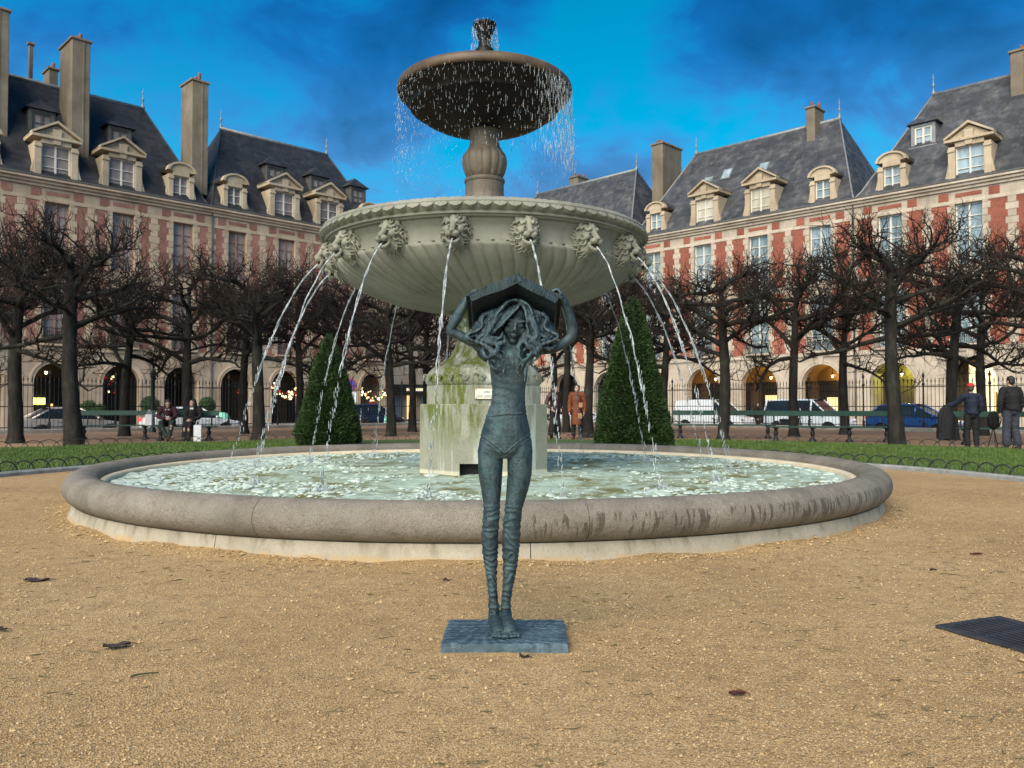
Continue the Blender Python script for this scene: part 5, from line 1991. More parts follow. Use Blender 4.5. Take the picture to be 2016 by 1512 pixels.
def pavilion(k, name, label, org, rz, n, dorms, smalls, chims, hips=(3.4, 3.4), pipe=True, lit=(), side_open=()):
    L = n * k.bay
    root = thing(name, label, "house", (org[0], org[1], 0), rz, "brick and stone houses round the square")
    mb = MB(); arcade_wall(mb, k, n, L); mb.build("wall", k.stone, root)
    # gallery behind the arches
    mb = MB()
    mb.box(0.35, L - 0.35, GAL, GAL + 0.3, PAVE, Z_FLOOR1)
    for i in range(n + 1):
        x = min(max(k.bay * i, 0.5), L - 0.5)
        mb.box(x - 0.22, x + 0.22, 0.6, GAL, 3.55, Z_FLOOR1 - 0.3)
    mb.box(0.35, L - 0.35, 0.6, GAL, Z_FLOOR1 - 0.28, Z_FLOOR1 - 0.05)
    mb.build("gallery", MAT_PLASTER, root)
    # dark shop fronts / doors on the gallery's back wall
    for i in range(n):
        c = k.bay * (i + 0.5)
        if side_open and i in side_open:
            continue
        mb = MB(); mb.bevbox(c - k.bay * 0.40, c + k.bay * 0.40, GAL - 0.10, GAL + 0.05, PAVE, 3.0, 0.02)
        mb.bevbox(c - 0.06, c + 0.06, GAL - 0.16, GAL - 0.10, PAVE, 3.0, 0.01); mb.bevbox(c - k.bay * 0.40, c + k.bay * 0.40, GAL - 0.16, GAL - 0.10, 2.2, 2.32, 0.01)
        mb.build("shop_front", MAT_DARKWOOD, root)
    for i in range(n):
        c = k.bay * (i + 0.5)
        put("arch_moulding", k.archm, root, (c, 0, Z_SPRING))
        if k.side == 'R':
            put("keystone", k.key, root, (c, 0, Z_SPRING + k.ar - 0.02))
        for f in (0, 1):
            z0, z1 = (W1, W2)[f]
            w = put("window", k.win[f], root, (c, 0.26, z0))
            put("pane", k.pane[f], w, (0, 0.03, 0))
            # jamb blocks
            q = 0
            z = z0 - (0.0 if f == 0 else 0.12)
            while z < z1 - 0.05:
                m = k.jamb_w if q % 2 == 0 else k.jamb_n
                put("stone_block", m, root, (c + k.half + 0.002, 0, z))
                put("stone_block", m, root, (c - k.half - 0.002, 0, z), None, (-1, 1, 1))
                z += k.qh; q += 1
        put("balcony_railing", k.balcony, root, (c, 0, W1[0] - 0.02))
        put("balcony_ledge", k.ledge, root, (c, 0, W1[0] - 0.02))
        put("brick_panel", k.blint, root, (c, 0, Z_BAND + 0.42))
    # brick between the windows, stone chains in the middle of it
    for i in range(n + 1):
        x = k.bay * i
        a, b = x - k.bay / 2 + k.half + 0.05, x + k.bay / 2 - k.half - 0.05
        for z0, m in k.bpan:
            if 0 < i < n:
                put("brick_panel", m, root, (a, 0, z0))
            else:
                s = (b - x) / (b - a)
                put("brick_panel", m, root, (max(a, 0.0), 0, z0), None, (s, 1, 1))
        for s in (-1, 1):
            xx = x + s * (0.30 + (k.bay / 2 - k.half) * 0.5 - 0.30 * 0.5)
            if 0 < xx < L:
                put("brick_panel", k.btop, root, (xx - 0.31, 0, Z_BAND + 0.28))
        z, q = W1[0] - 0.1, 0
        while z < Z_BAND - 0.3:
            m = k.chain_w if q % 2 else k.chain_n
            if 0 < i < n:
                put("stone_block", m, root, (x, 0, z))
            else:
                hw = 0.18 if q % 2 else 0.12
                put("stone_block", m, root, (x + (hw if i == 0 else -hw), 0, z), None, (0.5, 1, 1))
            z += k.qh; q += 1
    # string courses and cornice
    mb = MB()
    mb.bevbox(0, L, -0.12, 0.0, Z_FLOOR1 - 0.10, Z_FLOOR1 + 0.10, 0.03); mb.build("string_course", k.stone, root)
    mb = MB(); mb.bevbox(0, L, -0.055, 0.0, 9.50, 9.72, 0.02); mb.build("string_course", k.stone, root)
    mb = MB(); mb.bevbox(0, L, -0.055, 0.0, Z_BAND, Z_BAND + 0.22, 0.02); mb.build("string_course", k.stone, root)
    mb = MB()
    mb.prism([(0, Z_CORN), (L, Z_CORN), (L, Z_CORN + 0.18), (0, Z_CORN + 0.18)], -0.14, 0.5)
    mb.bevbox(0, L, -0.30, 0.5, Z_CORN + 0.182, Z_CORN + 0.36, 0.03); mb.bevbox(0, L, -0.46, 0.5, Z_CORN + 0.362, Z_CORN + 0.52, 0.03)
    mb.build("cornice", k.stone, root)
    mb = MB(); mb.tube([(0, -0.40, Z_EAVE - 0.03), (L, -0.40, Z_EAVE - 0.03)], 0.085, 8); mb.box(0, L, -0.40, 0.5, Z_EAVE - 0.075, Z_EAVE + 0.015); mb.build("gutter", MAT_GUTTER, root)
    for i in range(n):
        mb = MB()
        for s in (-1, 1):
            c = k.bay * (i + 0.5)
            x0, x1 = (c - k.bay / 2, c - k.ar) if s < 0 else (c + k.ar, c + k.bay / 2)
            mb.bevbox(x0 + (0.001 if s > 0 else -0.0), x1, -0.05, 0.0, Z_SPRING - 0.16, Z_SPRING, 0.015)
        mb.build("impost", k.stone, root)
    if pipe:
        put("drainpipe", k.pipe, root, (0.0 + (0.02 if k.side == 'L' else 0.0), -0.12, 4.6))
        mb = MB(); mb.tube([(0.05, -0.12, PAVE), (0.05, -0.12, 4.6)], 0.065, 8); mb.build("drainpipe", MAT_GUTTER, root, True)
    # roof
    rb, rows = roof_mesh(k, L, *hips)
    roof = rb.build("roof", k.slate, root)
    mb = MB()
    r_ = rows[-1]
    yy = (r_[0][1] + r_[2][1]) / 2
    mb.tube([(hips[0] - 0.1, yy, Z_RIDGE - 0.06), (L - hips[1] + 0.1, yy, Z_RIDGE - 0.06)], 0.17, 8)
    mb.build("ridge_cap", MAT_ZINC, roof, True)
    for x in (hips[0], L - hips[1]):
        put("roof_finial", k.finial, roof, (x, yy, Z_RIDGE + 0.05), None, (0.8, 0.8, 0.85))
    for q in ((0, 0), (1, 0)):
        mb = MB()
        mb.tube([tuple(rw[q[0]]) for rw in rows], 0.07, 6)
        mb.build("hip_cap", MAT_ZINC if k.side == 'R' else k.slate, roof, True)
    for bay_i, kind in dorms:
        dm, wm, pm, cm, h = k.dorm[kind]
        c = k.bay * (bay_i + 0.5)
        o = put("dormer", dm, root, (c, 0.30 if kind == 'ped' else 0.42, Z_EAVE + 0.02))
        w = put("dormer_window", wm, o, (0, 0.26, 0.08))
        pane = put("pane", pm, o, (0, 0.30, 0.08))
        put("dormer_roof", cm, o)
        if (bay_i, 'lit') in lit:  # these panes carry the painted yellow reflection
            pane.data = pm.copy(); pane.data.materials[0] = MAT_GLASS_REFLECT
    for x, z in smalls:
        y = roof_y(k, z) - 0.05
        o = put("roof_dormer", k.small, root, (x, y, z - 0.2), None, (1.3, 1.1, 1.3))
        put("dormer_window", k.small_win, o, (0, 0.10, 0.02)); put("pane", k.small_pane, o, (0, 0.13, 0.02)); put("dormer_roof", k.small_roof, o)
    for x0, x1, y0, y1, zb, ztp, np_ in chims:
        mb = MB()
        mb.bevbox(x0, x1, y0, y1, zb, ztp, 0.03)
        mb.bevbox(x0 - 0.10, x1 + 0.10, y0 - 0.10, y1 + 0.10, ztp + 0.001, ztp + 0.16, 0.02)
        if x1 - x0 > 1.1:
            xm = (x0 + x1) / 2
            mb.bevbox(xm + 0.1, xm + 0.22, y0 - 0.04, y0 + 0.001, zb, ztp, 0.01)
        o = mb.build("chimney", MAT_CHIM, root)
        for j in range(np_):
            f = (j + 0.5) / np_
            put("chimney_pot", k.pot, o, ((x0 + x1) / 2 + rng.normal(0, 0.08), y0 + (y1 - y0) * f, ztp + 0.155), None, (1, 1, 0.7 + 0.8 * rng.random()))
    return root


KL, KR = make_kind('L'), make_kind('R')
q2 = math.sqrt(2)
# left row: facade line y - x = 81.5, local x runs away from the camera
bL = 4 * KL.bay / q2


def left_org(yb):
    return (yb - 81.5, yb)


houses = {}
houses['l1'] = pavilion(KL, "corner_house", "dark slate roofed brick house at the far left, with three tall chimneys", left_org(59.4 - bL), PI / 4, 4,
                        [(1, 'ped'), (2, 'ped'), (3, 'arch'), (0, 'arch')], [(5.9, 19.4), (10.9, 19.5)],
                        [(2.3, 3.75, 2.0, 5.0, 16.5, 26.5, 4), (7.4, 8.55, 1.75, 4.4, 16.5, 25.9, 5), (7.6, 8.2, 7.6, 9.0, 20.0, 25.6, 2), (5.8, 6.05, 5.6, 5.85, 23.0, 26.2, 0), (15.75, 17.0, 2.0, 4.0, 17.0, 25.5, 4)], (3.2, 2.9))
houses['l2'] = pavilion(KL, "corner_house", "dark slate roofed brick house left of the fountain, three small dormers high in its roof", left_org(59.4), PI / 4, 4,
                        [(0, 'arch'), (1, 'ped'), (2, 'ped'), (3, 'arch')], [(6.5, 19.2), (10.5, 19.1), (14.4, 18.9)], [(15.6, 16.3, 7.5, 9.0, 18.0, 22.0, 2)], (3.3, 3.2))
# right row: facade line x + y = 81.3, local x runs towards the camera
bR = 4 * KR.bay / q2


def right_org(yb):
    return (81.3 - yb, yb)


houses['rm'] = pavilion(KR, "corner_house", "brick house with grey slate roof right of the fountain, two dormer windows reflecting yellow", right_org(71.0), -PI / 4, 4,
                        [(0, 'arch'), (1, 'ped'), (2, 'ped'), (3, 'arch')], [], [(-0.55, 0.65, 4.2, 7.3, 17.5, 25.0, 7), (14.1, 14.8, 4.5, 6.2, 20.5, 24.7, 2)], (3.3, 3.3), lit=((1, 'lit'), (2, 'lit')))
houses['rr'] = pavilion(KR, "corner_house", "nearest brick house at the far right, its stone chimney cut by the picture edge", right_org(71.0 - bR), -PI / 4, 4,
                        [(0, 'arch'), (1, 'ped'), (2, 'ped'), (3, 'arch')], [(3.8, 19.4)], [(8.8, 10.2, 4.3, 7.5, 20.0, 24.7, 4)], (3.6, 3.4), side_open=(0, 1))
houses['rn'] = pavilion(KR, "corner_house", "slate roofed house farthest back, its ridge just above the fountain's bowl", right_org(71.0 + bR), -PI / 4, 4,
                        [(0, 'arch'), (1, 'ped'), (2, 'ped'), (3, 'arch')], [], [(7.5, 8.6, 6.0, 7.6, 21.0, 24.6, 4)], (3.3, 3.3))

# skylights in the right-hand roof
mb = MB(); mb.bevbox(-0.42, 0.42, -0.06, 0.06, 0, 1.2, 0.02); mk = mb.mesh("skylight", MAT_ZINC)
mb = MB(); mb.box(-0.34, 0.34, -0.075, -0.061, 0.10, 1.1); mg = mb.mesh("pane", MAT_GLASS_R)
slope = math.atan2(5.6 * 0.78, (Z_RIDGE - Z_EAVE) * 0.80)
for x, z in ((5.9, 19.7), (7.6, 20.1), (11.0, 19.9)):
    o = put("skylight", mk, houses['rm'], (x, roof_y(KR, z) - 0.04, z), (-slope, 0, 0))
    put("pane", mg, o)


# ------- lanterns and lit shops in the arcades
def lantern(root, k, i, col, power, glow_only=False):
    c = k.bay * (i + 0.5)
    mb = MB(); mb.tube([(c, 1.9, Z_FLOOR1 - 0.3), (c, 1.9, 3.45)], 0.015, 5); mb.lathe([(0.03, 3.45), (0.16, 3.38), (0.17, 3.34), (0.03, 3.36)], 10, c=(c, 1.9)); mb.build("lantern", MAT_IRON, root, True)
    mb = MB(); mb.lathe([(0.0, 3.14), (0.06, 3.16), (0.09, 3.33), (0.0, 3.34)], 10, c=(c, 1.9)); mb.build("lantern_glass", MAT_LAMP, root, True)
    ld = bpy.data.lights.new("lantern_light", 'POINT'); ld.energy = power; ld.color = col; ld.shadow_soft_size = 0.12
    put("lantern_light", ld, root, (c - 0.15, 3.35, 3.45))


def vault(root, k, i):
    """groin of the gallery ceiling seen behind an arch"""
    c = k.bay * (i + 0.5)
    mb = MB()
    r = k.bay / 2 - 0.22
    n = 14
    vs, fs = [], []
    for j in range(n + 1):
        a = PI * j / n
        for y in (0.62, GAL):
            vs.append((c + r * math.cos(a), y, 2.95 + (Z_FLOOR1 - 0.35 - 2.95) * math.sin(a)))
    for j in range(n):
        fs.append((2 * j, 2 * j + 1, 2 * j + 3, 2 * j + 2))
    mb.add(vs, fs)
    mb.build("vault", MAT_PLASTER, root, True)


OR = (1.0, 0.50, 0.10)
for i in range(4):
    vault(houses['rm'], KR, i); vault(houses['rr'], KR, i)
for i, p in ((1, 42), (2, 48), (3, 48)):
    lantern(houses['rm'], KR, i, OR, p)
lantern(houses['rm'], KR, 0, OR, 32)
lantern(houses['rr'], KR, 0, (0.80, 0.85, 0.16), 42)
lantern(houses['rr'], KR, 1, (1.0, 0.82, 0.42), 12)
for i in range(2):
    lantern(houses['l1'], KL, 1 + i, (1.0, 0.7, 0.25), 1.2) if i == 0 else None


def shop(root, k, i, parts):
    c = k.bay * (i + 0.5)
    for nm, x0, x1, z0, z1, m, pr in parts:
        mb = MB(); mb.bevbox(c + x0, c + x1, GAL - 0.22 - pr, GAL - 0.165 - pr, z0, z1, 0.01); mb.build(nm, m, root)


shop(houses['rm'], KR, 2, [("shop_window", -1.55, -0.55, 0.1, 1.9, MAT_SHOP_WARM, 0.0), ("shop_door", -0.5, 0.5, PAVE, 2.3, MAT_DARKWOOD, 0.0), ("shop_window", 0.6, 1.2, 0.5, 1.7, MAT_SHOP_WARM, 0.0), ("shop_sign", -1.6, 1.6, 2.4, 2.8, MAT_DARKWOOD, 0.0)])
shop(houses['rm'], KR, 3, [("shop_window", -1.3, -0.5, 0.5, 1.7, MAT_SHOP_WARM, 0.0), ("shop_door", 0.1, 1.6, PAVE, 2.6, MAT_DARKWOOD, 0.0)])
shop(houses['rr'], KR, 0, [("shop_interior", 0.2, 1.9, PAVE, 3.6, MAT_SHOP_CREAM, 0.0), ("poster", 0.25, 1.6, 0.1, 1.25, MAT_RED, 0.07), ("door_frame", 0.85, 0.97, PAVE, 3.4, MAT_DARKWOOD, 0.08)])
shop(houses['rr'], KR, 1, [("shop_interior", -1.2, 1.9, PAVE, 3.9, MAT_SHOP_CREAM, 0.0), ("poster", 0.4, 1.3, 0.1, 2.0, MAT_YEL, 0.07)])
shop(houses['l1'], KL, 1, [("lit_sign", -0.35, 0.45, 1.15, 1.6, emit("sign_glow", (0.9, 0.85, 0.15), 0.9, (0.3, 0.3, 0.05)), 0.3), ("lit_doorway", 0.75, 0.95, PAVE, 1.2, MAT_SHOP_WARM, 0.12)])

# far shop in the corner of the square
mb = MB()
mb.bevbox(-8, 8, 0, 3, PAVE - 0.1, 3.1, 0.02); mb.box(-8, 8, 0.3, 3, 3.1, 14.5)
shopb = thing("corner_shop", "dark fronted corner shop with a lit band under its awning, far left of the pedestal", "shop", (-9.5, 84.5, 0), R(8))
mb.build("wall", MAT_STONE_R, shopb)
mb = MB(); mb.bevbox(-8, 8, -0.9, -0.001, 2.2, 3.25, 0.03); mb.build("awning", MAT_DARKWOOD, shopb)
mb = MB(); mb.box(-1.5, 4.5, -0.93, -0.905, 2.55, 2.85); mb.build("lit_sign", MAT_SHOP_CREAM, shopb)
for x in np.arange(-7, 7.1, 1.4):
    mb = MB(); mb.box(x, x + 0.9, -0.05, -0.002, PAVE, 2.1); mb.build("shop_window", MAT_SHOP_WARM if int(x * 10) % 3 else MAT_GLASS_R, shopb)
for x in np.arange(-6.5, 7, 2.6):
    for z in (4.4, 8.4):
        o = put("window", KR.win[0], shopb, (x, 0.28, z), None, (0.8, 1, 0.75))
# ================================================================== TREES
t = NT("lime_bark")
v = t.obj()
base = t.ramp(t.noise(3.0, 6, 0.65, t.mapv(v, (3, 3, 0.7))), [(0.3, (0.011, 0.010, 0.009)), (0.55, (0.025, 0.022, 0.019)), (0.78, (0.055, 0.049, 0.042))])
base = t.mix(t.ramp(t.noise(1.4, 4, 0.6), [(0.52, 0.0), (0.7, 0.4)]), base, (0.075, 0.085, 0.060))
MAT_BARK = t.done(base, 0.9, t.bump(t.noise(4, 5, 0.7, t.mapv(v, (6, 6, 1.0))), 0.6, 0.03), spec=0.2)
t = NT("lime_twigs")
base = t.ramp(t.noise(0.9, 4, 0.6), [(0.3, (0.012, 0.009, 0.008)), (0.55, (0.028, 0.017, 0.013)), (0.78, (0.068, 0.033, 0.024))])
MAT_TWIG = t.done(base, 0.8, spec=0.2)


class Branches:
    """many tapering tubes as one numpy mesh"""
    def __init__(s):
        s.V, s.F, s.n = [], [], 0

    def add(s, P, r, k):
        P = np.asarray(P, float); m = len(P)
        T = np.gradient(P, axis=0); T /= np.linalg.norm(T, axis=1)[:, None] + 1e-9
        ref = np.where(np.abs(T[:, 2:3]) > 0.9, [[1.0, 0, 0]], [[0, 0, 1.0]])
        u = np.cross(ref, T); u /= np.linalg.norm(u, axis=1)[:, None] + 1e-9
        w = np.cross(T, u)
        a = np.arange(k) * 2 * PI / k
        V = P[:, None] + np.asarray(r)[:, None, None] * (np.cos(a)[None, :, None] * u[:, None] + np.sin(a)[None, :, None] * w[:, None])
        s.V.append(V.reshape(-1, 3))
        i = np.arange(m - 1)[:, None] * k; j = np.arange(k)[None]
        b = s.n + i + j; c = s.n + i + (j + 1) % k
        s.F.append(np.stack([b, c, c + k, b + k], 2).reshape(-1, 4))
        s.n += m * k

    def mesh(s, name, mat, smooth=True):
        return np_mesh(name, np.concatenate(s.V), np.concatenate(s.F), mat, smooth)


def crooked(rg, p0, d, ln, n, jit, up=0.0):
    """a wandering polyline"""
    P = [np.array(p0, float)]
    d = np.array(d, float); d /= np.linalg.norm(d)
    for i in range(n):
        d = d + rg.normal(0, jit, 3) + np.array([0, 0, up])
        d /= np.linalg.norm(d)
        P.append(P[-1] + d * ln / n)
    return np.array(P), d


def lime_tree(seed, H=6.0, spread=2.7, bole=2.9, r0=0.175, dens=1.0):
    """a clipped square lime in winter: straight bole, rising limbs with knuckles, a fan of shoots on top"""
    rg = np.random.default_rng(seed)
    trunk, crown, tw = Branches(), Branches(), Branches()
    top = H - 0.9
    z = np.concatenate([np.linspace(-0.1, bole + 1.2, 13), [top - 0.5, top]])
    lean = rg.normal(0, 0.025, 2)
    P = np.stack([lean[0] * z + 0.04 * np.sin(z * 1.3 + seed), lean[1] * z + 0.04 * np.cos(z * 1.1 + seed), z], 1)
    r = r0 * np.interp(z, [-0.1, 0.12, 0.5, bole, bole + 1.2, top], [1.45, 1.15, 0.97, 0.82, 0.62, 0.20])
    trunk.add(P, r * (1 + 0.06 * rg.normal(size=len(z))), 12)
    tips = []
    nl = int(rg.integers(11, 14))
    for i in range(nl):
        a = 2 * PI * i * 0.382 + rg.normal(0, 0.3)
        q = i / (nl - 1)
        h0 = bole - 0.15 + (top - bole - 0.1) * q + rg.normal(0, 0.12)
        el = rg.uniform(0.25, 0.75) if rg.random() < 0.75 else rg.uniform(-0.05, 0.2)
        ln = spread * (1.12 - 0.35 * q) * rg.uniform(0.8, 1.05)
        base = np.array([np.interp(h0, z, P[:, 0]), np.interp(h0, z, P[:, 1]), h0])
        L, d = crooked(rg, base, (math.cos(a) * math.cos(el), math.sin(a) * math.cos(el), math.sin(el)), ln, 9, 0.14, 0.0)
        lim = H - 0.75 + rg.uniform(-0.35, 0.1)
        L[:, 2] = np.where(L[:, 2] > lim, lim + 0.25 * (L[:, 2] - lim), L[:, 2])
        rr = np.linspace(0.080, 0.030, 10) * rg.uniform(0.8, 1.15)
        rr = rr * (1 + 0.18 * (rg.random(10) < 0.3))
        crown.add(L, rr, 7)
        for j in range(3, 10):
            for _q in range(1 if rg.random() < 0.6 else 2):
                a2 = a + rg.normal(0, 0.9)
                S, _ = crooked(rg, L[j], (math.cos(a2), math.sin(a2), rg.uniform(0.1, 1.3)), rg.uniform(0.5, 1.25), 6, 0.24, 0.05)
                S[:, 2] = np.where(S[:, 2] > H - 0.4, H - 0.4 + 0.3 * (S[:, 2] - H + 0.4), S[:, 2])
                crown.add(S, np.linspace(rr[j] * 0.62, 0.012, 7), 5)
                tips += [(S[4], 0.8), (S[6], 1.3)]
                for w in (3, 5):
                    K, _ = crooked(rg, S[w], rg.normal(0, 1, 3) * [1, 1, 0.5] + [0, 0, 0.5], rg.uniform(0.3, 0.7), 4, 0.30, 0.06)
                    crown.add(K, np.linspace(0.015, 0.008, 5), 4)
                    tips += [(K[2], 0.6), (K[4], 1.0)]
        # low whips straight off the limbs
        for j in range(2, 9):
            for _q in range(rg.integers(1, 4)):
                S, _ = crooked(rg, L[j], rg.normal(0, 1, 3) * [1, 1, 0.5] + [0, 0, -0.15], rg.uniform(0.4, 1.0), 4, 0.22, -0.03)
                S[:, 2] = np.maximum(S[:, 2], bole - 0.55)
                tw.add(S, np.array([0.010, 0.008, 0.0065, 0.005, 0.003]), 3)
    for p, k in tips:
        for _q in range(rg.poisson(2.0 * dens * k)):
            upw = rg.random() < 0.70
            if upw:
                d = rg.normal(0, 0.6, 3) + [p[0] * 0.08, p[1] * 0.08, 0.95]
                ln = rg.uniform(0.25, 0.75)
            else:
                d = rg.normal(0, 0.9, 3) + [p[0] * 0.12, p[1] * 0.12, -0.25]
                ln = rg.uniform(0.25, 0.6)
            S, _ = crooked(rg, p, d, ln, 3, 0.22, 0.03 if upw else -0.03)
            lim = H + 0.3 * rg.random()
            S[:, 2] = np.minimum(S[:, 2], lim)
            tw.add(S, np.array([0.0095, 0.0075, 0.006, 0.003]) * rg.uniform(0.7, 1.25), 3)
    return trunk.mesh("trunk", MAT_BARK), crown.mesh("limbs", MAT_BARK), tw.mesh("twigs", MAT_TWIG, False)


TREES = [lime_tree(1), lime_tree(2, 6.1, 2.5, 2.9), lime_tree(5, 5.9, 2.8, 2.75), lime_tree(9, 6.0, 2.6, 3.05)]


def at(px, y):
    """world x of a picture column at distance y"""
    return (px - 1008) / 1600 * y


TREE_SPOTS = [  # picture column, distance, trunk scale, label
    (28, 23.6, 1.15, "bare clipped lime tree at the far left edge, its trunk before the pale car"),
    (143, 22.2, 1.30, "thick-trunked bare lime tree at the left, nearest of the left row"),
    (245, 29.0, 1.0, "bare lime tree behind the left bench, trunk left of the lamp post"),
    (369, 28.2, 1.0, "bare lime tree behind the seated couple"),
    (482, 31.5, 0.95, "slim bare lime tree left of the jets, before the darkest arch"),
    (507, 25.6, 1.10, "bare lime tree the leftmost water jet falls in front of"),
    (590, 32.5, 0.9, "bare lime tree whose trunk hides behind the small topiary"),
    (666, 33.5, 0.95, "bare lime tree standing behind the tip of the small topiary"),
    (769, 28.8, 0.95, "bare lime tree just right of the small topiary"),
    (813, 33.5, 0.9, "slim bare lime tree left of the pedestal, second from it"),
    (838, 36.5, 0.9, "bare lime tree hard against the pedestal's left side"),
    (1092, 36.0, 0.85, "bare lime tree behind the person in the dark jacket"),
    (1116, 33.0, 0.9, "forked bare lime tree between the two standing people"),
    (1160, 27.8, 1.0, "bare lime tree just left of the tall topiary"),
    (1240, 33.0, 0.9, "bare lime tree hidden behind the tall topiary"),
    (1306, 31.0, 0.9, "bare lime tree just right of the tall topiary"),
    (1425, 25.4, 1.05, "bare lime tree right of the bowl, its trunk before the first white van"),
    (1562, 28.6, 0.95, "bare lime tree whose trunk crosses the second white van"),
    (1660, 30.5, 0.95, "bare lime tree between the second white van and the blue car"),
    (1762, 21.6, 1.12, "bare lime tree with a broad knuckled crown, nearest on the right"),
    (1872, 25.8, 1.05, "bare lime tree just left of the man in the red cap"),
    (1932, 29.5, 1.0, "bare lime tree behind the man in the red cap"),
    (2040, 22.5, 1.1, "bare lime tree at the right picture edge, mostly cut off"),
    (-75, 26.5, 1.1, "bare lime tree cut by the left picture edge"),
]
for i, (px, y, s, lab) in enumerate(TREE_SPOTS):
    tr, cr, tw = TREES[(i * 7 + i // 3) % 4]
    root = thing("lime_tree", lab, "tree", (at(px, y), y, 0), R((i * 77) % 360), "clipped lime trees round the garden")
    hh = 1.0 + 0.03 * math.sin(i * 2.3) + (0.0 if px < 200 else 0)
    put("trunk", tr, root, None, None, (s, s, hh))
    put("limbs", cr, root, None, None, (1, 1, hh))
    put("twigs", tw, root, None, None, (1, 1, hh))

# ------------------------------------------------------------------ clipped yews
t = NT("yew_leaves")
P = t.pos()
gc = t.ramp(t.noise(4.0, 4, 0.6, P), [(0.28, (0.010, 0.026, 0.008)), (0.55, (0.022, 0.052, 0.014)), (0.8, (0.045, 0.082, 0.022))])
gc = t.mix(t.ramp(t.noise(45, 2, 0.6, P), [(0.4, 0.0), (0.8, 0.6)]), gc, (0.07, 0.11, 0.028))
gc = t.mix(t.ramp(t.noise(2.6, 4, 0.65, P), [(0.58, 0.0), (0.72, 0.5)]), gc, (0.055, 0.045, 0.018))
MAT_YEW = t.done(gc, 0.6, spec=0.25)
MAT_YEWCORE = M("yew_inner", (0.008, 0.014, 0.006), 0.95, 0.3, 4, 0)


def yew(loc, H, Rb, label, seed, nleaf=42000):
    rg = np.random.default_rng(seed)
    root = thing("topiary", label, "topiary", loc, 0, "clipped yew cones by the lawn")

    def rad(f, a):
        base = np.interp(f, [0, 0.04, 0.12, 0.35, 0.62, 0.82, 0.93, 0.985, 1.0], [0.90, 0.985, 1.0, 0.80, 0.545, 0.32, 0.165, 0.06, 0.0])
        return Rb * base
    n1, n2 = 44, 40
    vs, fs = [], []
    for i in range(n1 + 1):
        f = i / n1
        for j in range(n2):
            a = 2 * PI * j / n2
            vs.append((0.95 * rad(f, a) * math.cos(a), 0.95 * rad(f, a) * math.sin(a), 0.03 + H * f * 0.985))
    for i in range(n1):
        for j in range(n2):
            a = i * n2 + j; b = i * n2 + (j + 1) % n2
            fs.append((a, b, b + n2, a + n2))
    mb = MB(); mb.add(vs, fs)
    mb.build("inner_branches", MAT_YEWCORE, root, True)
    mb = MB(); mb.tube([(0, 0, -0.05), (0, 0, 0.35)], 0.09, 8); mb.build("trunk", MAT_BARK, root)
    f = 1 - np.sqrt(rg.random(nleaf) * 0.995 + 0.0)
    f = np.clip(f, 0, 0.995)
    a = rg.uniform(0, 2 * PI, nleaf)
    r = rad(f, a)
    q = np.stack([np.cos(a) * r, np.sin(a) * r, f * H], 1)
    r = r * (1 + 0.06 * vnoise(q, 2.2, seed) + 0.05 * vnoise(q, 6, seed + 1)) + rg.normal(0, 0.022, nleaf) * (0.4 + r)
    C = np.stack([np.cos(a) * r, np.sin(a) * r, 0.03 + f * H * 0.985 + rg.normal(0, 0.012, nleaf)], 1)
    out = np.stack([np.cos(a), np.sin(a), np.full(nleaf, 0.55)], 1)
    d = out + rg.normal(0, 0.55, (nleaf, 3)); d /= np.linalg.norm(d, axis=1)[:, None]
    s = np.cross(d, rg.normal(0, 1, (nleaf, 3))); s /= np.linalg.norm(s, axis=1)[:, None] + 1e-9
    L = rg.uniform(0.035, 0.075, nleaf)[:, None]; Wd = rg.uniform(0.010, 0.018, nleaf)[:, None]
    V = np.stack([C - s * Wd, C + s * Wd, C + d * L + s * Wd * 0.4, C + d * L - s * Wd * 0.4], 1)
    tri_soup("foliage", V, MAT_YEW, root, 4)


yew((at(647, 21.3), 21.3, 0), 2.98, 0.79, "smaller clipped yew cone left of the pedestal", 61)
yew((at(1246, 17.6), 17.6, 0), 3.50, 0.79, "taller dark clipped yew cone right of the statue", 62)

# ================================================================== RAILINGS
MAT_PLINTH = M("railing_plinth", (0.24, 0.225, 0.20), 0.85, 0.25, 3, 0.3, 40)
mb = MB()
mb.tube([(0, 0, 0.16), (0, 0, 2.02)], 0.011, 5)
mb.lathe([(0.011, 2.0), (0.022, 2.02), (0.011, 2.045), (0.026, 2.10), (0.018, 2.16), (0.0, 2.27)], 5)
picket = mb.mesh("picket", MAT_IRON)
mb = MB()
mb.lathe([(0.055, 0.0), (0.055, 0.25), (0.035, 0.30), (0.035, 1.75), (0.06, 1.80), (0.06, 1.86), (0.035, 1.9), (0.03, 2.1), (0.06, 2.16), (0.055, 2.22), (0.02, 2.30), (0.0, 2.45)], 8)
mb.tube([(0, 0, 0.3), (0, 0.55, 0.0)], 0.016, 5)
post_me = mb.mesh("railing_post", MAT_IRON)


def railing(label, org, rz, s0, s1):
    root = thing("iron_railing", label, "fence", (org[0], org[1], 0), rz)
    mb = MB(); mb.bevbox(s0, s1, -0.16, 0.16, -0.5, 0.16, 0.03); mb.build("plinth", MAT_PLINTH, root)
    for z in (0.24, 1.05, 1.88):
        mb = MB(); mb.box(s0, s1, -0.016, 0.016, z - 0.018, z + 0.018); mb.build("rail", MAT_IRON, root)
    pitch = 0.155
    n = int((s1 - s0) / pitch)
    for i in range(n):
        x = s0 + pitch * (i + 0.5)
        if i % 16 == 8:
            put("railing_post", post_me, root, (x, 0, 0.16))
        else:
            put("picket", picket, root, (x, 0, 0.0))
    return root


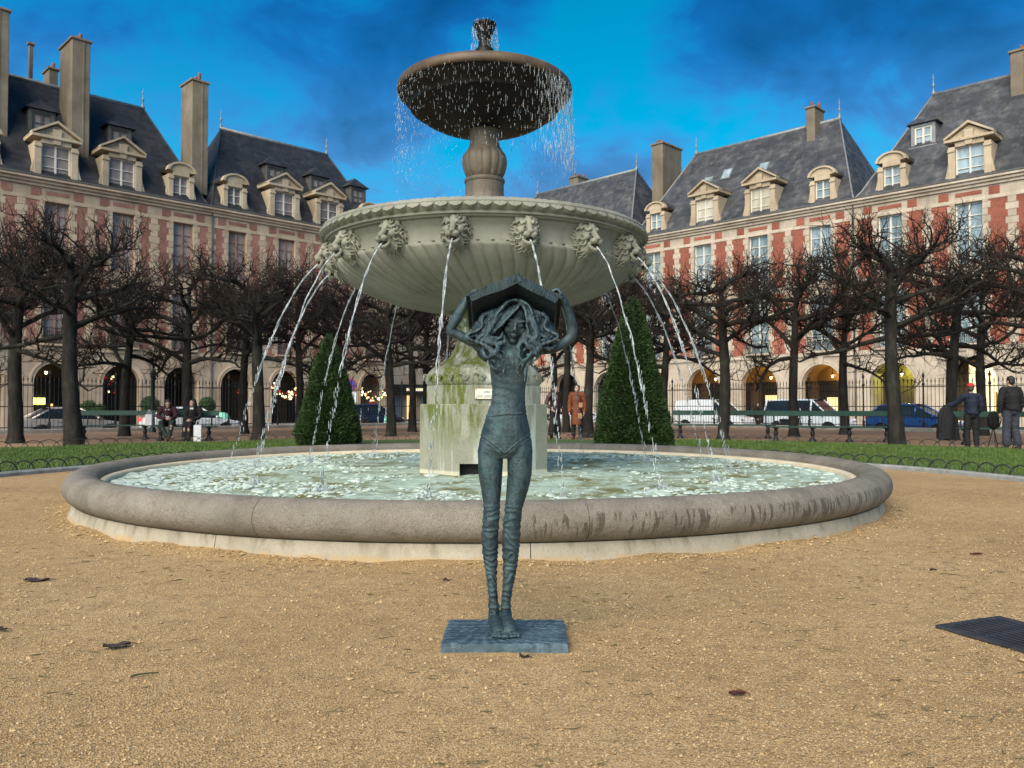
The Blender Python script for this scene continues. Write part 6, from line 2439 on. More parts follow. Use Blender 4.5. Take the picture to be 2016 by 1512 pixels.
# left railing on y - x = FL, local x runs away; right railing on x + y = FR, local x runs towards the camera
lo = (26.0 - FL, 26.0)
railing("black spear-topped iron railing on the left, before the parked cars", lo, PI / 4, 0.0, (apex[1] - 26.0) * q2 - 0.2)
ro = apex
railing("black spear-topped iron railing on the right, before the white vans", ro, -PI / 4, 0.2, (apex[1] - 26.0) * q2)

# tall standard with a cross-shaped finial by the seated man
MAT_POSTG = M("post_dark_green", (0.012, 0.022, 0.020), 0.45, 0.2, 10, 0.1, 50, metal=0.2)
yb_ = 33.0
root = thing("lamp_post", "dark iron post with a cross finial, rising behind the left bench", "post", (at(301, yb_), yb_, 0))
mb = MB()
mb.lathe([(0.14, -0.02), (0.14, 0.12), (0.11, 0.16), (0.085, 0.25), (0.08, 2.2), (0.115, 2.25), (0.12, 2.45), (0.07, 2.52), (0.03, 2.58), (0.03, 2.66), (0.06, 2.70), (0.055, 2.76), (0.015, 2.82)], 14)
mb.build("shaft", MAT_POSTG, root, True)
mb = MB()
for dx, dz in ((0, 0.06), (0, -0.06), (0.07, 0), (-0.07, 0)):
    mb.ball((dx, 0, 2.90 + dz), (0.038, 0.03, 0.038), 8, 6)
mb.ball((0, 0, 2.90), 0.03, 8, 6)
mb.tube([(0, 0, 2.78), (0, 0, 3.04)], [0.015, 0.008], 6)
mb.build("cross_finial", MAT_POSTG, root, True)

# ================================================================== BENCHES
MAT_BENCH = M("bench_paint_green", (0.018, 0.055, 0.040), 0.45, 0.25, 6, 0.12, 40)


def bench(label, px, y, rz, ln, legs):
    root = thing("park_bench", label, "bench", (at(px, y), y, 0), rz, "long green benches along the garden path")
    for k, (yy, zz) in enumerate(((-0.20, 0.45), (-0.06, 0.455), (0.08, 0.45))):
        mb = MB(); mb.bevbox(-ln / 2, ln / 2, yy - 0.06, yy + 0.06, zz - 0.02, zz + 0.02, 0.008); mb.build("seat_slat", MAT_BENCH, root)
    mb = MB(); mb.bevbox(-ln / 2, ln / 2, 0.20, 0.235, 0.77, 0.93, 0.01); mb.build("back_slat", MAT_BENCH, root)
    for i in range(legs):
        x = -ln / 2 + 0.22 + (ln - 0.44) * i / (legs - 1)
        mb = MB()
        mb.lathe([(0.11, 0.0), (0.115, 0.05), (0.07, 0.09), (0.045, 0.15), (0.06, 0.22), (0.075, 0.27), (0.045, 0.33), (0.05, 0.40), (0.12, 0.43)], 10, c=(x, -0.06))
        mb.box(x - 0.03, x + 0.03, -0.27, 0.15, 0.395, 0.43)
        mb.build("leg", MAT_IRON, root, True)
        mb = MB(); mb.tube(bez([(x, 0.10, 0.42), (x, 0.19, 0.50), (x, 0.215, 0.70), (x, 0.245, 0.95)], 4), 0.022, 6); mb.build("back_support", MAT_IRON, root, True)
    return root


bench("long dark green bench left of the seated couple, its end behind the thick lime trunk", 228, 26.2, R(4), 2.35, 2)
bench("dark green bench the couple is sitting on", 366, 25.3, R(4), 1.9, 2)
bench("long green bench with bulbous iron legs, before the second white van", 1634, 24.4, R(-5), 3.65, 4)
bench("green bench behind the nearer right trunk, before the first white van", 1424, 27.0, R(-4), 3.3, 3)
bench("green bench mostly behind the two men at the right", 1985, 22.6, R(-6), 2.8, 3)

# ================================================================== CARS
MAT_TYRE = M("tyre_rubber", (0.012, 0.012, 0.012), 0.85, 0.2, 10, 0.1, 60)
MAT_RIMW = M("wheel_rim", (0.32, 0.32, 0.33), 0.35, 0.1, 6, 0, metal=0.7)
MAT_CARGLASS = M("car_glass", (0.012, 0.015, 0.018), 0.08, 0.3, 1.5, 0, spec=0.4)
MAT_TRIM = M("car_trim_black", (0.012, 0.012, 0.013), 0.5, 0.1, 5, 0)
MAT_HEADL = M("headlight", (0.55, 0.58, 0.60), 0.12, 0.1, 20, 0, spec=0.8)
MAT_TAIL = M("tail_light", (0.35, 0.010, 0.012), 0.2, 0.1, 20, 0, spec=0.8)
MAT_TAIL_ON = emit("tail_light_on", (1.0, 0.05, 0.05), 0.5, (0.5, 0.02, 0.02))
MAT_PLATE = M("number_plate", (0.6, 0.6, 0.58), 0.5, 0.05, 5, 0)


def paint(name, c, metal=0.0):
    t = NT(name)
    col = t.mix(t.ramp(t.noise(3, 4, 0.6), [(0.35, 0.0), (0.75, 0.15)]), c, dk(c, 0.75))
    t.done(col, t.ramp(t.noise(5, 4, 0.6), [(0.3, 0.16), (0.7, 0.30)]), metal=metal, spec=0.5)
    t.b.inputs["Coat Weight"].default_value = 0.4
    return t.mat


PROFILE = {
    # lower body outline (x, z of bonnet/belt line) front at +x, then greenhouse: base and roof outline
    'saloon': dict(L=4.6, W=0.89, belt=[(-2.30, 0.55), (-2.26, 0.92), (-1.85, 0.98), (-1.0, 0.95), (0.6, 0.92), (1.25, 0.88), (1.95, 0.78), (2.22, 0.66), (2.30, 0.48)],
                   gh=[(-1.75, 0.97), (-0.95, 1.40), (0.15, 1.43), (1.20, 0.90)], wheels=(-1.38, 1.42), wr=0.32, pil=(-0.35,), tail=0.85, head=0.68),
    'van': dict(L=4.4, W=0.91, belt=[(-2.20, 0.42), (-2.20, 1.05), (-1.8, 1.06), (0.0, 1.04), (1.05, 1.02), (1.45, 0.98), (2.0, 0.86), (2.18, 0.70), (2.2, 0.42)],
                gh=[(-2.16, 1.05), (-2.06, 1.80), (0.45, 1.82), (1.38, 1.00)], wheels=(-1.40, 1.36), wr=0.33, pil=(-0.55, 0.42), tail=1.15, head=0.80),
    'mpv': dict(L=4.2, W=0.90, belt=[(-2.05, 0.45), (-2.08, 0.95), (-1.8, 1.02), (0.0, 0.98), (1.10, 0.94), (1.7, 0.86), (2.02, 0.70), (2.1, 0.45)],
                gh=[(-1.95, 1.02), (-1.45, 1.52), (0.10, 1.58), (1.35, 0.94)], wheels=(-1.28, 1.30), wr=0.32, pil=(-0.60, 0.25), tail=0.95, head=0.75),
}


def car(kind, label, loc, rz, mat, solid_rear=False, tail_on=False, plate=True):
    p = PROFILE[kind]
    root = thing("parked_car" if kind != 'van' else "parked_van", label, "car" if kind != 'van' else "van", loc, rz, "vehicles parked behind the railings")
    W = p['W']
    xs0 = [q[0] for q in p['belt']]; zs0 = [q[1] for q in p['belt']]
    n = 46
    xs = np.linspace(xs0[0], xs0[-1], n)
    zb = np.interp(xs, xs0, zs0)
    zb = np.convolve(np.pad(zb, 1, mode='edge'), [0.25, 0.5, 0.25], 'valid')
    rings = []
    for x, zt_ in zip(xs, zb):
        e = (abs(x) / (p['L'] / 2)) ** 6
        w = W * (1 - 0.13 * e)
        lo_ = 0.22
        for wx_ in p['wheels']:                       # wheel arches
            d = abs(x - wx_)
            if d < p['wr'] + 0.07:
                lo_ = max(lo_, p['wr'] + math.sqrt((p['wr'] + 0.07) ** 2 - d * d))
        zmid = (0.30 + zt_) / 2
        lo2 = min(lo_, zt_ - 0.06)
        ring = [(x, -w * 0.94, lo2), (x, -w, max(lo2 + 0.01, zmid * 0.85)), (x, -w * 0.995, max(lo2 + 0.02, zmid * 1.1)), (x, -w * 0.965, zt_ - 0.03), (x, -w * 0.90, zt_),
                (x, w * 0.90, zt_), (x, w * 0.965, zt_ - 0.03), (x, w * 0.995, max(lo2 + 0.02, zmid * 1.1)), (x, w, max(lo2 + 0.01, zmid * 0.85)), (x, w * 0.94, lo2)]
        rings.append(ring)
    vs = sum(rings, []); k = 10
    fs = []
    for i in range(n - 1):
        for j in range(k):
            a = i * k + j; b = i * k + (j + 1) % k
            fs.append((a, a + k, b + k, b))
    fs.append(tuple(range(k))); fs.append(tuple(range(n * k - 1, (n - 1) * k - 1, -1)))
    mb = MB(); mb.add(vs, fs)
    body = put("body", sharp(mb.mesh("body", mat), 32), root)
    # greenhouse: dark glass volume, painted roof and pillars
    (ax, az), (bx, bz), (cx, cz), (dx, dz) = p['gh']
    wb, wt = W * 0.90, W * 0.74
    mb = MB()
    G = [(ax, -wb, az - 0.02), (bx, -wt, bz), (cx, -wt, cz), (dx, -wb, dz - 0.02), (ax, wb, az - 0.02), (bx, wt, bz), (cx, wt, cz), (dx, wb, dz - 0.02)]
    mb.add(G, [(0, 3, 2, 1), (4, 5, 6, 7), (1, 2, 6, 5), (0, 1, 5, 4), (2, 3, 7, 6), (0, 4, 7, 3)])
    mb.build("window_glass", MAT_CARGLASS, root)
    mb = MB()
    N = 12
    rv, rf = [], []
    for i in range(N + 1):
        f = i / N
        x = bx - 0.06 + (cx - bx + 0.10) * f
        z = bz + (cz - bz) * f + 0.012 + 0.035 * math.sin(PI * f)
        for yy, dz_ in ((-wt - 0.012, -0.045), (-wt * 0.93, 0.012), (0, 0.03), (wt * 0.93, 0.012), (wt + 0.012, -0.045)):
            rv.append((x, yy, z + dz_))
    for i in range(N):
        for j in range(4):
            a = i * 5 + j
            rf.append((a, a + 1, a + 6, a + 5))
    mb.add(rv, rf)
    mb.build("roof", mat, root, True)
    mb = MB()
    for s in (-1, 1):
        o_ = s * 0.010
        mb.tube([(ax, s * wb + o_, az - 0.01), (bx, s * wt + o_, bz)], 0.050, 6)
        mb.tube([(dx, s * wb + o_, dz - 0.01), (cx, s * wt + o_, cz)], 0.040, 6)
        for px_ in p['pil']:
            f = 0.5
            mb.tube([(px_ - 0.03, s * wb + o_, np.interp(px_, xs, zb)), (px_, s * wt + o_, np.interp(px_, [bx, cx], [bz, cz]))], 0.045, 6)
    mb.build("pillar", mat, root, True)
    if solid_rear:                                       # panel van: no rear side windows
        for s in (-1, 1):
            x1 = p['pil'][-1]
            g0 = (az - 0.02)
            q = [(ax - 0.01, s * (wb + 0.012), g0), (x1 - 0.02, s * (wb + 0.012), g0), (x1 - 0.02, s * (wt + 0.014), cz + 0.0), (bx - 0.01, s * (wt + 0.014), bz)]
            mb = MB()
            mb.add(q + [(a, b - s * 0.03, c) for a, b, c in q], [(0, 1, 2, 3) if s < 0 else (3, 2, 1, 0), (0, 4, 5, 1), (1, 5, 6, 2), (2, 6, 7, 3), (3, 7, 4, 0)])
            mb.build("side_panel", mat, root)
    for wx_ in p['wheels']:
        for s in (-1, 1):
            mb = MB()
            r = p['wr']
            mb.lathe([(r * 0.62, -0.10), (r * 0.93, -0.10), (r, -0.06), (r, 0.06), (r * 0.93, 0.10), (r * 0.62, 0.10)], 20, closed=True)
            tyre = mb.mesh("wheel", MAT_TYRE, True)
            o = put("wheel", tyre, root, (wx_, s * (W - 0.12), r), (PI / 2, 0, 0))
            mb = MB()
            mb.lathe([(0.0, 0.0), (r * 0.2, 0.0), (r * 0.60, -0.02), (r * 0.66, 0.01)], 16)
            for q in range(5):
                a = q * 2 * PI / 5
                mb.tube([(0.04 * math.cos(a), 0.04 * math.sin(a), 0.03), (r * 0.62 * math.cos(a), r * 0.62 * math.sin(a), 0.04)], 0.022, 5)
            put("rim", mb.mesh("rim", MAT_RIMW, True), o, (0, 0, s * -0.075 + 0.0), (0 if s < 0 else PI, 0, 0))
    hx = p['L'] / 2
    for s in (-1, 1):
        mb = MB(); mb.ball((hx - 0.17, s * W * 0.70, p['head']), (0.16, 0.17, 0.075), 10, 8, (0, 0.25, s * -0.3)); mb.build("headlight", MAT_HEADL, root, True)
        mb = MB(); mb.ball((-hx + 0.07, s * W * 0.76, p['tail']), (0.07, 0.15, 0.09), 10, 8); mb.build("tail_light", MAT_TAIL_ON if tail_on else MAT_TAIL, root, True)
        mb = MB(); mb.ball((dx - 0.30, s * (W + 0.06), dz + 0.08), (0.06, 0.10, 0.065), 8, 6); mb.build("wing_mirror", mat, root, True)
        mb = MB()
        for hx_ in (p['pil'][0] - 0.30, 0.45):
            mb.bevbox(hx_ - 0.09, hx_ + 0.09, min(s * W * 0.985, s * W * 1.005), max(s * W * 0.985, s * W * 1.005), 0.80, 0.835, 0.004)
        mb.build("door_handle", mat if kind == 'saloon' else MAT_TRIM, root)
    mb = MB(); mb.bevbox(-hx - 0.02, -hx + 0.06, -0.75, 0.75, 0.34, 0.46, 0.02); mb.bevbox(hx - 0.10, hx + 0.02, -0.72, 0.72, 0.28, 0.42, 0.02); mb.build("bumper", MAT_TRIM if kind != 'saloon' else mat, root)
    if plate:
        mb = MB(); mb.box(-hx - 0.035, -hx - 0.021, -0.26, 0.26, 0.58, 0.69); mb.build("number_plate", MAT_PLATE, root)
    return root


P_WHITE = paint("paint_white", (0.68, 0.70, 0.72))
P_WHITE2 = paint("paint_white_cool", (0.60, 0.66, 0.72))
P_SILV = paint("paint_silver", (0.42, 0.37, 0.34), 0.35)
P_BLUE = paint("paint_blue", (0.015, 0.055, 0.20), 0.2)
P_DBLUE = paint("paint_dark_blue", (0.012, 0.020, 0.055), 0.2)


def on_left(yv, off):                                   # kerb line parallel to the left railing
    c = FL + off
    return (yv - c, yv, STREET)


def on_right(yv, off):
    c = FR + off
    return (c - yv, yv, STREET)


AL, AR = PI / 4, -PI / 4                                # +x of the car: left row faces away, right row faces the camera's right
car('saloon', "silver beige saloon car behind the left railing, left of the thick trunk", on_left(37.0, 6.6), AL, P_SILV)
car('van', "white van at the far left edge behind the railing", on_left(33.6, 8.8), AL, P_WHITE2)
car('saloon', "white car with a glowing red tail light behind the left bench", on_left(40.8, 6.4), AL, P_WHITE, tail_on=True)
car('van', "white panel van without side windows, right of the tall topiary", on_right(46.6, 7.0), AR, P_WHITE, solid_rear=True)
car('van', "white van with side windows, seen above the long green bench", on_right(42.6, 7.0), AR, P_WHITE2)
car('mpv', "blue car behind the right railing, beside the nearest right tree", on_right(38.9, 7.0), AR, P_BLUE)
car('saloon', "white car glimpsed behind the two standing people", on_right(54.0, 7.0), AR, P_WHITE)
car('mpv', "dark blue car behind the railing, left of the small topiary", on_left(48.6, 6.6), AL, P_DBLUE)


# ------------------------------------------------------------------ scooters and bicycles
def scooter(label, loc, rz, mat):
    root = thing("scooter", label, "scooter", loc, rz, "scooters parked behind the railings")
    for x in (-0.60, 0.62):
        mb = MB(); mb.lathe([(0.14, -0.05), (0.22, -0.05), (0.235, 0), (0.22, 0.05), (0.14, 0.05)], 16, closed=True)
        o = put("wheel", mb.mesh("wheel", MAT_TYRE, True), root, (x, 0, 0.235), (PI / 2, 0, 0))
        mb = MB(); mb.lathe([(0.0, -0.03), (0.15, -0.03), (0.15, 0.03), (0.0, 0.03)], 12); put("rim", mb.mesh("rim", MAT_RIMW, True), o)
    mb = MB(); mb.tube(bez([(-0.85, 0, 0.62), (-0.55, 0, 0.62), (-0.15, 0, 0.50), (-0.02, 0, 0.32), (0.22, 0, 0.30)], 5), np.interp(np.linspace(0, 1, 21), [0, .3, .7, 1], [0.08, 0.19, 0.17, 0.13]), 10); mb.build("body", mat, root, True)
    mb = MB(); mb.tube(bez([(0.25, 0, 0.30), (0.34, 0, 0.55), (0.42, 0, 0.90)], 4), [0.16, 0.18, 0.19, 0.19, 0.18, 0.17, 0.15, 0.12, 0.09], 10, flat=0.45); mb.build("leg_shield", mat, root, True)
    mb = MB(); mb.tube(bez([(-0.75, 0, 0.80), (-0.4, 0, 0.80), (-0.05, 0, 0.74)], 4), [0.07, 0.11, 0.12, 0.12, 0.12, 0.12, 0.11, 0.10, 0.06], 10, flat=0.6); mb.build("seat", MAT_TRIM, root, True)
    mb = MB(); mb.tube([(0.62, 0, 0.235), (0.44, 0, 0.95)], 0.03, 6); mb.tube([(0.40, -0.32, 1.05), (0.45, 0, 0.98), (0.40, 0.32, 1.05)], 0.018, 6); mb.build("handlebar", MAT_TRIM, root, True)
    mb = MB(); mb.tube(bez([(0.44, 0, 0.98), (0.52, 0, 1.15), (0.47, 0, 1.38)], 3), [0.02] * 7, 4); mb.ball((0.52, 0, 0.93), (0.07, 0.08, 0.07), 10, 8); mb.build("headlight", MAT_HEADL, root, True)
    return root


P_BLACK = paint("paint_black", (0.015, 0.015, 0.017))
P_MINT = paint("paint_mint", (0.20, 0.55, 0.42))
scooter("dark scooter behind the railing, below the hanging baubles", on_left(45.4, 3.2), AL + 1.2, P_BLACK)
scooter("mint green scooter behind the railing, left of the small topiary", on_left(46.8, 3.4), AL + 1.25, P_MINT)
scooter("black scooter behind the railing, left of the blue car", on_right(41.2, 4.2), AR + 1.1, P_BLACK)


def bicycle(label, loc, rz, mat):
    root = thing("bicycle", label, "bicycle", loc, rz, "bicycles parked behind the left railing")
    for x in (-0.52, 0.52):
        mb = MB()
        mb.tube([(x + 0.33 * math.cos(a), 0, 0.35 + 0.33 * math.sin(a)) for a in np.linspace(0, 2 * PI, 25)], 0.020, 5, cap=False)
        for a in np.linspace(0, PI, 6, endpoint=False):
            mb.tube([(x + 0.32 * math.cos(a), 0, 0.35 + 0.32 * math.sin(a)), (x - 0.32 * math.cos(a), 0, 0.35 - 0.32 * math.sin(a))], 0.003, 3)
        mb.build("wheel", MAT_TYRE, root, True)
    mb = MB()
    for a, b in (((-0.52, 0, 0.35), (-0.05, 0, 0.30)), ((-0.05, 0, 0.30), (-0.20, 0, 0.85)), ((-0.52, 0, 0.35), (-0.17, 0, 0.75)), ((-0.05, 0, 0.30), (0.36, 0, 0.80)), ((-0.17, 0, 0.75), (0.34, 0, 0.86)), ((0.52, 0, 0.35), (0.33, 0, 0.98))):
        mb.tube([a, b], 0.02, 6)
    mb.build("frame", mat, root, True)
    mb = MB(); mb.tube([(0.33, 0, 0.98), (0.40, 0, 1.04)], 0.016, 5); mb.tube([(0.30, -0.28, 1.05), (0.40, -0.1, 1.05), (0.40, 0.1, 1.05), (0.30, 0.28, 1.05)], 0.015, 5); mb.build("handlebar", MAT_TRIM, root, True)
    mb = MB(); mb.ball((-0.22, 0, 0.89), (0.13, 0.07, 0.035), 10, 6); mb.build("saddle", MAT_TRIM, root, True)
    mb = MB(); mb.tube([(-0.75, 0, 0.72), (-0.30, 0, 0.72)], 0.012, 4); mb.box(-0.80, -0.38, -0.15, 0.15, 0.73, 0.95); mb.build("basket", MAT_TRIM, root)
    return root


for i in range(7):
    yv = 50.6 + i * 0.75
    bicycle(("bicycle in the row right of the small topiary, number %s from the left" % ["one", "two", "three", "four", "five", "six", "seven"][i]) if i else "bicycle at the left end of the row, beside the small topiary",
            on_left(yv, 2.6), AL + 1.35 + 0.12 * math.sin(i * 2.1), [P_BLACK, P_DBLUE, P_BLACK, P_SILV, P_BLUE, P_BLACK, P_DBLUE][i])

# no-parking sign: violet blue disc over a white plate
root = thing("road_sign", "violet blue round sign over a white plate on a pole, right of the small topiary", "sign", (at(691, 47.0), 47.0, STREET))
mb = MB(); mb.tube([(0, 0, 0), (0, 0, 3.05)], 0.035, 8); mb.build("pole", M("galvanised", (0.30, 0.30, 0.30), 0.5, 0.1, 5, 0, metal=0.5), root, True)
MAT_SIGNB = M("sign_blue", (0.045, 0.030, 0.23), 0.4, 0.1, 5, 0)
mb = MB(); mb.tube([(0, -0.07, 2.72), (0, -0.045, 2.72)], 0.33, 24); mb.build("disc", MAT_SIGNB, root)
mb = MB()
mb.tube([(0.33 * math.cos(a), -0.072, 2.72 + 0.33 * math.sin(a)) for a in np.linspace(0, 2 * PI, 33)], 0.022, 5, cap=False); mb.tube([(-0.22, -0.078, 2.94), (0.22, -0.078, 2.50)], 0.022, 5)
mb.build("red_ring", M("sign_red", (0.45, 0.02, 0.02), 0.4, 0.1, 5, 0), root)
mb = MB(); mb.bevbox(-0.33, 0.33, -0.07, -0.05, 1.72, 2.30, 0.01); mb.build("plate", M("sign_white", (0.62, 0.66, 0.72), 0.5, 0.1, 5, 0), root)
mb = MB()
for z in (2.18, 2.08, 1.94, 1.84):
    mb.box(-0.24, 0.10 + 0.14 * math.sin(z * 40), -0.074, -0.0705, z - 0.02, z + 0.02)
mb.build("printed_lines", MAT_LETTER, root)

# round bushes in pots by the left arcade
t = NT("bay_leaves"); P = t.pos()
MAT_BUSH = t.done(t.ramp(t.noise(9, 3, 0.6, P), [(0.3, (0.012, 0.035, 0.010)), (0.7, (0.045, 0.09, 0.025))]), 0.6, spec=0.3)


def bush(label, loc, r, hc, seed):
    rg = np.random.default_rng(seed)
    root = thing("potted_bush", label, "plant", loc, 0, "potted bushes before the left arcade")
    mb = MB(); mb.lathe([(0.20, 0), (0.27, 0.45), (0.30, 0.47), (0.30, 0.52), (0.26, 0.52), (0.25, 0.46), (0.0, 0.45)], 14); mb.build("pot", MAT_POSTG, root, True)
    mb = MB(); mb.tube([(0, 0, 0.4), (0.02, 0, hc)], 0.03, 6); mb.build("stem", MAT_BARK, root)
    n = 3500
    d = rg.normal(0, 1, (n, 3)); d /= np.linalg.norm(d, axis=1)[:, None]
    C = d * r * (rg.random(n) ** 0.33)[:, None] * (1 + 0.15 * vnoise(d, 2.5, seed))[:, None] + [0, 0, hc]
    s = rg.normal(0, 1, (n, 3)); s /= np.linalg.norm(s, axis=1)[:, None]
    u = np.cross(s, d + 0.3 * rg.normal(0, 1, (n, 3))); u /= np.linalg.norm(u, axis=1)[:, None] + 1e-9
    V = np.stack([C - s * 0.05, C + u * 0.022, C + s * 0.05, C - u * 0.022], 1)
    tri_soup("foliage", V, MAT_BUSH, root, 4)


for i, (px, yv, r, hc, lab) in enumerate(((295, 47.5, 0.55, 1.55, "round bush in a pot, behind the lamp post"), (408, 49.5, 0.52, 1.55, "round potted bush right of the seated woman"), (175, 45.5, 0.50, 1.35, "potted bush half hidden by the thick lime trunk"), (197, 45.0, 0.42, 1.20, "low potted bush right of the thick lime trunk"))):
    bush(lab, (at(px, yv), yv, STREET), r, hc, 40 + i)

# mint green recycling container behind the railing
root = thing("recycling_bin", "rounded mint green container behind the railing, right of the seated woman", "bin", (at(438, 45.5), 45.5, STREET))
MAT_MINT = M("mint_plastic", (0.22, 0.55, 0.42), 0.45, 0.25, 4, 0.1, 20)
mb = MB(); mb.lathe(catm([(0.36, 0.0), (0.42, 0.3), (0.43, 0.7), (0.38, 0.95), (0.22, 1.12), (0.0, 1.16)], 4), 20); mb.build("shell", MAT_MINT, root, True)
mb = MB(); mb.lathe([(0.43, 0.55), (0.45, 0.57), (0.45, 0.63), (0.43, 0.65)], 20); mb.build("band", MAT_TRIM, root)
mb = MB(); mb.bevbox(-0.14, 0.14, -0.47, -0.38, 0.78, 0.88, 0.01); mb.build("slot", MAT_TRIM, root)

# Christmas garlands in the left arches
MAT_GARL = M("fir_garland", (0.015, 0.045, 0.018), 0.8, 0.3, 8, 0.2, 30)
MAT_BALLR = emit("bauble_red", (0.8, 0.03, 0.02), 0.06, (0.35, 0.012, 0.015))
MAT_BALLG = emit("bauble_lit", (1.0, 0.75, 0.35), 0.9, (0.6, 0.45, 0.2))


def garland(label, pts, nb_, seed, par=None):
    rg = np.random.default_rng(seed)
    c = bez(pts, 14)
    root = thing("christmas_garland", label, "garland", tuple(c[0]), 0, "Christmas garlands in the left arcade")
    c = c - c[0]
    br = Branches()
    br.add(c, np.full(len(c), 0.05), 6)
    for k in range(len(c) * 9):
        p = c[rg.integers(len(c))]
        d = rg.normal(0, 1, 3)
        br.add(np.stack([p, p + d / np.linalg.norm(d) * rg.uniform(0.10, 0.24)]), np.array([0.02, 0.006]), 3)
    put("fir_sprigs", br.mesh("fir_sprigs", MAT_GARL, False), root)
    mb = MB(); mb.ball((0, 0, 0), 0.075, 8, 6)
    m1 = mb.mesh("bauble", MAT_BALLR, True); m2 = mb.mesh("bauble", MAT_BALLG, True)
    for k in range(nb_):
        p = c[rg.integers(len(c))] + rg.normal(0, 0.16, 3) - [0, 0, 0.06]
        s = rg.uniform(0.6, 1.35)
        put("bauble", m1 if rg.random() < 0.45 else m2, root, tuple(p), None, (s, s, s))


def lw(x, y, z):                                        # point in the left row's frame, x metres from y = 59.4
    a = 1 / q2
    o = left_org(59.4)
    return (o[0] + a * x - a * y, o[1] + a * x + a * y, z)


b_ = KL.bay
garland("garland thick with red and gold baubles in the arch left of the small topiary", [lw(b_ * 1.5 - 1.15, -0.2, 2.6), lw(b_ * 1.5 - 0.4, -0.2, 1.95), lw(b_ * 1.5 + 0.4, -0.2, 1.95), lw(b_ * 1.5 + 1.15, -0.2, 2.6)], 60, 1)
garland("garland with baubles in the arch just right of the small topiary", [lw(b_ * 3.5 - 1.15, -0.2, 2.5), lw(b_ * 3.5 - 0.3, -0.2, 1.7), lw(b_ * 3.5 + 0.5, -0.2, 1.8), lw(b_ * 3.5 + 1.15, -0.2, 2.5)], 46, 2)
garland("thin garland with a few baubles in the darkest arch", [lw(b_ * 0.5 + 0.2, 0.8, 2.8), lw(b_ * 0.5 + 0.7, 0.8, 2.2), lw(b_ * 0.5 + 1.1, 0.8, 2.4)], 8, 3)
garland("string of pale lights slanting in the arch behind the lamp post's left side", [lw(-b_ * 1.5 - 0.7, 0.8, 3.2), lw(-b_ * 1.5 - 0.4, 0.8, 2.7), lw(-b_ * 1.5 - 0.2, 0.8, 2.2)], 12, 4)
# ================================================================== PEOPLE
SKIN = M("skin", (0.46, 0.29, 0.21), 0.55, 0.1, 9, 0.05, 80)
HAIR_D = M("hair_dark", (0.014, 0.011, 0.010), 0.5, 0.3, 30, 0.3, 120)
HAIR_B = M("hair_brown", (0.045, 0.026, 0.016), 0.5, 0.3, 30, 0.3, 120)


def cloth(name, c, rough=0.85, var=0.25):
    return M(name, c, rough, var, 7, 0.3, 22, bdist=0.02)


C_BLACK = cloth("cloth_black", (0.008, 0.008, 0.009))
C_NAVY = cloth("cloth_navy", (0.010, 0.015, 0.034))
C_JEANS = cloth("cloth_jeans", (0.030, 0.034, 0.048))
C_RUST = cloth("cloth_rust", (0.16, 0.044, 0.017))
C_TAN = cloth("cloth_tan", (0.34, 0.17, 0.085))
C_AUBERG = cloth("leather_aubergine", (0.034, 0.018, 0.022), 0.4)
C_MAROON = cloth("cloth_maroon", (0.040, 0.012, 0.014))
C_WHITE = cloth("cloth_white", (0.60, 0.60, 0.62), 0.8, 0.08)
C_GREEN = cloth("cloth_dark_green", (0.018, 0.034, 0.026))
C_REDCAP = cloth("cloth_red", (0.50, 0.018, 0.020), 0.7, 0.1)
SHOE = M("shoe_dark", (0.018, 0.014, 0.012), 0.5, 0.2, 10, 0.1, 40)
SHOE_BR = M("shoe_brown", (0.075, 0.026, 0.018), 0.5, 0.2, 10, 0.1, 40)

STAND = dict(pel=(0, 0.0, 0.93), che=(0, -0.01, 1.30), neck=(0, 0.0, 1.48), head=(0, -0.02, 1.63),
             shL=(-0.19, 0.0, 1.42), shR=(0.19, 0.0, 1.42), elL=(-0.25, 0.02, 1.14), elR=(0.25, 0.02, 1.14), wrL=(-0.24, -0.06, 0.90), wrR=(0.24, -0.06, 0.90),
             hiL=(-0.095, 0, 0.90), hiR=(0.095, 0, 0.90), knL=(-0.11, -0.02, 0.49), knR=(0.11, -0.02, 0.49), anL=(-0.115, 0.03, 0.085), anR=(0.115, 0.03, 0.085))


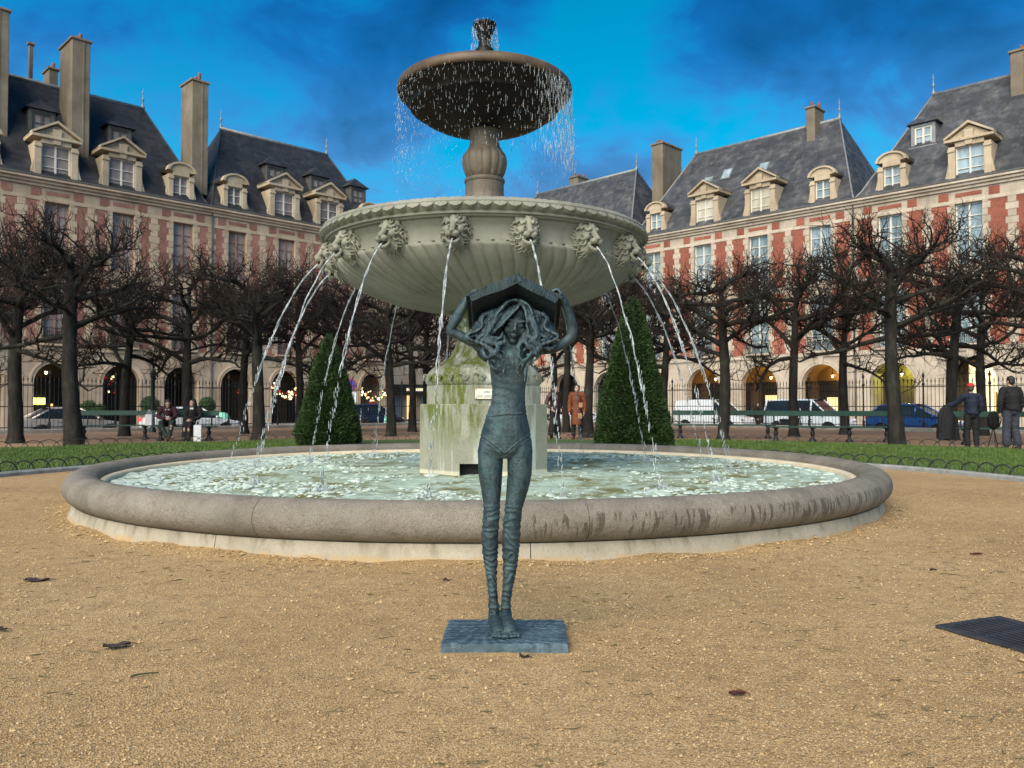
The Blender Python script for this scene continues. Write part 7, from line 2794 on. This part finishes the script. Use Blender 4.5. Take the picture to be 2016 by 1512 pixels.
def person(label, loc, rz, pose, trousers, top, top_kind, shoes=SHOE, hair=HAIR_D, hair_len=0.0, height=1.75, group=None, extra=None, look=(0, 0), wide=1.0, flare=1.0, cap=None):
    J = dict(STAND); J.update(pose)
    J = {k: Vector(v) for k, v in J.items()}
    root = thing("person", label, "person", loc, rz, group)
    sc = height / 1.75
    root.scale = (sc, sc, sc)
    # --- continuous body
    mb = MB()
    mb.tube(bez([J['pel'] - Vector((0, 0, 0.06)), J['pel'].lerp(J['che'], 0.4), J['che'], J['neck'] - Vector((0, 0, 0.03))], 5), np.interp(np.linspace(0, 1, 16), [0, .3, .7, 1], [0.145, 0.125, 0.15, 0.07]), 14, flat=0.72)
    mb.tube([J['neck'] - Vector((0, 0, 0.06)), J['neck'].lerp(J['head'], 0.7)], 0.054, 10)
    for s in 'LR':
        mb.tube(bez([J['che'].lerp(J['sh' + s], 0.4) + Vector((0, 0, 0.05)), J['sh' + s], J['el' + s], J['wr' + s]], 5), np.interp(np.linspace(0, 1, 16), [0, .33, .66, 1], [0.06, 0.056, 0.042, 0.028]), 10)
        mb.tube(bez([J['hi' + s], J['kn' + s], J['an' + s]], 6), np.interp(np.linspace(0, 1, 13), [0, .5, .7, 1], [0.088, 0.060, 0.054, 0.038]), 10)
        d = (J['wr' + s] - J['el' + s]).normalized()
        side = Vector((1 if s == 'L' else -1, 0, 0))
        fwd = d.cross(side).normalized()
        W_ = J['wr' + s]
        mb.ball(W_ + d * 0.05, (0.030, 0.036, 0.045), 8, 6)
        for q in range(4):
            o = fwd * (0.018 * (q - 1.5))
            ln = (0.060, 0.070, 0.066, 0.052)[q]
            mb.tube([W_ + d * 0.08 + o, W_ + d * (0.08 + ln * 0.55) + o + side * 0.006, W_ + d * (0.08 + ln) + o + side * 0.022], [0.0105, 0.010, 0.008], 6)
        mb.tube([W_ + d * 0.03 + fwd * -0.028, W_ + d * 0.065 + fwd * -0.048, W_ + d * 0.09 + fwd * -0.050], [0.012, 0.011, 0.009], 6)
    hb = len(mb.v)
    mb.ball((0, 0.012, 0.035), (0.075, 0.095, 0.088), 16, 12)
    mb.ball((0, -0.020, -0.035), (0.058, 0.068, 0.080), 14, 10)
    mb.ball((0, -0.060, -0.098), (0.026, 0.022, 0.022), 8, 6)
    mb.tube([(0, -0.084, 0.018), (0, -0.100, -0.022)], [0.010, 0.015], 6)
    mb.ball((0, -0.078, -0.060), (0.026, 0.012, 0.012), 8, 6)
    for s in (-1, 1):
        mb.ball((s * 0.078, 0.015, -0.005), (0.010, 0.022, 0.032), 8, 6)
        mb.ball((s * 0.030, -0.074, 0.030), (0.024, 0.014, 0.010), 8, 6)
        mb.ball((s * 0.040, -0.058, -0.035), (0.022, 0.020, 0.024), 8, 6)
    HMt = Matrix.Translation(J['head']) @ Matrix.Rotation(look[0], 4, 'Z') @ Matrix.Rotation(look[1], 4, 'X')
    mb.xform(HMt, hb)
    co, no, fs = remesh(mb, 0.011, 2)
    body = put("body", mesh_of("body", co, fs, SKIN, True), root)
    mb = MB()
    for s in (-1, 1):
        n0 = len(mb.v); mb.ball((s * 0.030, -0.0815, 0.010), (0.013, 0.008, 0.007), 8, 6); mb.xform(HMt, n0)
    mb.build("eyes", HAIR_D, root, True)
    # --- trousers
    mb = MB()
    mb.tube(bez([J['pel'] + Vector((0, 0, 0.10)), J['pel'], J['pel'] - Vector((0, 0, 0.08))], 4), [0.155, 0.160, 0.165, 0.168, 0.168, 0.166, 0.16, 0.15, 0.13], 14, flat=0.75)
    for s in 'LR':
        k = J['kn' + s]; an = J['an' + s]
        mb.tube(bez([J['hi' + s] + Vector((0, 0, 0.04)), J['hi' + s].lerp(k, 0.5), k, k.lerp(an, 0.5), an + (k - an).normalized() * 0.03], 4), np.interp(np.linspace(0, 1, 17), [0, .3, .5, .75, 1], [0.105, 0.098, 0.080 * (0.5 + flare / 2), 0.074 * flare, 0.070 * flare]), 12)
    co, no, fs = remesh(mb, 0.016, 2)
    co = co + no * (0.006 * np.sin(co[:, 2] * 55 + 5 * vnoise(co, 6, 1)) * np.clip(vnoise(co, 4, 2) + 0.2, 0, 1))[:, None]
    put("trousers", mesh_of("trousers", co, fs, trousers, True), root)
    # --- shoes
    for s in 'LR':
        an = J['an' + s]
        toe = pose.get('toe' + s, (an.x * 1.15, an.y - 0.20, an.z - 0.055))
        toe = Vector(toe)
        heel = an + Vector((0, 0.045, -0.045))
        mb = MB()
        mb.tube(bez([heel, an.lerp(toe, 0.3) + Vector((0, 0, -0.022)), toe], 5), np.interp(np.linspace(0, 1, 11), [0, .3, .7, 1], [0.040, 0.050, 0.050, 0.030]), 10, flat=0.85)
        mb.tube([an + Vector((0, 0.01, 0.04)), an + Vector((0, 0.01, -0.04))], 0.050, 10)
        co, no, fs = remesh(mb, 0.012, 1)
        co[:, 2] = np.maximum(co[:, 2], an.z - 0.085)
        put("shoe", mesh_of("shoe", co, fs, shoes, True), root)
    # --- jacket or coat
    mb = MB()
    P_, C_, N_ = J['pel'], J['che'], J['neck']
    low = {'jacket': 0.02, 'coat': -0.46, 'short': 0.10, 'seated': -0.02}[top_kind]
    pts = [P_ + Vector((0, 0, low)), P_ + Vector((0, 0, low * 0.3 + 0.05)), P_.lerp(C_, 0.5), C_, C_.lerp(N_, 0.62), N_ + Vector((0, 0, 0.005))]
    r_ = np.array({'coat': [0.235, 0.205, 0.185, 0.200, 0.165, 0.078], 'jacket': [0.190, 0.192, 0.180, 0.200, 0.165, 0.080], 'short': [0.175, 0.190, 0.185, 0.198, 0.165, 0.080], 'seated': [0.205, 0.195, 0.185, 0.200, 0.165, 0.080]}[top_kind]) * wide
    mb.tube(bez(pts, 5), np.interp(np.linspace(0, 1, 26), np.linspace(0, 1, 6), r_), 18, flat=0.72)
    for s in 'LR':
        d = (J['wr' + s] - J['el' + s]).normalized()
        mb.tube(bez([C_.lerp(J['sh' + s], 0.45) + Vector((0, 0, 0.06)), J['sh' + s] + Vector((0, 0, 0.0)), J['el' + s], J['wr' + s] + d * 0.005], 6), np.interp(np.linspace(0, 1, 19), [0, .33, .66, 1], [0.09, 0.082, 0.068, 0.054]) * (0.5 + wide / 2), 12)
    mb.tube([N_ + Vector((0, 0.01, -0.02)), N_ + Vector((0, 0.015, 0.045))], [0.085, 0.082], 12)
    co, no, fs = remesh(mb, 0.015, 2)
    co = co + no * (0.008 * np.sin(co[:, 2] * 48 + co[:, 0] * 20 + 6 * vnoise(co, 5, 3)) * np.clip(vnoise(co, 4, 8) + 0.25, 0, 1) + 0.004 * fbm(co, 9, 3, 5))[:, None]
    put("jacket" if top_kind != 'coat' else "coat", mesh_of("jacket", co, fs, top, True), root)
    # --- hair or cap
    mb = MB()
    mb.ball((0, 0.026, 0.052), (0.086, 0.100, 0.088), 16, 12)
    if hair_len:
        for k in range(11):
            a = R(-20 + 220 * k / 10)
            c, s = math.cos(a), math.sin(a)
            mb.tube(bez([(0.06 * c, 0.02 + 0.06 * s, 0.08), (0.090 * c, 0.03 + 0.085 * s, -0.03), (0.095 * c, 0.04 + 0.075 * s, -0.03 - hair_len * 0.6), (0.085 * c, 0.045 + 0.065 * s, -0.03 - hair_len)], 4), np.interp(np.linspace(0, 1, 13), [0, .6, 1], [0.030, 0.034, 0.018]), 7)
    else:
        mb.ball((0, 0.055, 0.0), (0.078, 0.062, 0.085), 12, 10)
    mb.xform(HMt)
    co, no, fs = remesh(mb, 0.010, 1)
    co = co + no * (0.005 * fbm(co, 40, 2, 4))[:, None]
    put("hair", mesh_of("hair", co, fs, hair, True), root)
    if cap is not None:
        mb = MB()
        vs = [(0.095 * r_ * math.cos(a), 0.02 + 0.108 * r_ * math.sin(a), 0.060 + 0.098 * z_) for r_, z_ in ((1, 0), (0.99, 0.3), (0.9, 0.62), (0.65, 0.88), (0.3, 0.99), (0.02, 1.0)) for a in np.linspace(0, 2 * PI, 20, endpoint=False)]
        fsx = [(i * 20 + j, i * 20 + (j + 1) % 20, i * 20 + 20 + (j + 1) % 20, i * 20 + 20 + j) for i in range(5) for j in range(20)]
        mb.add(vs, fsx)
        pk = [(0.085 * math.cos(a), -0.075 - 0.085 * math.sin(a), 0.060 - 0.02 * math.sin(a)) for a in np.linspace(0, PI, 11)]
        mb.add(pk + [(x, y, z + 0.010) for x, y, z in pk], [tuple(range(11)), tuple(range(21, 10, -1))] + [(i, 11 + i, 12 + i, i + 1) for i in range(10)] + [(10, 21, 11, 0)])
        mb.xform(HMt)
        mb.build("cap", cap, root, True)
    return root, J


# two visitors talking behind the pool
G2 = "visitors standing by the fountain"
person("person with long dark hair, brown leather jacket and wide black trousers", (at(1092, 26.6), 26.6, 0), R(38),
       dict(elL=(-0.29, 0.06, 1.15), elR=(0.29, 0.06, 1.15), wrL=(-0.20, -0.08, 0.98), wrR=(0.20, -0.08, 0.98)), C_BLACK, C_AUBERG, 'short', hair_len=0.34, height=1.76, look=(R(25), 0), flare=1.75)
r2, _ = person("person in a knee-length rust coat with tan patches, looking up to the left", (at(1136, 26.4), 26.4, 0), R(-12),
               dict(elL=(-0.245, 0.03, 1.12), elR=(0.245, 0.03, 1.12), wrL=(-0.235, -0.07, 0.87), wrR=(0.235, -0.07, 0.87)), C_BLACK, C_RUST, 'coat', shoes=SHOE_BR, height=1.76, look=(R(-10), R(-14)), wide=1.05)
mb = MB(); mb.bevbox(0.045, 0.185, -0.205, -0.175, 0.66, 0.84, 0.012); mb.build("patch_pocket", C_TAN, r2)
mb = MB(); mb.bevbox(0.08, 0.20, -0.185, -0.155, 1.02, 1.18, 0.012); mb.build("patch_pocket", C_TAN, r2)
mb = MB(); mb.prism([(-0.075, 0.48), (0.075, 0.48), (0.06, 0.95), (0.055, 1.46), (-0.055, 1.46), (-0.06, 0.95)], -0.178, -0.12); mb.build("sweater_front", C_GREEN, r2)

# the couple on the bench
SEAT = dict(pel=(0, 0.04, 0.56), che=(0, -0.02, 0.90), neck=(0, -0.06, 1.07), head=(0, -0.11, 1.20), shL=(-0.18, -0.03, 1.01), shR=(0.18, -0.03, 1.01),
            hiL=(-0.09, 0.0, 0.55), hiR=(0.09, 0.0, 0.55), knL=(-0.11, -0.44, 0.55), knR=(0.11, -0.44, 0.55), anL=(-0.11, -0.42, 0.085), anR=(0.11, -0.42, 0.085))
yb_ = 25.25
po = dict(SEAT); po.update(che=(0.0, -0.10, 0.87), neck=(0.0, -0.17, 1.04), head=(0.01, -0.24, 1.15), shL=(-0.18, -0.12, 0.98), shR=(0.18, -0.12, 0.98),
                           elL=(-0.25, -0.26, 0.76), elR=(0.25, -0.30, 0.76), wrL=(-0.02, -0.42, 0.70), wrR=(0.14, -0.48, 0.70), knR=(0.17, -0.46, 0.60), anR=(0.10, -0.50, 0.14), knL=(-0.16, -0.38, 0.55), anL=(0.04, -0.46, 0.085))
ps, _ = person("man in a maroon jacket bent over his lap on the green bench, legs crossed", (at(334, yb_), yb_ - 0.06, 0), R(14), po, C_GREEN, C_MAROON, 'seated', shoes=SHOE_BR, hair=HAIR_B, height=1.75, look=(R(6), R(24)))
mb = MB(); mb.prism([(-0.055, 0.72), (0.055, 0.72), (0.06, 0.98), (-0.06, 0.98)], -0.265, -0.16); mb.build("shirt_front", C_WHITE, ps)
po = dict(SEAT); po.update(elL=(-0.24, -0.08, 0.78), elR=(0.24, -0.08, 0.78), wrL=(-0.05, -0.32, 0.68), wrR=(0.06, -0.32, 0.68), anL=(-0.07, -0.45, 0.085), anR=(0.05, -0.45, 0.085), knL=(-0.08, -0.44, 0.55), knR=(0.08, -0.44, 0.55))
ps, _ = person("woman in black sitting upright on the green bench, her hands on her knees", (at(384, yb_), yb_ - 0.06, 0), R(-4), po, C_BLACK, C_BLACK, 'seated', hair=HAIR_D, hair_len=0.16, height=1.70, look=(R(-28), R(-3)))
mb = MB(); mb.prism([(-0.035, 0.86), (0.035, 0.86), (0.055, 1.06), (-0.055, 1.06)], -0.175, -0.11); mb.build("blouse_front", C_WHITE, ps)


def paper_bag(label, loc, rz, w, h, d=0.12):
    root = thing("paper_bag", label, "bag", loc, rz)
    mb = MB()
    vs = [(-w / 2, -d / 2, 0), (w / 2, -d / 2, 0), (w / 2, d / 2, 0), (-w / 2, d / 2, 0), (-w / 2 * 1.03, -d * 0.4, h), (w / 2 * 0.98, -d * 0.45, h * 0.99), (w / 2, d * 0.42, h), (-w / 2, d * 0.4, h * 1.01)]
    mb.add(vs, [(3, 2, 1, 0), (0, 1, 5, 4), (1, 2, 6, 5), (2, 3, 7, 6), (3, 0, 4, 7)])
    mb.build("bag_body", C_WHITE, root)
    for s in (-1, 1):
        mb = MB(); mb.tube(bez([(-w * 0.22, s * d * 0.4, h), (-w * 0.12, s * d * 0.2, h + 0.13), (w * 0.12, s * d * 0.2, h + 0.13), (w * 0.22, s * d * 0.4, h)], 5), 0.006, 5); mb.build("handle", C_WHITE, root)


paper_bag("tall white paper bag standing at the seated woman's feet", (at(391, 24.75), 24.72, 0), R(6), 0.22, 0.50)
paper_bag("white paper bag on the green bench, left of the seated man", (at(291, 25.6), 25.72, 0.47), R(-5), 0.22, 0.34)

# two men seen from behind at the right
pr, J = person("man in red cap and navy hooded jacket, seen from behind, holding a garment", (at(1912, 20.2), 20.2, 0), R(172),
               dict(elR=(0.34, -0.16, 1.24), wrR=(0.50, -0.26, 1.18), elL=(-0.25, -0.02, 1.14), wrL=(-0.20, -0.16, 0.95)), C_BLACK, C_NAVY, 'jacket', hair=HAIR_B, height=1.62, look=(R(-25), R(8)), wide=1.12, cap=C_REDCAP)
mb = MB(); mb.ball((0, 0.125, 1.42), (0.13, 0.065, 0.10), 12, 8); mb.ball((0, 0.15, 1.34), (0.09, 0.04, 0.10), 12, 8)
co, no, fs = remesh(mb, 0.012, 2); put("hood", mesh_of("hood", co, fs, C_NAVY, True), pr)
# the garment he holds up: a hanging coat with folds
root = thing("dark_garment", "long dark garment hanging from the outstretched hand of the man in the red cap", "coat", (at(1862, 20.30), 20.30, 0))
mb = MB()
vs, fs = [], []
for i in range(26):
    f = i / 25
    z = 1.11 - f * 0.86
    for j in range(24):
        a = 2 * PI * j / 24
        hw = 0.055 + 0.145 * min(1, f * 3.2) + 0.012 * f
        fold = 1 + 0.16 * math.sin(a * 5 + 2 * f) * f + 0.07 * math.sin(a * 9 + 4 * f)
        vs.append((hw * fold * math.cos(a) + 0.012 * math.sin(f * 5), 0.085 * fold * math.sin(a), z + 0.02 * math.sin(a * 3) * f))
for i in range(25):
    for j in range(24):
        a = i * 24 + j; b = i * 24 + (j + 1) % 24
        fs.append((a, b, b + 24, a + 24))
fs.append(tuple(range(24)))
mb.add(vs, fs); mb.build("coat_body", C_BLACK, root, True)
mb = MB(); mb.tube(bez([(-0.09, -0.02, 1.02), (-0.17, -0.03, 0.75), (-0.16, -0.03, 0.42)], 5), np.linspace(0.055, 0.045, 11), 8); mb.build("sleeve", C_BLACK, root, True)
pm_, _ = person("tall man in a black jacket and grey jeans at the right edge, seen from behind", (at(1990, 19.9), 19.9, 0), R(186),
                dict(elL=(-0.27, 0.0, 1.13), elR=(0.27, 0.0, 1.13), anL=(-0.16, 0.03, 0.085), anR=(0.16, 0.03, 0.085)), C_JEANS, C_BLACK, 'jacket', hair=HAIR_D, height=1.80, look=(R(8), R(4)), wide=1.18, flare=1.25)
root = thing("backpack", "dark bag standing on a thin stand between the two men at the right", "bag", (at(1955, 20.6), 20.6, 0))
mb = MB(); mb.ball((0, 0, 0.72), (0.15, 0.11, 0.24), 14, 10); mb.ball((0, -0.08, 0.62), (0.11, 0.06, 0.12), 12, 8)
co, no, fs = remesh(mb, 0.012, 2); put("bag_body", mesh_of("bag_body", co, fs, C_BLACK, True), root)
mb = MB()
for a in (0.3, 2.4, 4.5):
    mb.tube([(0, 0, 0.55), (0.14 * math.cos(a), 0.14 * math.sin(a), 0.0)], 0.012, 6)
mb.build("stand", MAT_IRON, root)
mb = MB(); mb.tube(bez([(-0.08, -0.09, 0.90), (-0.10, -0.16, 0.75), (-0.08, -0.10, 0.55)], 4), 0.015, 6); mb.tube(bez([(0.08, -0.09, 0.90), (0.10, -0.16, 0.75), (0.08, -0.10, 0.55)], 4), 0.015, 6); mb.build("strap", C_BLACK, root)

# a passer-by and a rider behind the right railing
x_, y_, z_ = on_right(42.4, 4.0)
person("person in dark clothes behind the right railing, beside the parked black scooter", (x_, y_, STREET), R(60), {}, C_BLACK, C_BLACK, 'jacket', height=1.72)

# ================================================================== SMALL THINGS ON THE GROUND
# drain grate, lower right
MAT_CAST = M("cast_iron_grate", (0.055, 0.055, 0.062), 0.5, 0.35, 14, 0.3, 70, metal=0.5)
MAT_DRAIN_SHADE = M("drain_shade", (0.004, 0.004, 0.005), 0.9, 0.1, 5, 0)


def gp(px, py):
    """ground point below a picture point"""
    y = 1760.0 / (py - 798)
    return ((px - 1008) / 1600 * y, y)


A_, B_, D_ = np.array(gp(1853, 1234)), np.array(gp(2016, 1281)), np.array(gp(1975, 1209))
ux = B_ - A_; ang_ = math.atan2(ux[1], ux[0])
grate = thing("drain_grate", "black cast iron drain grate set in the sand at the lower right", "grate", (A_[0], A_[1], -0.005), ang_)
gl, gw = 0.62, 0.40
mb = MB()
mb.bevbox(0, gl, -0.03, 0.0, 0.002, 0.020, 0.004); mb.bevbox(0, gl, gw, gw + 0.03, 0.002, 0.020, 0.004)
mb.bevbox(-0.03, 0, -0.03, gw + 0.03, 0.002, 0.020, 0.004); mb.bevbox(gl, gl + 0.03, -0.03, gw + 0.03, 0.002, 0.020, 0.004)
mb.build("frame", MAT_CAST, grate)
mb = MB(); mb.box(0.0, gl, 0.0, gw, 0.0145, 0.0150); mb.build("drain_shade_sheet", MAT_DRAIN_SHADE, grate)  # black sheet laid under the bars as the drain's painted shade
mb = MB(); mb.bevbox(0.005, gl - 0.005, -0.0105, 0.0105, 0.0152, 0.0185, 0.001); gbar = mb.mesh("bar", MAT_CAST)
for i in range(10):
    put("bar", gbar, grate, (0, gw * (i + 0.5) / 10, 0))
for x in (0.20, 0.42):
    mb = MB(); mb.bevbox(x - 0.012, x + 0.012, 0.003, gw - 0.003, 0.0152, 0.0180, 0.001); mb.build("cross_bar", MAT_CAST, grate)

# dead leaves
MAT_LEAF = M("dead_leaf", (0.060, 0.038, 0.034), 0.8, 0.4, 30, 0.3, 120)
MAT_LEAF_R = M("dead_leaf_red", (0.10, 0.030, 0.022), 0.7, 0.4, 30, 0.3, 120)


def dead_leaf(label, px, py, ln, wd, rz, mat, seed):
    rg = np.random.default_rng(seed)
    x, y = gp(px, py)
    mb = MB()
    n, m = 14, 6
    vs, fs = [], []
    for i in range(n + 1):
        f = i / n
        half = wd / 2 * math.sin(PI * min(1, 0.06 + f * 0.94)) ** 0.6 * (1 + 0.25 * math.sin(f * 17 + seed))
        for j in range(m + 1):
            q = j / m * 2 - 1
            z = 0.006 + 0.010 * (q * q) * (0.5 + 0.5 * math.sin(f * 6 + seed)) + 0.004 * math.sin(f * 4 + seed) ** 2 + 0.003 * abs(math.sin(f * 20 + q * 4))
            vs.append((ln * (f - 0.5), half * q, z))
    for i in range(n):
        for j in range(m):
            a = i * (m + 1) + j
            fs.append((a, a + m + 1, a + m + 2, a + 1))
    k = len(vs)
    vs += [(a, b, c - 0.0025) for a, b, c in vs]
    fs += [tuple(reversed([q + k for q in f])) for f in list(fs)]
    mb.add(vs, fs)
    root = thing("dead_leaf", label, "leaf", (x, y, 0.002), rz, "dead leaves on the sand")
    mb.build("blade", mat, root, True)
    mb = MB(); mb.tube([(ln * 0.48, 0, 0.012), (ln * 0.62, 0.01, 0.010), (ln * 0.75, 0.004, 0.004)], 0.0022, 5); mb.build("stalk", mat, root)


dead_leaf("curled dark leaf on the sand, upper left of the foreground", 78, 1143, 0.145, 0.085, R(12), MAT_LEAF, 1)
dead_leaf("flat grey brown leaf on the sand, lower left", 236, 1271, 0.115, 0.060, R(24), MAT_LEAF, 2)
dead_leaf("small reddish leaf on the sand right of the statue, near the lower edge", 1447, 1364, 0.062, 0.040, R(-10), MAT_LEAF_R, 3)
dead_leaf("dark leaf on the sand right of the basin's base", 1917, 1092, 0.09, 0.035, R(-8), MAT_LEAF_R, 4)
dead_leaf("small dark leaf right of the statue, on the sand before the basin", 1832, 1123, 0.05, 0.030, R(15), MAT_LEAF, 5)
dead_leaf("small brown leaf on the sand left of the statue", 880, 1143, 0.045, 0.025, R(5), MAT_LEAF, 6)
dead_leaf("small dark leaf at the left edge of the sand", 10, 1239, 0.07, 0.03, R(-12), MAT_LEAF, 7)
dead_leaf("dark brown leaf below the statue's base", 1032, 1293, 0.045, 0.020, R(-20), MAT_LEAF, 8)
MAT_STICK = M("green_stick", (0.035, 0.050, 0.026), 0.8, 0.3, 20, 0.2, 80)
x, y = gp(290, 1326)
tw_ = thing("twig", "short dark green twig on the sand, lower left", "twig", (x, y, 0.006), R(30))
mb = MB(); mb.tube(bez([(-0.05, 0, 0), (-0.01, 0.003, 0.003), (0.055, -0.002, 0.0)], 4), np.linspace(0.0045, 0.0022, 9), 6); mb.build("stem", MAT_STICK, tw_, True)
mb = MB(); mb.tube([(0.01, 0, 0.002), (0.025, 0.008, 0.005)], [0.002, 0.001], 5); mb.build("bud", MAT_STICK, tw_)


# loose grains, blades and bits
def pebbles(n=80000):
    mb = MB()
    v0 = np.array([(1, 0, 0), (-1, 0, 0), (0, 1, 0), (0, -1, 0), (0, 0, 1.0), (0, 0, -0.6)], float)
    f0 = np.array([(0, 2, 4), (2, 1, 4), (1, 3, 4), (3, 0, 4)])
    y = 2.2 + 8.0 * rng.random(n) ** 2.1
    x = rng.uniform(-0.68, 0.68, n) * y
    d = np.hypot(x - FC[0], y - FC[1])
    ok = (d > 4.63) & ~((np.abs(x - SX0) < 0.31) & (np.abs(y - SY0) < 0.23))
    x, y, d = x[ok], y[ok], d[ok]
    n = len(x)
    s = rng.gamma(2.2, 0.0011, n) + 0.0011
    s *= np.clip(0.45 + y / 7.0, 0.62, 1.3)
    near = np.exp(-((d - 4.72) / 0.10) ** 2)
    s *= 1 + 0.9 * near
    S = np.stack([s * rng.uniform(0.8, 1.5, n), s * rng.uniform(0.8, 1.3, n), s * rng.uniform(0.5, 0.9, n)], 1)
    a = rng.uniform(0, 2 * PI, n)
    V = v0[None] * S[:, None]
    V += rng.normal(0, 0.18, V.shape) * s[:, None, None]
    X = V[..., 0] * np.cos(a)[:, None] - V[..., 1] * np.sin(a)[:, None]
    Y = V[..., 0] * np.sin(a)[:, None] + V[..., 1] * np.cos(a)[:, None]
    p = np.stack([x, y, 0 * x], 1)
    zg = fbm(p, 0.9, 3, 3) * 0.012 + vnoise(p, 6.0, 8) * 0.004
    zg = zg * np.clip(np.minimum.reduce([p[:, 0] + 9, 9 - p[:, 0], p[:, 1] + 1, 11 - p[:, 1]]), 0, 1)
    zg += 0.030 * np.exp(-((d - 4.62) / 0.13) ** 2) * np.clip(0.5 + 0.9 * vnoise(p, 1.9, 4) + 0.35 * vnoise(p, 7, 5), 0, 2)
    V = np.stack([X + x[:, None], Y + y[:, None], V[..., 2] + zg[:, None] + 0.3 * s[:, None]], 2)
    F = (f0[None] + (np.arange(n) * 6)[:, None, None]).reshape(-1, 3)
    t = NT("loose_grains")
    P = t.pos()
    c = t.ramp(t.noise(160, 1, 0.5, P), [(0.25, (0.14, 0.090, 0.045)), (0.45, (0.42, 0.275, 0.125)), (0.62, (0.55, 0.40, 0.22)), (0.8, (0.72, 0.62, 0.47))])
    m = t.done(c, 0.85, spec=0.2)
    o = put("gravel", np_mesh("gravel", V.reshape(-1, 3), F, m)); o['kind'] = 'stuff'


pebbles()


def litter(n=2200):
    br = Branches()
    for k in range(n):
        y = 2.3 + 8.5 * rng.random() ** 1.7
        x = rng.uniform(-0.68, 0.68) * y
        # more of it in drifts on the right and far left
        w = 0.30 + 0.45 * vnoise(np.array([[x, y, 0]]), 0.9, 77)[0] + 0.35 * (x > 1.2) + 0.2 * (x < -1.5)
        if rng.random() > w:
            continue
        if math.hypot(x - FC[0], y - FC[1]) < 4.66 or (abs(x - SX0) < 0.32 and abs(y - SY0) < 0.24):
            continue
        a = rng.normal(0.1, 0.5); ln = rng.gamma(3, 0.010) + 0.012
        d = np.array([math.cos(a), math.sin(a), 0])
        q = rng.normal(0, 0.10) * ln * np.array([-d[1], d[0], 0])
        p = np.array([x, y, 0.010])
        br.add(np.stack([p - d * ln / 2, p + q, p + d * ln / 2]), np.array([0.0010, 0.0016, 0.0007]) * rng.uniform(0.7, 1.5), 4)
    t = NT("dry_blades")
    P = t.pos()
    m = t.done(t.ramp(t.noise(6, 2, 0.5, P), [(0.3, (0.045, 0.040, 0.022)), (0.55, (0.075, 0.080, 0.035)), (0.75, (0.13, 0.10, 0.055))]), 0.8, spec=0.2)
    o = put("litter", br.mesh("litter", m, False)); o['kind'] = 'stuff'


litter()
